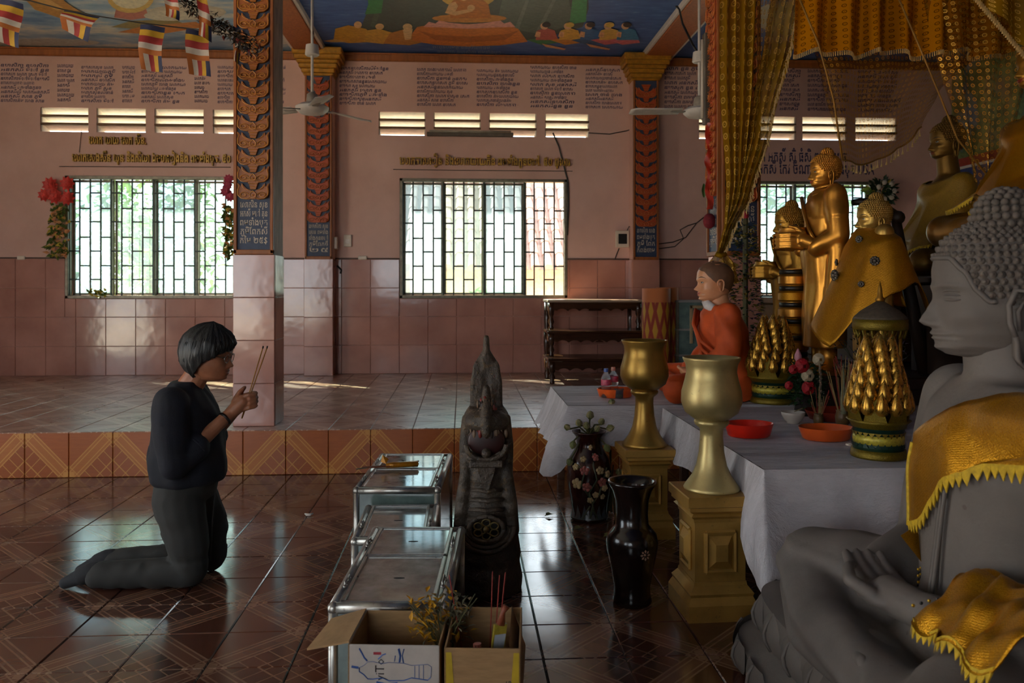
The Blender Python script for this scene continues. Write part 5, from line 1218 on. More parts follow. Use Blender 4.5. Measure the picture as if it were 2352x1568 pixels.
def box_(name, label, p00, p10, p01, zt, panes, hole=True, group='aluminium donation boxes'):
    """p00 front-left, p10 front-right, p01 back-left of the top (world xy)"""
    o = Vector((p00.x, p00.y, 0)); ex = Vector((p10.x - p00.x, p10.y - p00.y, 0)); w = ex.length; ex.normalize(); ey = Vector((-ex.y, ex.x, 0)); d = (Vector((p01.x, p01.y, 0)) - o).dot(ey)
    t = thing(name, label, 'donation box', o, atan2(ex.y, ex.x), group); r = .017
    def tb(pts, rr=r): MB().tube(pts, rr, 10).build('frame_rail', M_AL, t, True)
    z = zt - r
    for a, b in (((0, 0), (w, 0)), ((0, d), (w, d)), ((0, 0), (0, d)), ((w, 0), (w, d))): tb([(a[0] + (r if a[0] == 0 else -r), a[1] + (r if a[1] == 0 else -r), z), (b[0] + (r if b[0] == 0 else -r), b[1] + (r if b[1] == 0 else -r), z)])
    for x, y in ((r, r), (w - r, r), (r, d - r), (w - r, d - r)):
        MB().tube([(x, y, 0), (x, y, z)], r * .95, 10).build('post', M_AL, t, True); MB().ball((x, y, z), r * 1.12, 12, 8).build('corner_cap', M_AL, t, True)
    for (xa, ya, xb, yb) in ((r, r * .6, w - r, r * .7), (r * .6, r, r * .7, d - r), (w - r * .7, r, w - r * .6, d - r), (r, d - r * .7, w - r, d - r * .6)):
        MB().box((xa, ya, .03), (xb, yb, zt - r)).build('side_panel', M_GSIDE, t)
    MB().box((r, r, .0), (w - r, d - r, .04)).build('bottom', M_AL, t)
    n = len(panes); y = r
    MB().box((r, r, zt - .014), (w - r, d - r, zt - .009)).build('lid_board', M_AL, t)
    for i, (f0, f1) in enumerate(panes):
        y0, y1 = lerp(r, d - r, f0), lerp(r, d - r, f1); x0, x1 = r * 2.6, w - r * 3.2
        ld = MB().bbox((x0, y0 + .012, zt - .012), (x1, y1 - .012, zt - .004), .002).build('lid_pane', M_GPAN, t)
        fr = MB(); q = .010
        fr.bbox((x0 - q, y0 + .004, zt - .012), (x1 + q, y0 + .016, zt + .001), .003).bbox((x0 - q, y1 - .016, zt - .012), (x1 + q, y1 - .004, zt + .001), .003)
        fr.bbox((x0 - q, y0 + .004, zt - .012), (x0 + q * .4, y1 - .004, zt + .001), .003).bbox((x1 - q * .4, y0 + .004, zt - .012), (x1 + q, y1 - .004, zt + .001), .003)
        fr.build('lid_frame', M_AL, ld)
        MB().lathe([(.012, zt - .004), (.012, zt - .0032)], 14, (w * .5, (y0 + y1) / 2, 0), sx=1.5, sy=.45).build('coin_slot', M_DARK, ld)
        for xx in (r * 1.5, w - r * 2): 
            h = MB(); ym = lerp(y0, y1, .3)
            h.tube([(xx, ym, zt), (xx, ym, zt + .014), (xx, ym + .06, zt + .014), (xx, ym + .06, zt)], .004, 6); h.ball((xx, ym, zt + .002), (.008, .012, .005), 8, 5); h.ball((xx, ym + .06, zt + .002), (.008, .012, .005), 8, 5)
            h.build('latch', M_AL, ld, True)
    return t
ZB = .42
A = [G(*q, ZB) for q in ((809, 1120), (1012, 1120), (850, 1040))]
box_('donation_box', 'farthest glass-topped aluminium box, with an incense bundle on its lid', A[0], A[1], A[2], ZB, [(0, .52), (.52, 1)])
B_ = [G(*q, ZB) for q in ((750, 1388), (1034, 1388), (800, 1207))]
box_('donation_box', 'nearest glass-topped aluminium box, behind the two cardboard cartons', B_[0], B_[1], B_[2], ZB, [(0, .56), (.56, 1)])
mz = .36; f0 = G(815, 1212, mz); f1 = G(1005, 1212, mz); bk = G(822, 1158, mz)
bk.y = min(bk.y, A[0].y - .015)
f0.y = f1.y = B_[2].y + .03
box_('donation_box', 'low dusty aluminium box wedged between the two higher ones', f0, f1, bk, mz, [(0, 1)])
ib = P(905, 1078, (A[0].y + A[2].y) / 2); zi = ZB + .004
it = thing('incense_bundle', 'yellow packet of incense sticks lying on the farthest box lid', 'incense', (ib.x, ib.y, zi), .16)
q = MB()
for k in range(7): q.tube([(-.16, -.012 + .004 * k, .008), (-.02, -.012 + .004 * k, .010)], .003, 5)
q.build('incense_sticks', pm('red_brown_stick', '#7a3a18', .6), it)['kind'] = 'stuff'
MB().tube([(-.04, 0, .012), (.0, 0, .014), (.12, 0, .013), (.125, 0, .013)], [.012, .014, .015, .004], 10).build('wrapper', pm('amber_foil_wrapper', '#b8791a', .3, .3, var=.3, scale=40), it, True)
MB().leaf((-.04, 0, .02), (-.3, .2, .8), (0, 1, 0), .05, .02).build('torn_flap', MC['amber_foil_wrapper'], it)
MB().tube([(-.19, -.02, .006), (.13, .035, .02)], .004, 6).build('long_stick', pm('grey_stick', '#6b5d4c', .6), it)
# ================================================================== naga guardian stone
M_NAGA = MT('blackened_carved_stone'); v_ = M_NAGA.coord('Object'); n1 = M_NAGA.noise(v_, 8, 6, .7); n2 = M_NAGA.noise(v_, 45, 4, .7); gz = M_NAGA.xyz(v_)[2]
c_ = M_NAGA.ramp(n1, [(.3, lin('#231c16')), (.55, lin('#463a2e')), (.75, lin('#6b5a46'))]); c_ = M_NAGA.mix((n2.gt(.60)) * gz.gt(.45) * .45, c_, lin('#6a4f22')); c_ = M_NAGA.mix(n2.lt(.36) * gz.gt(.6) * .6, c_, lin('#5c1f14'))
M_NAGA.bump(n2 + n1 * 1.5, .9, .009); M_NAGA = M_NAGA.fin(c_, .5)
nb = G(1120, 1388); s = S(1120, nb.y + .1); ng = thing('guardian_statue', 'blackened stone guardian beast with a tall crest, beside the donation boxes', 'statue', (nb.x, nb.y + .19, 0), -.03)
def wz(px, py): return ((px - 1118) * s, (1384 - py) * s * 1.0)
def W2(pl): return pl / 2 * s
Zp = lambda y: P(1118, y, nb.y + .16).z
pr = [('l', [((0, .02, 0), W2(168), .17), ((0, .02, Zp(1330)), W2(172), .175), ((0, .02, Zp(1295)), W2(158), .16), ((0, .03, Zp(1275)), W2(164), .16), ((0, .03, Zp(1235)), W2(152), .15), ((0, .03, Zp(1190)), W2(146), .145), ((0, .03, Zp(1140)), W2(128), .135), ((0, .03, Zp(1070)), W2(118), .125), ((0, .03, Zp(1000)), W2(110), .12), ((0, .035, Zp(955)), W2(106), .11), ((0, .05, Zp(940)), W2(86), .09)])]
pr += [('l', [((0, .07, Zp(960)), W2(80), .045), ((0, .07, Zp(930)), W2(74), .04), ((0, .07, Zp(880)), W2(68), .036), ((0, .07, Zp(845)), W2(66), .034), ((0, .07, Zp(825)), W2(40), .03), ((0, .07, Zp(808)), W2(18), .022), ((0, .07, Zp(778)), W2(14), .018), ((0, .07, Zp(773)), W2(10), .012)])]
pr += [('c', [(0, -.04, Zp(950)), (0, -.05, Zp(915)), (0, -.045, Zp(890))], [.03, .024, .016]), ('s', (0, -.062, Zp(964)), (W2(106), .085, W2(58))), ('c', [(0, -.13, Zp(985)), (0, -.135, Zp(955)), (0, -.09, Zp(925))], [.022, .024, .02])]
for sd in (-1, 1):
    pr += [('c', [(sd * W2(70), -.09, Zp(1042)), (sd * W2(60), -.10, Zp(1036)), (sd * W2(30), -.10, Zp(1050))], [.022, .02, .018]), ('c', [(sd * W2(92), -.04, Zp(1110)), (sd * W2(98), -.03, Zp(1020)), (sd * W2(94), -.03, Zp(960))], [.03, .028, .02]),
           ('c', [(sd * W2(118), -.05, Zp(1215)), (sd * W2(110), -.06, Zp(1150)), (sd * W2(96), -.06, Zp(1080))], [.035, .033, .025])]
    for k in range(3): pr.append(('c', [(sd * W2(26 + 20 * k), .045, Zp(955)), (sd * W2(26 + 18 * k), .04, Zp(880)), (sd * W2(20 + 16 * k), .045, Zp(842 - 4 * k))], [.013, .014, .006]))
blob(pr, .007, 2, lambda v: v + Vector((0, -.004 * sin(v.z * 90), 0)) if v.z < .62 and v.y < -.05 else v).build('body', M_NAGA, ng, True)
yb = -.118
MB().tube([(W2(92) * cos(a), yb - .002 + .012 * sin(a), Zp(1012) + W2(66) * sin(a)) for a in [pi * k / 16 for k in range(16, 33)]], .012, 6).build('lower_jaw_rim', M_NAGA, ng, True)
MB().ball((0, yb + .010, Zp(1004)), (W2(86), .020, W2(70)), 20, 12).build('open_mouth', pm('dark_red_mouth', '#2b0b08', .5, var=.4), ng, True)
MB().ball((0, yb - .012, Zp(1030)), .022, 10, 8).build('mouth_pearl', M_NAGA, ng, True)
q = MB().prism([(-W2(42), yb, Zp(1052)), (-W2(36), yb, Zp(1072)), (0, yb, Zp(1128)), (W2(36), yb, Zp(1072)), (W2(42), yb, Zp(1052))], (0, -.018, 0)); q.bbox((-W2(76), yb - .025, Zp(1062)), (W2(76), yb + .01, Zp(1046)), .006); q.build('chin_pendant', M_NAGA, ng)
for k in range(4):
    zz_ = Zp(1115 + 22 * k); ww = W2(66 + 6 * k); MB().tube([(-ww, yb + .012, zz_), (-ww * .4, yb - .012, zz_ + .006), (0, yb - .016, zz_), (ww * .4, yb - .012, zz_ + .006), (ww, yb + .012, zz_)], .011, 6, flat=.6).build('belly_scale', M_NAGA, ng, True)
zc = Zp(1197); yw = yb - .028
q = MB()
ring = [(W2(78) * cos(2 * pi * k / 28), yw, zc + W2(56) * sin(2 * pi * k / 28)) for k in range(29)]; q.tube(ring, .011, 7); wh_ = q.build('wheel_rim', M_NAGA, ng, True)
MB().ball((0, yw + .02, zc), (W2(72), .018, W2(50)), 18, 8).build('wheel_disc', pm('black_recess', '#0f0c09', .7), wh_, True)
q = MB()
for k in range(6):
    a = 2 * pi * k / 6 + pi / 6; ctr = Vector((W2(42) * cos(a), yw - .004, zc + W2(30) * sin(a))); pts = [ctr + Vector((W2(19) * cos(b_), 0, W2(16) * sin(b_))) for b_ in [2 * pi * i / 12 for i in range(13)]]; q.tube(pts, .004, 5)
q.ball((0, yw - .006, zc), .014, 10, 6); q.build('wheel_petals', pm('rubbed_brass', '#6b5a30', .45, .3), wh_, True)
for j in range(3): q = MB().tube([((W2(96) + .014 * j) * cos(a), yb + .016 - .03 * sin(-a) - .004 * j, zc + (W2(66) + .02 * j) * sin(a)) for a in [pi + pi * i / 16 for i in range(17)]], .012, 6); q.build('collar_fold', M_NAGA, ng, True)
for sd in (-1, 1): MB().ball((sd * W2(104), -.055, Zp(1195)), (.016, .03, .06), 10, 8).build('shoulder_boss', M_NAGA, ng, True)
# melted candle wax and petals over the snout
q = MB()
for k in range(150):
    a = R.uniform(-1, 1); z_ = R.uniform(0, 1); q.cur = R.choice((0, 0, 0, 0, 0, 1, 2, 2)); w = lerp(W2(94), W2(30), z_); q.ball((a * w, -.125 + .045 * a * a - .012 * R.random() + .055 * z_, lerp(Zp(990), Zp(915), z_)), (R.uniform(.004, .010), .008, R.uniform(.008, .022)), 6, 4)
q.build('wax_drips', [pm('dirty_wax', '#6a5440', .5), pm('red_wax', '#7a231a', .45), pm('dark_wax', '#2a1e16', .5)], ng, True)['kind'] = 'stuff'
# ================================================================== cardboard cartons
M_CARD = pm('brown_cardboard', '#9c7a52', .8, var=.18, scale=16, bump=.12, bscale=60, stretch=(1, 1, 6))
M_CARDD = pm('dark_inner_cardboard', '#3f2b1b', .85, var=.25, scale=12)
M_CARDW = pm('white_printed_card', '#b9b0a6', .7, var=.12, scale=14)
def carton(name, label, fl_, fr_, depth, zt, flaps, mat):
    w = (fr_ - fl_).length; t = thing(name, label, 'carton', (fl_.x, fl_.y, 0), atan2(fr_.y - fl_.y, fr_.x - fl_.x), 'cardboard cartons'); th = .005
    MB().box((0, 0, 0), (w, depth, th)).build('bottom', M_CARDD, t)
    MB().bbox((0, 0, 0), (w, th, zt), .001).build('front_wall', mat, t); MB().bbox((0, depth - th, 0), (w, depth, zt), .001).build('back_wall', M_CARD, t)
    MB().bbox((0, 0, 0), (th, depth, zt), .001).build('side_wall', M_CARD, t); MB().bbox((w - th, 0, 0), (w, depth, zt), .001).build('side_wall', M_CARD, t)
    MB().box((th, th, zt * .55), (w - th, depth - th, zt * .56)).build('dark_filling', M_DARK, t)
    for fp in flaps: MB().prism(fp, (0, 0, .005)).build('flap', M_CARD, t)
    return t, w
cz = .425
ca, cb = G(799, 1480, cz), G(1010, 1483, cz); cbk = G(835, 1400, cz); dp = cbk.y - ca.y
t_, w = carton('cardboard_carton', 'open white carton printed with a blue water bottle', ca, cb, dp, cz, [[(0, dp, cz), (0, .01, cz), (-.115, .03, cz - .03), (-.10, dp, cz - .03)]], M_CARDW)
# printing on the front: blue splashing bottle lying on its side and vertical lettering
M_PB, M_PR, M_PK = pm('blue_print', '#3a5a9a', .7, var=.3, scale=40), pm('red_print', '#a02c38', .7), pm('black_print', '#1f1b22', .7)
yf = -.0012; q = MB()
def fpt(px, py): p = P(px, py, ca.y) - Vector((ca.x, ca.y, 0)); return (p.x * cos(-t_.rotation_euler[2]), yf, p.z)
for pl, r in (([(826, 1531), (826, 1540), (836, 1546), (846, 1556), (858, 1556), (880, 1552), (895, 1558), (930, 1556), (948, 1549), (985, 1553), (992, 1545), (993, 1522), (985, 1517), (948, 1521), (930, 1517), (895, 1516), (880, 1520), (858, 1516), (846, 1517), (836, 1526), (826, 1531)], .0016), ([(808, 1529), (824, 1531)], .004), ([(826, 1487), (832, 1497), (838, 1508), (845, 1515)], .0022), ([(870, 1510), (880, 1500), (888, 1497)], .0016), ([(918, 1484), (922, 1500), (920, 1515)], .0035), ([(930, 1484), (926, 1500), (929, 1516)], .0018), ([(866, 1562), (890, 1566), (915, 1562)], .003), ([(908, 1514), (910, 1500)], .0014), ([(955, 1522), (955, 1548)], .001), ([(965, 1520), (965, 1550)], .001), ([(975, 1519), (975, 1551)], .001)):
    q.tube([fpt(x, y) for x, y in pl], r, 5, flat=.3)
q.build('bottle_print', M_PB, t_)
tx = text_mb('yiTo', .034); b = MB(); o = Vector(fpt(884, 1558)); b.add([(o.x - v[2] * 1.0, yf - .0004, o.z + v[0] * .92) for v in tx.v], tx.f); b.build('printed_letters', M_PK, t_)
q = MB().box((fpt(859, 0)[0], yf - .0006, fpt(0, 1523)[2]), (fpt(877, 0)[0], yf, fpt(0, 1517)[2])); q.build('red_print', M_PR, t_)
ca2, cb2 = G(1020, 1488, cz), G(1196, 1490, cz); dp2 = .27
ca2.x = max(ca2.x, cb.x + .012)
t2_, w2 = carton('cardboard_carton', 'open brown and yellow carton full of spent incense', ca2, cb2, dp2, cz, [[(w2_, y, z) for w2_, y, z in ()] or [(0.165, 0.02, cz), (0.165, dp2, cz), (.205, dp2 - .03, cz - .10), (.20, .05, cz - .13)]], M_CARD)
yy = MB(); yw_ = pm('yellow_print', '#b89a1c', .7, var=.15, scale=20)
yy.add([(.004, yf, .0), (.05, yf, .0), (.018, yf, cz - .01), (.004, yf, cz - .01)], [(0, 1, 2, 3)]); yy.add([(w2 - .004, yf, .0), (w2 - .05, yf, .0), (w2 - .018, yf, cz - .01), (w2 - .004, yf, cz - .01)], [(3, 2, 1, 0)]); yy.build('yellow_print', yw_, t2_)
tx = text_mb('8000 G', .02); b = MB(); b.add([(w2 - .012 - v[2] - .012, yf - .0005, cz - .14 + v[0]) for v in tx.v], tx.f); b.build('printed_letters', M_PK, t2_)
# things inside the cartons
q = MB(); ft = thing('dried_flowers', 'dried yellow and grey flower bunch spilling over the two cartons', 'flowers', (ca2.x - .005, ca2.y + .14, cz))
for k in range(26):
    a = R.uniform(0, 2 * pi); L = R.uniform(.05, .13); q.tube([(.01, 0, -.12), (cos(a) * L * .4, sin(a) * L * .5 + .02, -.0), (cos(a) * L * .8, sin(a) * L * .7 + .03, R.uniform(.0, .07))], .0018, 4)
q.build('stalks', M_STEM, ft)['kind'] = 'stuff'
q = MB()
for k in range(240):
    a = R.uniform(0, 2 * pi); L = R.random() ** .6 * .09; p = Vector((cos(a) * L - .01, sin(a) * L * .8 + .03, R.uniform(-.05, .07))); q.cur = 0 if p.x < -.01 and R.random() < .8 else R.choice((1, 1, 2, 0)); q.leaf(p, (R.uniform(-1, 1), R.uniform(-1, 1), R.uniform(-.6, 1)), (0, .3, 1), R.uniform(.015, .035), R.uniform(.004, .009))
q.build('petals', [pm('yellow_ochre_petal', '#b8860f', .6, var=.35, scale=60), pm('grey_olive_petal', '#55503a', .7, var=.3, scale=60), pm('pale_dry_petal', '#8d8064', .7)], ft)['kind'] = 'stuff'
for k, (x, y, lean) in enumerate(((.06, .16, -.05), (.12, .18, .01), (.128, .15, .02), (.135, .17, .03))):
    e = tag(MB().tube([(0, 0, -.16), (lean * .5, 0, -.02), (lean, 0, .13)], .0016, 5).build('incense_stick', pm('red_incense', '#8a2b22', .7), None), 'thin red incense stick in the brown carton, ' + ('leaning alone on the left', 'first of the three on the right', 'middle one of the three on the right', 'last of the three on the right')[k], 'incense', 'incense sticks in the brown carton'); e.location = (ca2.x + x, ca2.y + y, cz)
pk = thing('incense_packet', 'yellow labelled incense packet standing in the brown carton', 'packet', (ca2.x + .135, ca2.y + .06, cz - .09), .2)
MB().prism([(-.018, 0, 0), (.016, 0, 0), (.03, 0, .12), (-.004, 0, .12)], (0, .012, 0)).build('packet_body', pm('olive_yellow_packet', '#8a7a26', .4, var=.25, scale=60), pk)
MB().prism([(-.008, -.001, .06), (.02, -.001, .06), (.026, -.001, .095), (-.004, -.001, .095)], (0, .001, 0)).build('label_patch', pm('blue_white_label', '#8f98a0', .5), pk)
MB().tube([(.014, .006, .118), (.02, .006, .15), (.03, .006, .165)], [.012, .006, .01], 7).build('twisted_top', pm('red_brown_twist', '#7a3a20', .6), pk, True)
tag(MB().tube([(ca2.x + .09, ca2.y + .04, cz - .1), (ca2.x + .085, ca2.y + .045, cz - .01)], [.01, .011], 8).build('candle_stub', pm('red_white_stub', '#a05a4a', .5, var=.5, scale=120), None), 'red and white candle stub poking out of the brown carton', 'candle')
# ================================================================== things on the tables
M_RED = pm('glossy_red_plastic', '#d8240f', .3, var=.08); M_ORT = pm('glossy_orange_plastic', '#c4501a', .3, var=.1); M_BROWN = pm('dark_crumbs', '#1d120c', .8)
def tray(px, py, wpx, hpx, mat, label, z=TZ, rim=.9, squash=1.0, rz=0):
    c = G(px, py, z); s = S(px, c.y); w = wpx * s / 2; h = hpx * s
    t = thing('tray', label, 'tray', (c.x, c.y, z + .004), rz)
    MB().lathe([(w * .78, 0), (w * .86, h * .1), (w * .97, h * .82), (w, h), (w * .985, h * 1.02), (w * .93, h * .85), (w * .8, h * .14), (0, h * .12)], 44, sy=squash).build('tray_body', mat, t, True, angle=.9)
    return t, c, s, w, h
tray(1720, 1003, 112, 30, M_RED, 'glossy red oval tray at the left edge of the near tablecloth', squash=.8)
t_, c, s, w, h = tray(1897, 1010, 124, 28, M_ORT, 'orange tray holding dark crumbs on the near tablecloth', squash=.8)
q = MB()
for k in range(26): q.ball((-.05 + R.uniform(-.04, .06), R.uniform(-.03, .03), h * .15 + .004), (.011, .010, .006), 5, 4)
tag(q.build('dark_crumbs', M_BROWN, None, loc=t_.location), 'dark incense crumbs lying in the orange tray', 'crumbs', kind='stuff')
t3, c3, s3, w3, h3 = tray(1925, 965, 150, 22, pm('dull_dark_red_plastic', '#7a2410', .35), 'dull dark red tray under the incense pots', squash=.8)
t4, c4, s4, w4, h4 = tray(1413, 913, 86, 20, pm('bright_orange_plastic', '#dd5a1c', .3), 'bright orange tray under the two water bottles', squash=.75)
# water bottles and cup
def clear_mat(name, tint):
    m = MT(name); return m.fin(tint, .06, 0, .5, Transmission_Weight=.95, IOR=1.2)
M_PET = clear_mat('clear_plastic', (.93, .96, .98)); M_JUICE = clear_mat('yellow_drink', (.95, .8, .3))
M_LAB = pm('pink_red_label', '#b8435a', .4, var=.5, scale=55); M_CAPB = pm('blue_cap', '#3d5a9c', .4); M_CAPR = pm('red_white_cap', '#b0705f', .4, var=.4, scale=120)
def bottle(px, label, capm, hpx, labz):
    p = Vector((P(px, 900, c4.y).x, c4.y + (.02 if px > 1400 else -.03), TZ + .007)); s = S(px, c4.y); H = hpx * s; r = 11 * s * 1.02
    t = thing('water_bottle', label, 'bottle', p, 0, 'water bottles on the orange tray')
    pr = [(r * .85, 0), (r, .03 * H)]
    for k in range(5): z = .06 + .065 * k; pr += [(r, z * H), (r * .93, (z + .03) * H)]
    pr += [(r, .42 * H), (r * .98, .66 * H), (r * .8, .75 * H), (r * .5, .83 * H), (r * .36, .88 * H), (r * .36, .9 * H)]
    MB().lathe(pr, 20).build('bottle_body', M_PET, t, True)
    MB().lathe([(r * 1.01, labz * H), (r * 1.02, (labz + .01) * H), (r * 1.02, (labz + .19) * H), (r * 1.01, (labz + .2) * H)], 20).build('label_band', M_LAB, t, True)
    MB().lathe([(r * .46, .88 * H), (r * .47, .9 * H), (r * .47, .985 * H), (r * .42, H), (0, H)], 14).build('cap', capm, t, True, angle=.6)
bottle(1390, 'water bottle with a blue cap on the orange tray', M_CAPB, 66, .42)
bottle(1410, 'water bottle with a reddish cap behind the plastic cup', M_CAPR, 67, .5)
cp = Vector((P(1417, 900, c4.y).x, c4.y - .07, TZ + .007)); s = S(1417, c4.y); t = thing('drinking_cup', 'small clear plastic cup of yellow drink beside the bottles', 'cup', cp)
MB().lathe([(9 * s, 0), (11 * s, 21 * s), (11.4 * s, 21.6 * s), (10.6 * s, 21 * s), (8.7 * s, 1 * s), (0, 1 * s)], 18).build('cup_body', M_PET, t, True)
MB().lathe([(8.4 * s, 1.2 * s), (9.2 * s, 9 * s), (0, 9 * s)], 16).build('drink', pm('yellow_drink_body', '#c9a437', .2), t, True)
lf = G(1405, 928, TZ); t = thing('withered_bud', 'small withered bud lying at the front edge of the back table', 'bud', (lf.x, lf.y, TZ + .012)); bud(t, (-.02, 0, .0), (1, .2, .1), .045, 'bud')
# bowl
c = G(1827, 975, TZ); s = S(1827, c.y); t = thing('bowl', 'small white bowl with dark scraps and a stick across it', 'bowl', (c.x, c.y + .03, TZ + .003))
M_CER = pm('white_ceramic', '#c9bfb2', .25, var=.06)
MB().lathe([(14 * s, 0), (14 * s, 3 * s), (20 * s, 8 * s), (26 * s, 20 * s), (27 * s, 26 * s), (26 * s, 26.4 * s), (24 * s, 20 * s), (16 * s, 8 * s), (0, 7 * s)], 30).build('bowl_body', M_CER, t, True)
MB().lathe([(22 * s, 17.5 * s), (0, 19 * s)], 18).build('dark_scraps', M_BROWN, t)
tag(MB().tube([(-.0, -.02, 28.5 * s), (.06, .02, 33 * s)], .003, 6).build('match_stick', pm('pale_stick', '#a8906a', .6), None, loc=t.location), 'pale stick lying across the white bowl', 'stick')
c = G(1950, 1024, TZ); tag(MB().lathe([(.013, 0), (.0145, .001), (.0145, .008), (.012, .009), (.011, .004), (0, .003)], 18).build('bottle_cap', M_PLASTIC, None, True, loc=(c.x, c.y, TZ + .003), angle=.6), 'small white bottle cap lying on the near tablecloth', 'bottle cap')
# gold lotus-bud cones on decorated stands
M_GRN = pm('dark_green_foil', '#17352a', .35, .3, var=.3, scale=60); M_YF = pm('pale_yellow_foil', '#b8a83a', .4, .25, var=.35, scale=70); M_GLIT = sequin('gold_glitter_paper', '#7a6416', '#c2ab3a', 420, .6, .4, '#3f3208')
M_BUD = gold_mat('gold_bud_foil', '#b98a36', .26, '#4a300c', .06, 5)
budm = MB()
budm.lathe([(.0, 0), (.30, .10), (.42, .26), (.40, .42), (.26, .68), (.10, .9), (.0, 1.0)], 10); bm_ = budm.mesh('gold_bud'); bm_.materials.append(M_BUD); bm_.polygons.foreach_set('use_smooth', [True] * len(bm_.polygons))
def cone_stand(px, pyb, pytop, wb, label):
    c = G(px, pyb, TZ); s = S(px, c.y); H = (pyb - pytop) * s; r = wb * s / 2; c.y += r * .8
    t = thing('lotus_cone_offering', label, 'offering', (c.x, c.y, TZ + .004), 0, 'gold lotus-bud cone offerings'); zs = H * .30
    MB().lathe([(r * .82, 0), (r * .84, zs * .05), (r * .80, zs * .22)], 36).build('foot_band', M_GLIT, t, True)
    MB().lathe([(r * .76, zs * .2), (r * .74, zs * .34), (r * .75, zs * .4)], 36).build('green_band', M_GRN, t, True); MB().lathe([(r * .752, zs * .38), (r * .77, zs * .5), (r * .755, zs * .62)], 36).build('yellow_band', M_YF, t, True)
    MB().lathe([(r * .75, zs * .62), (r * .77, zs * .8), (r * .80, zs * .84)], 36).build('green_band', M_GRN, t, True); MB().lathe([(r * .78, zs * .8), (r * .86, zs * .93), (r * .96, zs), (r * .84, zs * 1.02), (0, zs * 1.0)], 36).build('top_rim', M_GLIT, t, True)
    for zz, inv in ((.30, 1), (.70, -1)):   # zig-zag edging
        b = MB(); n = 26
        for k in range(n):
            a, a2, am = 2 * pi * k / n, 2 * pi * (k + 1) / n, 2 * pi * (k + .5) / n; rr = r * .79
            b.add([(rr * cos(a), rr * sin(a), zs * zz), (rr * cos(a2), rr * sin(a2), zs * zz), (rr * cos(am), rr * sin(am), zs * (zz + inv * .13))], [(0, 1, 2)])
        b.build('zigzag_edge', M_GLIT if inv < 0 else M_GRN, t)['kind'] = 'stuff'
    q = MB().lathe([(r * .62, zs), (r * .6, zs + (H - zs) * .3), (r * .3, zs + (H - zs) * .7), (r * .04, H * .93)], 18); q.build('inner_cone', pm('dark_gold_cone', '#3a260a', .5, .4), t, True)
    for k in range(8):   # folded glitter leaves round the rim
        a = 2 * pi * k / 8 + .2; d = Vector((cos(a), sin(a), 0)); x = Vector((-sin(a), cos(a), 0)); w = r * .34; p0 = d * r * .85 + Vector((0, 0, zs))
        MB().add([p0 - x * w, p0 + x * w, p0 + x * w * .7 + d * r * .1 + Vector((0, 0, (H - zs) * .16)), p0 - d * r * .12 + Vector((0, 0, (H - zs) * .34)), p0 - x * w * .7 + d * r * .1 + Vector((0, 0, (H - zs) * .16)), p0 + d * r * .06 + Vector((0, 0, (H - zs) * .12))], [(0, 1, 5), (1, 2, 5), (2, 3, 5), (3, 4, 5), (4, 0, 5)]).build('glitter_leaf', M_GLIT, t)
    rows = [(.06, 13), (.20, 12), (.34, 11), (.47, 9), (.59, 7), (.70, 5)]
    L = (H - zs) * .29
    for i, (f_, n) in enumerate(rows):
        rr = r * lerp(.84, .16, f_); z = zs + (H - zs) * f_
        for k in range(n):
            a = 2 * pi * (k + .5 * (i % 2)) / n; inst('gold_bud', bm_, t, (rr * cos(a), rr * sin(a), z), (0, .16 * (1 - f_), a), (L * .66, L * .66, L))
    inst('gold_bud', bm_, t, (0, 0, H - L * 1.12), None, (L * .9, L * .9, L * 1.15))
cone_stand(2048, 1062, 768, 150, 'larger gold lotus-bud cone on a green and yellow stand, beside the stone Buddha')
cone_stand(1795, 932, 724, 128, 'smaller gold lotus-bud cone on a green and yellow stand, beside the monk figure')
# rose arrangement
M_ROSE = [pm('red_rose', '#a5101c', .6, var=.3, scale=50), pm('cream_rose', '#b8a888', .6, var=.25, scale=50), pm('pink_bud', '#b87a86', .5, var=.3, scale=20)]
M_DLEAF = pm('dark_green_leaf', '#1f3a1c', .55, var=.4, scale=25)
rc = P(1850, 905, 4.42); ro = thing('rose_arrangement', 'red and cream roses with dark leaves on the near table', 'flowers', (rc.x, rc.y, TZ + .003))
def rose(par, p, r, mi, name='rose_bloom'):
    q = MB(); p = Vector(p); q.ball(p, r * .42, 8, 6)
    for ring, (n, rr, up, w) in enumerate(((4, .42, .55, .5), (6, .7, .35, .6), (8, .95, .05, .6))):
        for k in range(n):
            a = 2 * pi * k / n + ring * .5; d = Vector((cos(a), 0, sin(a))); x = Vector((-sin(a), 0, cos(a))); f = Vector((0, -1, 0)); c = p + d * r * rr * .55
            q.add([c - x * r * w * .8 + f * r * (.2 + up), c + x * r * w * .8 + f * r * (.2 + up), c + x * r * w + d * r * .4 + f * r * up, c + d * r * .55 + f * r * (up - .1), c - x * r * w + d * r * .4 + f * r * up], [(0, 1, 2, 3, 4)])
    return q.build(name, M_ROSE[mi], par, False)
L_ = lambda x, y, Y: P(x, y, Y) - Vector(ro.location)
q = MB().lathe([(.05, 0), (.06, .02), (.05, .10), (.055, .11), (0, .1)], 20); q.build('flower_pot', M_BROWN, ro, True)
q = MB()
for k in range(330):
    a = R.uniform(0, 2 * pi); e = R.uniform(-1, 1); rr = R.random() ** .5; p = Vector((cos(a) * .085 * rr, sin(a) * .08 * rr - .01, .17 + e * .14 * sqrt(1 - rr * rr * .8))); q.leaf(p, (cos(a) + R.uniform(-.5, .5), sin(a) + R.uniform(-.5, .5), R.uniform(-.7, .9)), (0, 0, 1), R.uniform(.03, .055), R.uniform(.008, .015))
q.build('foliage', M_DLEAF, ro)
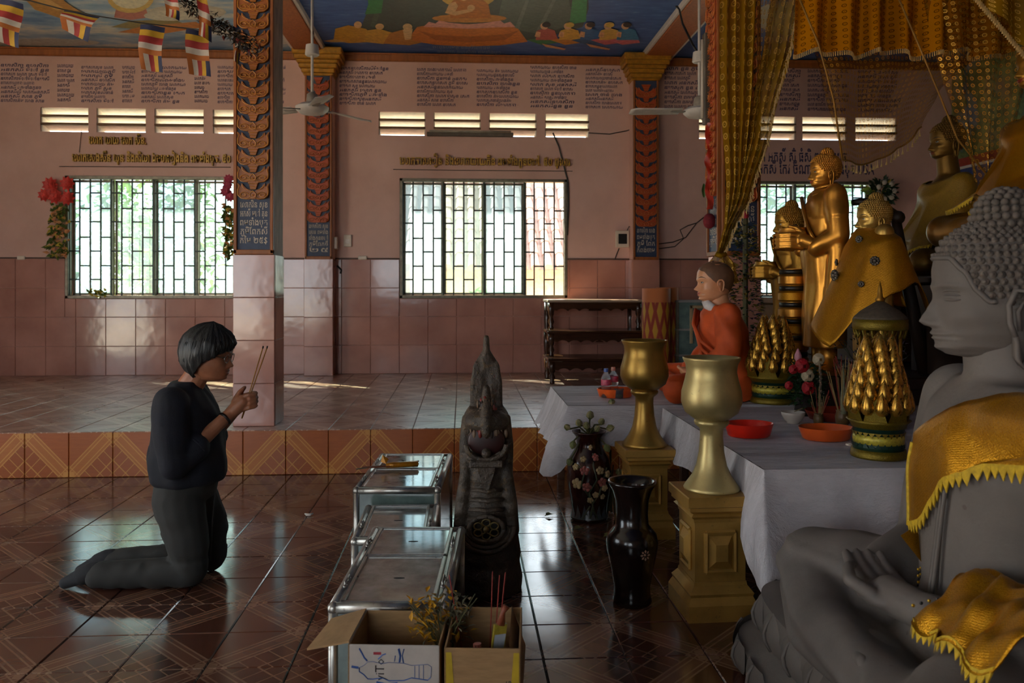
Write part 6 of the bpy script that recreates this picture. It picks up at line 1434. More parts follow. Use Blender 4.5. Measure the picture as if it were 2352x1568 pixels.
for x, y, r, mi in ((1842, 840, .038, 0), (1857, 890, .036, 0), (1822, 848, .024, 0), (1855, 862, .034, 1), (1880, 825, .032, 1), (1812, 885, .022, 0)): rose(ro, L_(x, y, 4.33), r, mi)
b0 = L_(1833, 832, 4.36); q = MB().lathe([(.008, 0), (.02, .02), (.019, .04), (.006, .07), (0, .078)], 10, b0); q.build('pink_lotus_bud', M_ROSE[2], ro, True); q = MB().tube([b0, (0, 0, .1)], .004, 5); q.build('bud_stem', M_DLEAF, ro)
# incense pots with sticks, small banana-leaf cones
def incense_pot(px, py, Y, hpx, n, label, spread=.05, L=(60, 120), cone=None):
    p = P(px, py, Y); s = S(px, Y); t = thing('incense_pot', label, 'incense pot', (p.x, p.y, TZ + .012), 0, 'incense pots on the near table'); h = hpx * s
    MB().lathe([(h * .30, 0), (h * .42, h * .2), (h * .45, h * .6), (h * .38, h * .9), (h * .42, h), (0, h * .95)], 18).build('pot', pm('brown_glass_pot', '#5a4326', .35, .1, var=.4, scale=50), t, True)
    q = MB()
    for k in range(n):
        a = R.uniform(0, 2 * pi); l = R.uniform(*L) * s; d = Vector((cos(a) * spread, sin(a) * spread, 1)).normalized(); q.cur = R.choice((0, 0, 1)); q.tube([d * h * .5, d * (h + l)], .0017, 4)
    q.build('incense_sticks', [pm('tan_incense', '#8d7446', .7, var=.3), MC['red_incense']], t)['kind'] = 'stuff'
    if cone:
        for (x, l) in cone: MB().lathe([(.016, 0), (.014, l * s * .3), (.0, l * s)], 8, (x, -.02, h * .8)).build('leaf_cone', pm('dry_leaf_cone', '#76765c', .6, var=.3, scale=40), t, True)
incense_pot(1880, 968, 4.05, 26, 14, 'clear small incense pot with red stubs behind the white bowl', .35, (20, 70))
incense_pot(1935, 970, 4.02, 36, 26, 'brown incense pot crowded with tan sticks and a leaf cone', .30, (60, 130), [(-.005, 120), (.06, 80)])
incense_pot(1972, 975, 4.2, 34, 20, 'dark incense pot nearest the larger gold cone', .4, (60, 130), [(-.05, 100)])
q = MB(); st = P(1884, 900, 4.3); sp_ = thing('beaded_flower_string', 'hanging string of pale dried blossoms beside the roses', 'garland', (st.x, st.y, TZ))
for k in range(24): q.ball((R.uniform(-.004, .004), 0, .03 + .011 * k), .0075, 6, 4)
q.build('blossoms', pm('pale_dry_blossom', '#75614f', .7, var=.3, scale=80), sp_)['kind'] = 'stuff'; MB().tube([(0, 0, 0), (0, 0, .3)], .003, 5).build('stick', M_STEM, sp_)
# purple dried wildflowers behind the big cone
wf = P(1975, 800, 4.35); w_t = thing('dried_wildflowers', 'dark dried wild flowers standing behind the larger gold cone', 'flowers', (wf.x, wf.y, TZ)); q = MB()
for k in range(46):
    a = R.uniform(-1.2, 1.2); l = R.uniform(.2, .5); x0 = R.uniform(-.05, .22); q.cur = 0; e = Vector((x0 + a * .10, R.uniform(-.06, .06), l)); q.tube([(x0 * .6 + .05, 0, .02), (x0 * .8 + .04, 0, l * .5), e], .0022, 4)
    for j in range(5): q.cur = R.choice((0, 1, 0)); q.leaf(e + Vector((R.uniform(-.02, .02), R.uniform(-.02, .02), R.uniform(-.14, .01))), (R.uniform(-1, 1), R.uniform(-1, 1), R.uniform(-.3, 1)), (0, .2, 1), R.uniform(.02, .04), .007)
q.build('stems_and_blooms', [pm('dull_olive_stem', '#2b2c1a', .7), pm('dusty_purple_bloom', '#5d4a5c', .7, var=.3, scale=50)], w_t)['kind'] = 'stuff'
# gold pagoda lantern with a dark conical roof
pg = P(2033, 850, 4.0); s = S(2033, 4.0); t = thing('pagoda_lantern', 'gold openwork pagoda lantern with a grey conical roof, behind the larger cone', 'lantern', (pg.x, pg.y + .05, TZ + .003)); zr = P(2033, 735, 4.0).z - TZ; zt_ = P(2033, 655, 4.0).z - TZ; zb_2 = P(2033, 845, 4.0).z - TZ
MB().lathe([(60 * s, zr), (57 * s, zr + .012), (42 * s, zr + 20 * s), (20 * s, zr + 34 * s), (8 * s, zr + 42 * s)], 32).build('conical_roof', pm('grey_brown_thatch', '#4e4234', .7, var=.3, scale=60), t, True)
MB().lathe([(9 * s, zr + 40 * s), (11 * s, zr + 46 * s), (6 * s, zr + 52 * s), (4.5 * s, zr + 70 * s), (0, zt_ + .02)], 12).build('spire', G_DULL, t, True)
q = MB().lathe([(58 * s, zr - 24 * s), (60 * s, zr - 22 * s), (60 * s, zr), (58 * s, zr)], 32); q.build('eaves_band', M_GLIT, t, True)
for k in range(16):
    a = 2 * pi * k / 16; MB().tube([(57 * s * cos(a), 57 * s * sin(a), zr - 24 * s), (52 * s * cos(a), 52 * s * sin(a), zr - 42 * s), (54 * s * cos(a + .2), 54 * s * sin(a + .2), zr - 30 * s)], .006, 5).build('fretwork', M_GLIT, t, True)
for k in range(6): a = 2 * pi * k / 6 + .3; MB().tube([(44 * s * cos(a), 44 * s * sin(a), 0), (44 * s * cos(a), 44 * s * sin(a), zr)], 4 * s, 8).build('pillar', G_DULL, t, True)
MB().lathe([(56 * s, 0), (58 * s, .02), (50 * s, .05), (0, .05)], 28).build('base', G_DULL, t, True, angle=.6)
# ================================================================== platform furniture
# three-tier dark wooden stand
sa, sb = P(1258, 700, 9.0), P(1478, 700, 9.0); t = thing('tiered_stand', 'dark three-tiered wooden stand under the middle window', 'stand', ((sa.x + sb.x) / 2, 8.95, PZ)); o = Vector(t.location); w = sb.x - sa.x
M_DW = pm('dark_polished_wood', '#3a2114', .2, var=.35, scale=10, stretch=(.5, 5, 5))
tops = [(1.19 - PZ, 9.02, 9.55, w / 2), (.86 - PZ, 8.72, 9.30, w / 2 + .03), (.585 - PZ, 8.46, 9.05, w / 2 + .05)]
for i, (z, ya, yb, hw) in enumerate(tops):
    MB().bbox((-hw, ya - o.y, z - .03), (hw, yb - o.y, z), .006).build('shelf_board', pm('sunlit_top_board', '#a08a76', .3, var=.25, scale=9, stretch=(.5, 5, 5)) if i == 0 else M_DW, t)  # sunlight on the top board is put into its paler colour
    n = 9; out = [(-hw + .03, z - .03)] + [(-hw + .03, z - .11)]
    for k in range(4): 
        for j in range(1, 7): a = pi * j / 7; out.append((-hw + .03 + .07 + .13 * k + .065 - .065 * cos(a) - .0, z - .14 + .04 * sin(a)))
    m_ = [(x, zz) for x, zz in out]; m2 = [(-x, zz) for x, zz in m_[::-1]]
    MB().prism([(x, ya + .02 - o.y, zz) for x, zz in m_ + m2], (0, .018, 0)).build('scalloped_apron', M_DW, t)
    for sx in (-1, 1):
        x = sx * (hw - .045); h = z - .03; zb0 = 0 if i == 2 else tops[i + 1][0]
        for y in (ya + .045,) + ((yb - .05,) if i < 2 else (yb - .05,)):
            zl = zb0 if y < (tops[i + 1][2] if i < 2 else 99) else 0
            MB().lathe([(.022, zl), (.030, zl + (h - zl) * .06), (.018, zl + (h - zl) * .14), (.034, zl + (h - zl) * .28), (.018, zl + (h - zl) * .45), (.030, zl + (h - zl) * .55), (.036, zl + (h - zl) * .75), (.036, h)], 12, (x, y - o.y, 0)).build('turned_leg', M_DW, t, True)
        MB().bbox((x - .012, ya + .04 - o.y, z - .13), (x + .012, yb - .04 - o.y, z - .03), .003).build('side_rail', M_DW, t)
# rolled mats
def matroll(px, Y, r, h, label):
    p = P(px, 700, Y); t = thing('rolled_mat', label, 'mat', (p.x, p.y, PZ), 0, 'rolled reed mats')
    m = MC.get('reed')
    if not m:
        m = MT('woven_red_yellow_mat'); v = m.coord('Object'); c = m.xyz(v); a = c[0].op('ARCTAN2', c[1]) * .20
        u = (a * 8 + c[2] * 0).pp(.5) + (c[2] * 2.6).pp(.5); d = u.near(.5, .14); e = u.near(.5, .20)
        col = m.mix(d, m.mix(e, lin('#b98a1c'), lin('#a8541c')), lin('#8f2b14')); z_ = c[2].gt(h * .86).mx(c[2].lt(h * .12)); wv = (c[2] * 190).sin() * (a * 800).sin()
        x1 = ((a * 60 + c[2] * 60).fr().lt(.2)).mx((a * 60 - c[2] * 60).fr().lt(.2)); col = m.mix(z_, col, m.mix(x1, lin('#b5561f'), lin('#d88a4a'))); m.bump(wv, .4, .003); m = MC['reed'] = m.fin(col, .6)
    b = MB(); pts = []
    for k in range(90): a = 2 * pi * k / 30; rr = r * (1 - .09 * (k / 90) * 3 * .8); pts.append((rr * cos(a), rr * sin(a)))
    vs = [(x, y, z) for z in (0, h * .5, h) for x, y in pts]; n = 90
    b.add(vs, [(j * n + i, j * n + i + 1, (j + 1) * n + i + 1, (j + 1) * n + i) for j in range(2) for i in range(n - 1)]); b.build('mat_roll', m, t, True)
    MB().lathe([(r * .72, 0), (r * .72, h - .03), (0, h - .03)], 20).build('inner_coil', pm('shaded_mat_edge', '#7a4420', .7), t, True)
pm_ = P(1508, 662, 8.2); hm = pm_.z - PZ
matroll(1508, 8.2, 34 * S(1508, 8.2), hm, 'nearer red and yellow rolled mat standing beside the tiered stand'); matroll(1533, 8.36, 27 * S(1533, 8.36), P(1533, 660, 8.36).z - PZ, 'farther red and yellow rolled mat, half behind the other one')
# glass display cabinet behind the monk
ca_, cb_ = P(1553, 700, 8.2), P(1700, 700, 8.2); t = thing('display_cabinet', 'grey glass display cabinet behind the monk figure', 'cabinet', ((ca_.x + cb_.x) / 2, 8.4, PZ)); w = (cb_.x - ca_.x) / 2; hc = P(1580, 690, 8.2).z - PZ
q = MB()
for x in (-w, w - .03):
    for y in (-.2, .17): q.bbox((x, y, 0), (x + .03, y + .03, hc), .004)
q.build('corner_posts', M_ALU, t)['kind'] = 'stuff'
for z in (0.05, hc * .35, hc * .65, hc - .02): MB().bbox((-w, -.2, z), (w, .2, z + .02), .004).build('shelf', pm('grey_laminate', '#8f8a84', .35, var=.15), t)
MB().box((-w + .03, -.19, .06), (w - .03, -.185, hc - .02)).build('glass_front', M_GSIDE, t)
MB().bbox((-w + .14, -.21, hc * .5), (-w + .17, -.195, hc - .05), .003).bbox((-w + .14, -.21, hc - .08), (w * .4, -.195, hc - .05), .003).build('door_frame', pm('tan_wood_frame', '#a38a66', .5), t)
# artificial flower tree
ft_ = P(1712, 800, 5.8); t = thing('artificial_flower_tree', 'tall slim tower of small yellow artificial flowers behind the monk figure', 'flowers', (ft_.x, ft_.y, AZ)); zt2 = P(1712, 495, 5.8).z - AZ
MB().tube([(0, 0, 0), (0, 0, zt2)], .02, 8).build('pole', M_STEM, t); q = MB(); fm = [pm('dull_yellow_petals', '#8a7422', .6, var=.4, scale=60), M_DLEAF, pm('purple_petals', '#4a2440', .6, var=.3), pm('dark_blue_tinsel', '#232a44', .4, .3)]
for k in range(900):
    z = R.random(); rr = lerp(.13, .05, z) * (.75 + .4 * R.random()); a = R.uniform(0, 2 * pi); q.cur = R.choices((0, 1, 2, 3), (5, 5, 1.3, 2))[0]; p = Vector((rr * cos(a), rr * sin(a), .05 + z * (zt2 - .1))); q.leaf(p, (cos(a), sin(a), R.uniform(-.6, .6)), (0, 0, 1), R.uniform(.025, .05), R.uniform(.010, .018))
q.build('flowers', fm, t)['kind'] = 'stuff'
MB().ball((0, 0, zt2), (.025, .025, .035), 10, 8).build('red_top_bud', pm('red_bud', '#b0263a', .5), t, True)
# ================================================================== curtains and canopy
def sheer(name, col, hi, alpha=.8, scale=30, dots=True):
    m = MT(name); t = m.t; v = m.coord('UV'); c = m.xyz(v)
    u, w = (c[0] * scale).fr() - .5, (c[1] * scale).fr() - .5; d = (u * u + w * w).op('SQRT')
    ring = d.near(.22, .06).mx(d.lt(.06)); mesh = m.noise(v, scale * 30, 2)
    dif = m.node('ShaderNodeBsdfDiffuse'); gl = m.node('ShaderNodeBsdfGlossy'); gl.inputs['Roughness'].default_value = .35; tl = m.node('ShaderNodeBsdfTranslucent'); tr = m.node('ShaderNodeBsdfTransparent')
    cc = m.mix(ring, lin(col), lin(hi)); 
    for n in (dif, gl, tl): t.links.new(cc, n.inputs[0])
    a = m.node('ShaderNodeMixShader'); a.inputs[0].default_value = .45; t.links.new(dif.outputs[0], a.inputs[1]); t.links.new(tl.outputs[0], a.inputs[2])
    b = m.node('ShaderNodeMixShader'); m.set(b.inputs[0], ring * .45 + .12); t.links.new(a.outputs[0], b.inputs[1]); t.links.new(gl.outputs[0], b.inputs[2])
    e = m.node('ShaderNodeMixShader'); m.set(e.inputs[0], (ring * .3 + mesh * .15 + alpha).mn(1.0)); t.links.new(tr.outputs[0], e.inputs[1]); t.links.new(b.outputs[0], e.inputs[2])
    t.links.new(e.outputs[0], m.out.inputs['Surface']); return m.m
M_SHEER = sheer('gold_sheer_curtain', '#9c7416', '#e0b450', .80, 11); M_NET = sheer('brown_gold_net', '#8a5a18', '#c2913c', .40, 15); M_VAL = sheer('amber_valance_cloth', '#c27a0c', '#7d4e06', .95, 14)
M_FRINGE = pm('cream_gold_fringe', '#c9a76a', .6, var=.3, scale=80)
def cloth_sheet(name, fn, nu, nv, mat, par, uvs=(1, 1)):
    b = MB().grid(fn, nu, nv); o = b.build(name, mat, par, True); uv = o.data.uv_layers.new(name='uv')
    for lp_ in o.data.loops: i = lp_.vertex_index; uv.data[lp_.index].uv = ((i % nu) / (nu - 1) * uvs[0], (i // nu) / (nv - 1) * uvs[1])
    return o
YC = 5.55
cu = thing('hanging_curtain', 'long gold sheer curtain gathered beside the right column', 'curtain', (2.1, YC, PZ + 3.9))
org = Vector(cu.location)
def curt(pl, pr, depth, nf, ph):
    """pl/pr: left and right edge tables y->x in the picture; hanging pleated sheet"""
    def f(u, v):
        y = lerp(pl[0][0], pl[-1][0], v); xl, xr = interp(pl, y), interp(pr, y); x = lerp(xl, xr, u); p = P(x, y, YC); wd = (xr - xl) / 200
        p.y += depth * sin(u * nf + ph + v * 1.5) * min(1, wd + .15) + .02 * sin(u * 3 + v * 5); p.z += 0; return p - org
    return f
cloth_sheet('back_panel', curt([(-90, 1654), (200, 1656), (420, 1668), (540, 1662), (582, 1646)], [(-90, 1742), (200, 1730), (420, 1712), (540, 1678), (582, 1662)], .05, 26, 0), 60, 50, M_SHEER, cu, (.6, 2.2))
cloth_sheet('front_panel', curt([(-90, 1790), (60, 1765), (300, 1722), (450, 1690), (545, 1655), (580, 1646)], [(-90, 1865), (60, 1826), (300, 1770), (450, 1727), (545, 1680), (582, 1664)], .05, 22, 1), 60, 50, M_SHEER, cu, (.55, 2.2))
cloth_sheet('middle_veil', curt([(-90, 1735), (100, 1728), (300, 1716), (420, 1700)], [(-90, 1800), (100, 1764), (300, 1726), (420, 1706)], .02, 12, 0), 30, 30, M_NET, cu, (.4, 1.6))
cloth_sheet('gathered_tail', curt([(575, 1648), (610, 1628), (650, 1615)], [(575, 1664), (610, 1690), (650, 1702)], .06, 20, 0), 40, 20, M_SHEER, cu, (.5, .4))
MB().tube([P(1645, 583, YC - .05) - org, P(1655, 588, YC - .07) - org, P(1666, 583, YC - .05) - org], .018, 8).build('tie', M_SHEER, cu, True)
q = MB()
for k in range(150):
    v = k / 149; y = lerp(-90, 580, v); x = interp([(-90, 1865), (60, 1826), (300, 1770), (450, 1727), (545, 1680), (582, 1664)], y); p = P(x - 2 + R.uniform(-2, 2), y, YC - .06) - org; q.tube([p, p + Vector((R.uniform(-.015, .01), R.uniform(-.01, 0), -.035 - .015 * R.random()))], .0035, 4)
q.build('fringe', M_FRINGE, cu)['kind'] = 'stuff'
ca0 = thing('altar_canopy', 'amber cloth canopy with scalloped valance over the gold statues', 'canopy', (3.2, 5.3, 3.6)); org = Vector(ca0.location)
def val(u, v):
    x = lerp(1830, 2330, u); yb = interp([(0, 120), (.12, 108), (.25, 128), (.42, 108), (.58, 126), (.75, 112), (.9, 128), (1, 118)], u); p = P(x, lerp(-120, yb, v), 5.0); p.y += .06 * sin(u * 46 + v) * (.4 + .6 * v) + .03 * sin(u * 17); return p - org
cloth_sheet('valance', val, 140, 24, M_VAL, ca0, (2.6, 1.2))
q = MB()
for k in range(200):
    u = k / 199; p = val(u, 1.0); q.tube([p, p + Vector((0, 0, -.028))], .003, 4)
q.build('valance_fringe', M_FRINGE, ca0)['kind'] = 'stuff'
def net(u, v):
    x = lerp(interp([(0, 1812), (.5, 1890), (1, 1935)], v), interp([(0, 2330), (.45, 2260), (.75, 2160), (1, 2120)], v), u); yb = interp([(0, 368), (.25, 378), (.5, 362), (.75, 335), (1, 290)], u); p = P(x, lerp(-60, yb, v ** .9), 5.2 + .25 * u); p.y += .04 * sin(u * 24 + v * 3) * (1 - .5 * v); return p - org
cloth_sheet('sheer_swag', net, 90, 40, M_NET, ca0, (2.4, 2.0))
q = MB()
for k in range(23):
    p = net(.02 + .96 * k / 22, 1.0); q.tube([p, p + Vector((0, 0, -.035)), p + Vector((0, 0, -.06))], [.002, .003, .009], 5)
q.build('tassels', M_FRINGE, ca0)['kind'] = 'stuff'
q = MB().tube([net(k / 40, 1.0) for k in range(41)], .006, 5); q.build('swag_edge', pm('gold_braid', '#8a611c', .6, .2), ca0, True)
def net2(u, v):
    x = lerp(lerp(2110, 2230, v), lerp(2420, 2310, v), u); y = lerp(-60, interp([(0, 400), (.5, 440), (1, 430)], u), v); p = P(x, y, 4.95 - .2 * u); p.y += .04 * sin(u * 18 + v * 4); return p - org
cloth_sheet('side_net', net2, 50, 40, M_NET, ca0, (1.2, 2.0))
for (pts) in ([(2040, -60), (2130, 150), (2200, 320), (2290, 430)], [(2240, -60), (2300, 60), (2352, 120)], [(1812, -60), (1880, 100), (1915, 230), (1935, 368)]):
    MB().tube([P(x, y, 4.85) - org for x, y in pts], .006, 6).build('braid_rope', MC['gold_braid'], ca0, True)
q = MB()
for k in range(30): x = lerp(2235, 2352, k / 29); y = lerp(-20, 118, k / 29); p = P(x, y, 4.5) - org; q.tube([p, p + Vector((0, 0, -.04))], [.003, .008], 5)
q.build('corner_tassels', M_FRINGE, ca0)['kind'] = 'stuff'
def corner(u, v):
    x = lerp(2250, 2480, u); yt = -80; yb = interp([(0, 0), (.5, 110), (1, 200)], u); p = P(x, lerp(yt, yb, v), 4.55); p.y += .03 * sin(u * 20); return p - org
cloth_sheet('corner_drape', corner, 40, 20, M_SHEER, ca0, (1, 1))
MB().bbox((P(1820, 0, 5.0).x, 4.95, 3.62), (5.4, 5.05, 3.68), .01).build('canopy_rail', M_DW, ca0, org=org)
# ================================================================== things hung on the right column
xc = P(1630, 0, 6.1).x
lt = thing('fluorescent_lamp', 'unlit grey strip lamp fixed upright on the left side of the right column', 'lamp', (COLX - .045, 6.32, 0)); z0, z1 = P(1626, 285, 6.3).z, P(1626, 75, 6.3).z
MB().bbox((-.022, -.03, z0), (.040, .04, z1), .006).build('batten', pm('grey_metal_batten', '#5a5148', .5, .3), lt); MB().tube([(-.03, -.0, z0 + .05), (-.03, -.0, z1 - .05)], .013, 8).build('tube', M_PLASTIC, lt, True)
rb_ = thing('hanging_ribbon_garland', 'long red shiny ribbon garland with a dark red tassel on the right column', 'garland', (COLX - .05, 6.22, 0)); q = MB(); zz0, zz1 = P(1622, 480, 6.2).z, P(1622, 280, 6.2).z
q.grid(lambda u, v: (lerp(-.025, .025, u) + .012 * sin(v * 20), -.008 * sin(v * 31 + u * 3), lerp(zz0, zz1, v)), 4, 40); q.build('ribbon', pm('shiny_red_ribbon', '#a8301f', .3, var=.3, scale=20), rb_, True)
MB().ball((0, 0, zz0 - .09), (.05, .045, .06), 14, 10).build('red_tassel_ball', pm('dark_red_tassel', '#6e0f1c', .8, var=.3, scale=60), rb_, True); MB().tube([(0, 0, zz0), (0, 0, zz0 - .05)], .004, 5).build('tassel_cord', M_CABLE, rb_)
lfp = P(1608, 437, 6.22); lfp.x = COLX - .115; tag(MB().grid(lambda u, v: ((v - .5) * .09 + .05 * (1 - v), .01 * sin(v * 3), (u - .5) * .11 * sin(pi * min(1, max(.02, v))) ** .8), 7, 9).build('green_paper_leaf', pm('green_leaf_ornament', '#3c5a22', .5, var=.2), None, True, loc=lfp), 'green leaf ornament sticking out at the left of the right column', 'ornament')
# ================================================================== ceiling fans
def fan(px, py, Y, rods, blades, label, L):
    p = P(px, py, Y); t = thing('ceiling_fan', label, 'ceiling fan', p, 0, 'white ceiling fans'); zt_ = CZ - p.z
    MB().tube([(0, 0, .03), (0, 0, zt_)], .012, 10).build('rod', M_WHITE, t, True)
    cz_ = P(px, rods, Y).z - p.z; MB().lathe([(.05, cz_ - .06), (.06, cz_ - .05), (.052, cz_ + .03), (.02, cz_ + .04)], 20).build('ceiling_cup', M_WHITE, t, True, angle=.7)
    MB().lathe([(.02, .14), (.045, .12), (.05, .06), (.05, .04)], 20).build('rod_cup', pm('grey_fan_cup', '#8f867c', .5), t, True)
    MB().lathe([(.0, -.05), (.10, -.04), (.135, -.01), (.14, .015), (.10, .04), (.05, .05)], 28).build('motor', M_WHITE, t, True, angle=.8)
    for a in blades:
        q = MB(); q.grid(lambda u, v: (lerp(.17, L, v), (u - .5) * (.12 + .03 * v) * (1 - .6 * max(0, v - .92) / .08), .012 * (u - .5) * 2 - .02 * v), 5, 12); M = Matrix.Rotation(a, 4, 'Z'); b = MB(); b.add([M @ Vector(x) for x in q.v], q.f); vs_, fs_ = evalmesh(b.mesh('b'), [('SOLIDIFY', dict(thickness=.006))]); b = MB(); b.add(vs_, fs_); b.build('blade', M_WHITE, t, True)
        q = MB().bbox((.09, -.025, -.006), (.26, .025, .004), .003); b = MB(); b.add([M @ Vector(x) for x in q.v], q.f); b.build('blade_iron', MC['grey_fan_cup'], t)
fan(717, 250, 7.0, 112, (math.radians(-70), math.radians(44), math.radians(162)), 'white ceiling fan in front of the left carved pilaster', .60)
fan(1606, 258, 6.9, 128, (math.radians(187), math.radians(60), math.radians(-65)), 'white ceiling fan beside the right column, half hidden by the curtain', .62)
tag(MB().tube([P(1525, -10, 8.0) + Vector((0, 0, 0)), P(1560, 20, 7.8), P(1568, 55, 7.4), P(1590, 100, 7.0), P(1600, 118, 6.9)], .010, 6).build('fan_cable', M_CABLE, None, True), 'black twisted cable hanging from the ceiling to the right fan', 'cable')
tag(MB().tube([P(717, 112, 7.0), P(719, 75, 7.0), P(716, 35, 7.0)], .008, 6).build('fan_cable', M_CABLE, None, True), 'short black cable above the left fan', 'cable')
# ================================================================== wall fittings and cables
def wallbox(px, py, w, h, label, name='switch_box', d=.03):
    a, b = P(px - w / 2, py + h / 2, YB), P(px + w / 2, py - h / 2, YB); t = thing(name, label, 'box', ((a.x + b.x) / 2, YB, (a.z + b.z) / 2)); hw, hh = (b.x - a.x) / 2, (b.z - a.z) / 2
    MB().bbox((-hw, -d, -hh), (hw, 0, hh), .006).build('case', M_PLASTIC, t); return t, hw, hh
t, hw, hh = wallbox(799, 553, 18, 28, 'small cream switch box on the wall between pilaster and middle window'); MB().bbox((-hw * .6, -.034, -hh * .5), (hw * .6, -.028, hh * .3), .003).build('switch_rocker', M_WHITE, t)
pp_ = P(768, 557, YB - .2); t = thing('junction_box', 'narrow cream junction box on the edge of the left carved pilaster', 'box', (pp_.x, YB - .09, pp_.z)); MB().bbox((-.02, -.05, -.07), (.02, .05, .07), .006).build('case', M_PLASTIC, t)
t, hw, hh = wallbox(1428, 549, 30, 38, 'cream meter box with a dark window beside the right carved pilaster', 'meter_box', .06); MB().bbox((-hw * .65, -.066, -hh * .6), (hw * .65, -.058, hh * .6), .004).build('dark_window', M_DARK, t)
t, hw, hh = wallbox(833, 592, 20, 9, 'small brown socket strip low on the wall by the dado edge', 'socket_strip', .025)
t, hw, hh = wallbox(50, 592, 18, 9, 'small brown socket strip low on the wall at the far left', 'socket_strip', .025)
wl_ = thing('tube_lamp_batten', 'grey strip lamp batten fixed on the wall over the middle window', 'lamp', (P(1080, 309, YB).x, YB, P(1080, 309, YB).z)); hw = (P(1180, 309, YB).x - P(982, 309, YB).x) / 2
MB().bbox((-hw, -.05, -.028), (hw, 0, .02), .006).build('batten', pm('grey_metal_batten', '#5a5148'), wl_); MB().tube([(-hw + .03, -.06, .025), (hw - .03, -.06, .025)], .013, 8).build('tube', pm('unlit_tube', '#8a8478', .3), wl_, True)
def wire(pts, label, r=.006, Y=YB - .012, name='wall_cable'): return tag(MB().tube([P(x, y, Y) for x, y in pts], r, 6).build(name, M_CABLE, None, True), label, 'cable')
wire([(1270, 305), (1283, 335), (1295, 380), (1305, 420), (1306, 470), (1303, 540)], 'black cable running down beside the middle window', .009)
wire([(1352, 305), (1400, 308), (1440, 300), (1452, 296)], 'thin cable from the middle vents to the right pilaster')
wire([(1512, 560), (1545, 556), (1575, 545), (1600, 512), (1628, 490)], 'looping cable from the right pilaster towards the right column')
wire([(1514, 571), (1550, 566), (1570, 548), (1562, 528), (1580, 518), (1600, 512)], 'thinner slack cable under the looping one')
wire([(1440, 530), (1445, 520), (1455, 524)], 'short cable on top of the meter box', .006, YB - .05); wire([(1422, 570), (1416, 585), (1412, 596)], 'short cable under the meter box', .006)
wire([(640, 247), (690, 250)], 'thin cable from the column to the left fan', .004, 6.9)
wire([(136, 382), (300, 383), (530, 384)], 'thin rusty curtain wire over the left window', .004); wire([(903, 389), (1060, 391), (1315, 393)], 'thin curtain wire over the middle window', .004)
wire([(187, 300), (182, 350)], 'hairline cable below the left vents', .003)
wire([(774, 610), (784, 620), (782, 628)], 'black cable end on the dado beside the left pilaster', .012)
# ================================================================== garlands and bouquet at the windows
def garland(px, py, mats, label, heads, hang, Y=YB - .07):
    p = P(px, py, Y); t = thing('flower_garland', label, 'garland', p, 0); o = Vector(p)
    for x, y, r, mi in heads:
        c = P(x, y, Y) - o; q = MB(); rr = r * S(x, Y)
        for ring, (n, k, f) in enumerate(((9, 1.0, .1), (7, .7, .35), (5, .4, .55))):
            for j in range(n): a = 2 * pi * j / n + ring * .4; q.leaf(c + Vector((0, -f * rr, 0)), (cos(a), -.25, sin(a)), (0, -1, 0), rr * k * 1.0, rr * .42)
        q.ball(c + Vector((0, -rr * .4, 0)), rr * .25, 8, 5); q.build('flower_head', mats[mi], t)
    q = MB(); x, y0, y1, w = hang
    for k in range(190):
        v = R.random(); c = P(x + R.uniform(-w, w) * (.6 + .4 * sin(v * 25) ** 2), lerp(y0, y1, v), Y + R.uniform(-.03, .03)) - o; q.cur = R.choices((0, 1, 2), (5, 2, 1))[0]; q.leaf(c, (R.uniform(-1, 1), -.5, R.uniform(-1, .6)), (0, -1, 0), R.uniform(.05, .09), R.uniform(.014, .026))
    q.build('leaf_string', [pm('artificial_green_leaf', '#4a5a20', .6, var=.4, scale=20), pm('peach_petal', '#c98a5a', .6, var=.3, scale=20), pm('yellow_petal', '#b8a23a', .6, var=.3)], t)['kind'] = 'stuff'
    return t
RF = [pm('red_coral_petal', '#c4372c', .6, var=.3, scale=25), pm('magenta_petal', '#a02a48', .6, var=.3, scale=25)]
garland(135, 440, RF, 'red artificial flower garland at the left edge of the left window', ((118, 425, 20, 0), (157, 422, 19, 0), (105, 448, 17, 0), (130, 452, 19, 0), (158, 455, 19, 0), (122, 440, 18, 0)), (135, 470, 588, 22))
garland(528, 430, RF, 'magenta artificial flower garland half hidden behind the left column', ((526, 412, 13, 1), (520, 440, 15, 1), (530, 452, 14, 1), (524, 425, 13, 1)), (527, 470, 590, 12))
q = thing('fallen_flowers', 'little yellow green flowers lying on the left window sill', 'flowers', P(225, 678, YB - .02)); b = MB()
for k in range(34): b.cur = k % 2; b.leaf((R.uniform(-.1, .1), R.uniform(-.02, .02), R.uniform(-.02, .05)), (R.uniform(-1, 1), -.3, R.uniform(-.2, 1)), (0, -1, 0), .05, .015)
b.build('blossoms', [MC['yellow_petal'], MC['artificial_green_leaf']], q)['kind'] = 'stuff'
bo = P(2025, 440, YB - .14); t = thing('wall_bouquet', 'round bouquet of white and green artificial flowers in a wall vase at the right window', 'flowers', bo); q = MB()
for k in range(300):
    a = R.uniform(0, 2 * pi); e = R.uniform(-1, 1); r = .16 * R.random() ** .4; p = Vector((r * cos(a) * sqrt(1 - e * e), r * sin(a) * .6 * sqrt(1 - e * e), r * e)); q.cur = R.choices((0, 1, 2), (6, 1.2, 1))[0]; q.leaf(p, (cos(a), -.5, e), (0, -1, .2), R.uniform(.05, .08), R.uniform(.014, .024))
q.build('foliage', [M_DLEAF, pm('white_bloom', '#b8b0a0', .6), MC['yellow_petal']], t)
for k in range(7): a = 2 * pi * k / 7; q = MB().ball((.1 * cos(a), -.11, .1 * sin(a)), (.032, .02, .032), 10, 6); q.build('white_bloom', MC['white_bloom'], t, True)
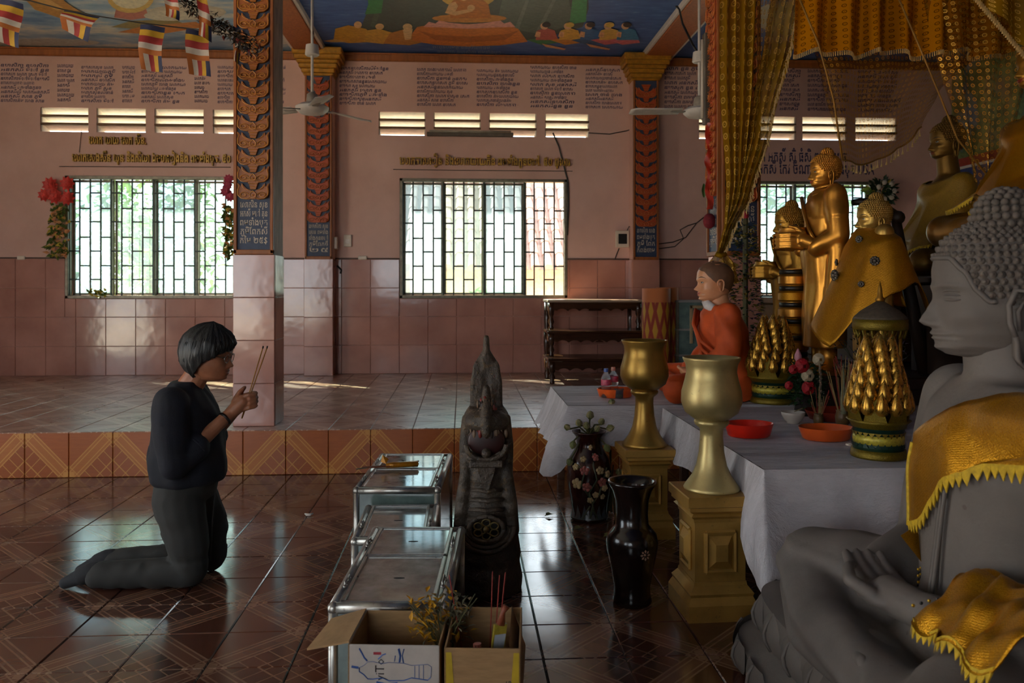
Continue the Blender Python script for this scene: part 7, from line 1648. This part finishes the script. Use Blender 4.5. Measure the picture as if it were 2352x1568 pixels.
MB().leaf((-.12, -.02, .0), (-1, 0, .1), (0, -1, 0), .16, .05).build('large_pale_leaf', pm('lit_pale_leaf', '#8fae4a', .5), t)
MB().lathe([(.04, -.5), (.05, -.48), (.075, -.2), (.085, -.12), (.07, -.12), (0, -.2)], 20).build('wall_vase', pm('yellow_woven_vase', '#c9a032', .5, var=.35, scale=50), t, True)
# ================================================================== flag strings
FC = {k: pm('flag_' + k, c, .75, var=.15, scale=14) for k, c in (('blue', '#171c3c'), ('yellow', '#a27c14'), ('red', '#801a18'), ('white', '#a69c92'), ('orange', '#8f4d12'))}
def flag(corners, Y, label, vert=True, seed=0):
    """corners TL,TR,BR,BL in the picture; five stripes down the length and a last band of five stripes across"""
    o = P(*corners[0], Y); t = thing('buddhist_flag', label, 'flag', o, 0, 'striped flags on the string'); TL, TR, BR, BL = [P(*c, Y) - o for c in corners]
    def pt(u, v): p = TL.lerp(TR, u).lerp(BL.lerp(BR, u), v); return p + Vector((0, .02 * sin(v * 5 + seed) + .012 * sin(u * 6 + v * 3 + seed), 0))
    cols = ['blue', 'yellow', 'red', 'white', 'orange']; bands = [(0, .125), (.125, .27), (.27, .43), (.43, .56), (.56, .67)] if not seed == 9 else [(0, .1), (.1, .2), (.2, .3), (.3, .4), (.4, .5)]
    for (a, b), c in zip(bands, cols): MB().grid(lambda u, v: pt(u, lerp(a, b, v)), 7, 5).build('stripe', FC[c], t, True)
    for k, c in enumerate(('orange', 'white', 'red', 'yellow', 'blue')): MB().grid(lambda u, v: pt((k + u) / 5, lerp(bands[-1][1], 1, v)), 4, 6).build('stripe', FC[c], t, True)
YF_ = 5.0
flag([(-8, -8), (48, 6), (46, 112), (-14, 92)], YF_, 'striped flag cut by the left edge of the picture', seed=1)
flag([(318, 52), (375, 60), (374, 166), (324, 158)], YF_ + .02, 'whole striped flag hanging third along the string', seed=2)
flag([(427, 66), (482, 74), (483, 175), (432, 168)], YF_ + .1, 'striped flag hanging nearest the left column', seed=3)
flag([(146, 22), (228, 36), (200, 96), (140, 64)], YF_ + .05, 'striped flag folded over sideways on the string', seed=9)
flag([(378, -26), (412, -20), (410, 46), (378, 34)], YF_ - .1, 'striped flag cut by the top edge above the others', seed=4)
flag([(450, -30), (476, -18), (486, 98), (456, 80)], YF_ - .05, 'twisted striped flag among the tinsel by the left column', seed=5)
flag([(535, 60), (552, 66), (550, 150), (538, 140)], 5.4, 'narrow striped flag hanging across the carved left column', seed=6)
tag(MB().tube([P(-620, -350, YF_)] + [P(x, y, YF_ + .012) for x, y in ((-10, -10), (70, 2), (146, 22), (230, 38), (320, 52), (400, 62), (482, 70))] + [P(545, 84, 6.09)], .004, 5).build('flag_string', M_CABLE, None), 'thin dark string carrying the striped flags', 'string')
tn = thing('tinsel_garland', 'dark shaggy tinsel garland running from the top edge to the left column', 'garland', P(470, 20, 5.2)); o = Vector(tn.location); q = MB()
for k in range(420):
    v = R.random(); p = P(lerp(405, 590, v) + R.uniform(-14, 14), lerp(-20, 112, v ** .85) + R.uniform(-16, 16), 5.2 + .25 * v) - o; q.cur = R.choices((0, 1, 2), (5, 2, 1))[0]; q.leaf(p, (R.uniform(-1, 1), R.uniform(-1, 1), R.uniform(-1, .4)), (0, 0, 1), R.uniform(.025, .05), R.uniform(.006, .012))
q.build('tinsel', [pm('dark_grey_tinsel', '#3a342e', .4, .4, var=.4), pm('silver_tinsel', '#8a8074', .3, .6), pm('red_tinsel', '#7a2a20', .4, .3)], tn)['kind'] = 'stuff'
MB().tube([P(lerp(395, 595, v), lerp(-30, 118, v ** .85), 5.2 + .25 * v) - o for v in [k / 12 for k in range(13)]], .003, 5).build('cord', M_CABLE, tn)
# ================================================================== litter on the floor
p = G(709, 1184); tag(MB().tube([(-.025, .012, .008), (-.01, -.006, .006), (.01, -.008, .006), (.025, .01, .009)], [.003, .008, .008, .003], 7, flat=.5).build('white_petal', pm('white_petal', '#d8d0c4', .6), None, True, loc=(p.x, p.y, .002)), 'curled white petal lying on the bare floor right of the kneeling person', 'petal')
for x, y, lb in ((1262, 1187, 'green leaf scrap on the shiny floor left of the painted vase'), (1330, 1218, 'leaf scrap on the floor just below the painted vase'), (1398, 1235, 'pale leaf scrap on the floor behind the black vase')):
    p = G(x, y); b = MB(); b.leaf((-.03, 0, .006), (1, .2, .15), (0, 0, 1), .06, .022); b.leaf((-.01, .01, .006), (.3, 1, .3), (0, 0, 1), .04, .016); tag(b.build('leaf_scrap', M_LOT[0], None, loc=(p.x, p.y, .0)), lb, 'leaf')
# ================================================================== kneeling person with incense
po = G(432, 1345); pe = thing('person', 'kneeling person in a dark navy blouse and grey trousers holding incense sticks', 'person', (po.x, po.y + .09, 0), math.radians(2))
M_SKIN = MT('skin'); v_ = M_SKIN.coord('Object'); n1 = M_SKIN.noise(v_, 14, 4); M_SKIN = M_SKIN.fin(M_SKIN.ramp(n1, [(.3, lin('#8f5a3f')), (.7, lin('#b27656'))]), .45, Subsurface_Weight=.05)
M_NAVY = pm('navy_knit', '#0b0d1a', .85, var=.3, scale=8, bump=.25, bscale=260); M_TROU = pm('charcoal_trouser_cloth', '#2b2a28', .85, var=.2, scale=6, bump=.2, bscale=300); M_SOCK = pm('dark_grey_sock', '#232326', .9, var=.2, bump=.2, bscale=400)
M_HAIR = MT('black_grey_hair'); v_ = M_HAIR.coord('Object'); n1 = M_HAIR.noise(v_, 22, 4, .7, (1, 1, .12)); gz = M_HAIR.xyz(v_)[2]
M_HAIR.bump(M_HAIR.noise(v_, 120, 3, .7, (1, 1, .06)), .6, .004); M_HAIR = M_HAIR.fin(M_HAIR.mix(((1.07 - gz) * 6.0 * n1).mx(.03), lin('#080707'), lin('#565452')), .5)
PH = .250; FAC = dict(HUM)
PM_ = Matrix.Translation((.045, 0, .915)) @ Matrix.Rotation(math.radians(-4), 4, 'Z') @ Matrix.Rotation(math.radians(9), 4, 'Y')
hd = scaled(head_mb(FAC, 64, 72), PH, PM_)
pr = [('m', hd.v, hd.f), ('c', [(-.035, 0, .86), (.015, 0, .945), (.03, 0, 1.0)], [.062, .053, .055]),
      ('l', [((-.04, 0, .5), .10, .13), ((-.04, 0, .7), .10, .14), ((-.05, 0, .82), .08, .15), ((-.045, 0, .87), .055, .09)])]
hand = []
for s in (-1, 1):
    pr += [('c', [(-.05, s * .14, .82), (-.02, s * .215, .575), (.17, s * .045, .765)], [.05, .042, .027]), ('c', [(.165, s * .045, .76), (.195, s * .034, .79), (.222, s * .028, .815)], [.028, .032, .030]),
           ('s', (.205, s * .030, .805), (.036, .022, .042))]
    for k in range(4):
        z = .778 + .0195 * k; x = .228 + .003 * (1.5 - abs(k - 1.5)); e = s * (1 if s < 0 else .8)
        pr.append(('c', [(x - .01, s * .036, z), (x + .024, s * .036, z + .010), (x + .044, s * .018, z + .012), (x + .038, s * -.004, z + .008)], [.0105, .0100, .0092, .0078]))
    pr.append(('c', [(.19, s * .028, .83), (.206, s * .020, .858), (.222, s * .010, .876)], [.0125, .011, .0085]))
blob(pr, .0036, 2).build('body', M_SKIN, pe, True)
for s in (-1, 1): scaled(ear_mb(s, .30, .53, w=.07, th=.04), PH, PM_).build('ear', M_SKIN, pe, True)
def pput(mb, name, mat): return scaled(mb, PH, PM_).build(name, mat, pe, True)
dk = pm('dark_brow_hair', '#1a1210', .6)
for s in (-1, 1):
    e, z = FAC['eyea'] * s, FAC['eye']
    pput(ribbon([(s * (.26 + .5 * t), FAC['brow'] + .028 + .02 * sin(pi * t)) for t in [k / 8 for k in range(9)]], FAC, [.003, .008, .010, .010, .010, .009, .007, .005, .002], .006), 'eyebrow', dk)
    pput(ribbon([(e + s * .28 * (t - .5), z + .002 - .03 * (1 - (2 * t - 1) ** 2) * .5) for t in [k / 8 for k in range(9)]], FAC, [.002, .004, .005, .006, .006, .006, .005, .004, .002], .007), 'lowered_eyelid', dk)
lipm = pm('natural_lip', '#7d4238', .45)
pput(ribbon([(.6 * (t - .5), FAC['mouth'] + .016 + .015 * (2 * t - 1) ** 2) for t in [k / 10 for k in range(11)]], FAC, [.002, .008, .012, .014, .013, .012, .013, .014, .012, .008, .002], .003), 'upper_lip', lipm)
pput(ribbon([(.5 * (t - .5), FAC['mouth'] - .018 + .015 * (2 * t - 1) ** 2) for t in [k / 10 for k in range(11)]], FAC, [.002, .008, .012, .015, .016, .016, .016, .015, .012, .008, .002], .003), 'lower_lip', lipm)
# hair: short bob with side fringe, greying towards the nape
def hl(a):
    b = abs(a); return interp([(0, .70), (.45, .63), (.8, .56), (1.05, .50), (1.3, .44), (1.55, .36), (1.8, .22), (2.2, .12), (3.2, .04)], b) + (.05 * (1 if a > 0 else -1) * exp(-(b / .5) ** 2))
def hr(u, v):
    a = lerp(-pi, pi, u); lo = hl(a); z = lerp(lo, .999, v); p = head_pt(a, max(z, .02), FAC); k = 1 + .0
    th = .058 * (1 - .5 * (1 - v) ** 2 * (1 if abs(a) < .9 else .2)) + .05 * exp(-((v - .35) / .3) ** 2) * (1 if abs(a) > 1.2 else .45)
    th += .012 * sin(a * 23 + v * 7) * (1 - v) + .008 * sin(a * 61 + 4 * v) * (1 - v * .6) + .02 * fnoise((a * 2, v * 2, 1), 2)
    n = Vector((p.x, p.y, (p.z - .55) * .8)); n = n.normalized() if n.length > 1e-4 else Vector((0, 0, 1))
    q = p + n * th; q.z += -.03 * (1 - v) * abs(sin(a * 17)) * (1 if abs(a) > .9 else .5) + .02 * v ** 3; return q
hb = MB().grid(hr, 130, 26); vs_, fs_ = evalmesh(hb.mesh('h'), [('SOLIDIFY', dict(thickness=.045, offset=-1))]); hb = MB(); hb.add(vs_, fs_); pput(hb, 'hair', M_HAIR)
q = MB()
for k in range(70):
    a = R.uniform(-1.0, 1.0) if k < 34 else R.choice((-1, 1)) * R.uniform(1.0, 3.1); p = [Vector(hr((a + pi) / (2 * pi), v)) for v in (.9, .6, .3, .0)]; n = Vector((p[3].x, p[3].y, 0)).normalized(); q.tube([p[0], p[1] + n * .008, p[2] + n * .008, p[3] + n * .004 + Vector((0, 0, -.035))], [.004, .007, .006, .001], 4)
pput(q, 'loose_locks', M_HAIR)['kind'] = 'stuff'
# glasses
gls = thing_ = MB()
for s in (-1, 1):
    c = head_pt(s * FAC['eyea'] * .92, FAC['eye'] - .01, FAC) + Vector((.055, s * .0, 0)); pts = [c + Vector((-.02 * abs(cos(t)) * (1 if cos(t) * s > 0 else .2), .105 * cos(t), .075 * sin(t))) for t in [2 * pi * i / 20 for i in range(21)]]; gls.tube(pts, .0065, 6)
    gls.tube([c + Vector((-.02, s * .105, .03)), Vector((.1, s * .375, .50)), Vector((-.06, s * .36, .50))], .0065, 6)
l_, r_ = [head_pt(s * FAC['eyea'] * .92, FAC['eye'] - .01, FAC) + Vector((.055, -s * .105, .01)) for s in (-1, 1)]; gls.tube([l_, (l_ + r_) / 2 + Vector((.02, 0, .02)), r_], .0065, 6)
go = pput(gls, 'glasses', pm('thin_metal_frame', '#8a8580', .25, .8)); go['label'] = 'thin metal framed glasses'
# blouse
def bl(v):
    n = fnoise(v, 6); a = atan2(v.y, v.x + .03); w = sin(v.z * 28 + a * 3 + n * 3) * .5 + sin(a * 9 + v.z * 6) * .35
    k = .009 * w * (1.2 if v.z < .62 else .7); d = Vector((v.x + .03, v.y, 0)); d = d.normalized() if d.length > .02 else Vector((1, 0, 0)); return v + d * k
pr = [('l', [((-.028, 0, .452), .150, .178), ((-.03, 0, .475), .166, .195), ((-.03, 0, .53), .170, .20), ((-.03, 0, .62), .163, .195), ((-.032, 0, .72), .152, .192), ((-.038, 0, .79), .138, .196), ((-.045, 0, .84), .112, .182), ((-.045, 0, .88), .080, .130), ((-.038, 0, .912), .066, .082)])]
for s in (-1, 1): pr += [('c', [(-.055, s * .165, .825), (-.04, s * .212, .72), (-.022, s * .225, .575)], [.082, .078, .068]), ('c', [(-.022, s * .222, .575), (.05, s * .165, .635)], [.066, .060])]
blob(pr, .0085, 5, bl).build('blouse', M_NAVY, pe, True)
q = MB()
for s in (-1, 1): q.tube([(.016, s * .026, .900), (.044, s * .018, .852), (.085, s * .004, .795)], [.006, .008, .005], 6)
q.build('neck_slit_edge', M_NAVY, pe, True)
for s in (-1, 1): MB().tube([(.052, s * .163, .637), (.058, s * .158, .643)], [.062, .060], 16).build('sleeve_cuff', M_NAVY, pe, True)
# trousers
def tr_(v):
    n = fnoise(v, 7)
    if v.z > .12: d = Vector((v.x, v.y, 0)); d = d.normalized() if d.length > .02 else Vector((1, 0, 0)); return v + d * .009 * (sin(v.z * 40 + n * 4) * .6 * (1 if v.z < .25 else .4) + n * .5)
    return v + Vector((0, 0, max(-v.z * .3, .006 * sin(v.x * 60 + n * 4) * (1 if -.2 < v.x < 0 else .4))))
pr = [('l', [((-.045, 0, .38), .135, .17), ((-.035, 0, .45), .140, .175), ((-.03, 0, .49), .13, .165)])]
for s, dx in ((-1, 0), (1, .035)):
    pr += [('c', [(-.05, s * .085, .40), (-.01 + dx, s * .098, .24), (.01 + dx, s * .10, .085)], [.112, .098, .078]), ('c', [(.012 + dx, s * .10, .072), (-.12, s * .098, .066), (-.34, s * .093, .064), (-.39, s * .092, .062)], [.070, .068, .060, .058])]
blob(pr, .009, 5, tr_).build('trousers', M_TROU, pe, True)
MB().tube([(.10, -.03, .40), (.09, -.05, .25), (.085, -.06, .10)], .004, 5).build('trouser_seam', M_TROU, pe, True)
for s in (-1, 1):
    blob([('c', [(-.36, s * .092, .068), (-.42, s * .09, .075), (-.455, s * .088, .062)], [.045, .044, .042]), ('c', [(-.40, s * .09, .085), (-.47, s * .085, .055), (-.535, s * .08, .028)], [.036, .036, .026])], .006, 4).build('sock', M_SOCK, pe, True)
for i, (x, z, lb) in enumerate(((.308, 1.062, 'lit incense stick held up by the kneeling person, the one tilted nearer to the face'), (.326, 1.062, 'incense stick held up by the kneeling person, tilted farther from the face'))):
    t = thing('incense_stick', lb, 'incense', pe.location, pe.rotation_euler[2], 'incense sticks in the praying hands')
    MB().tube([(.212, -.004 + .008 * i, .735), (x, -.004 + .006 * i, z)], .0030, 6).build('stick', pm('ochre_incense', '#a8722c', .7), t, True)
    MB().tube([(lerp(.212, x, .985), -.004 + .006 * i, lerp(.735, z, .985)), (x + .001, -.004 + .006 * i, z + .006)], .0036, 6).build('dark_tip', M_BROWN, t, True)
w_ = MB().tube([(.172 + .0, -.045 + .032 * cos(a) * .8, .765) for a in (0, 1)], .002, 5) if False else None
wm = Matrix.Translation((.150, -.062, .745)) @ Vector((.17 + .02, .16, .19)).to_track_quat('Z', 'Y').to_matrix().to_4x4()
q = MB().lathe([(.033, -.006), (.035, 0), (.033, .006)], 20); b = MB(); b.add([wm @ Vector(v) for v in q.v], q.f); b.build('bracelet', pm('dark_bracelet', '#1b1512', .4), pe, True)
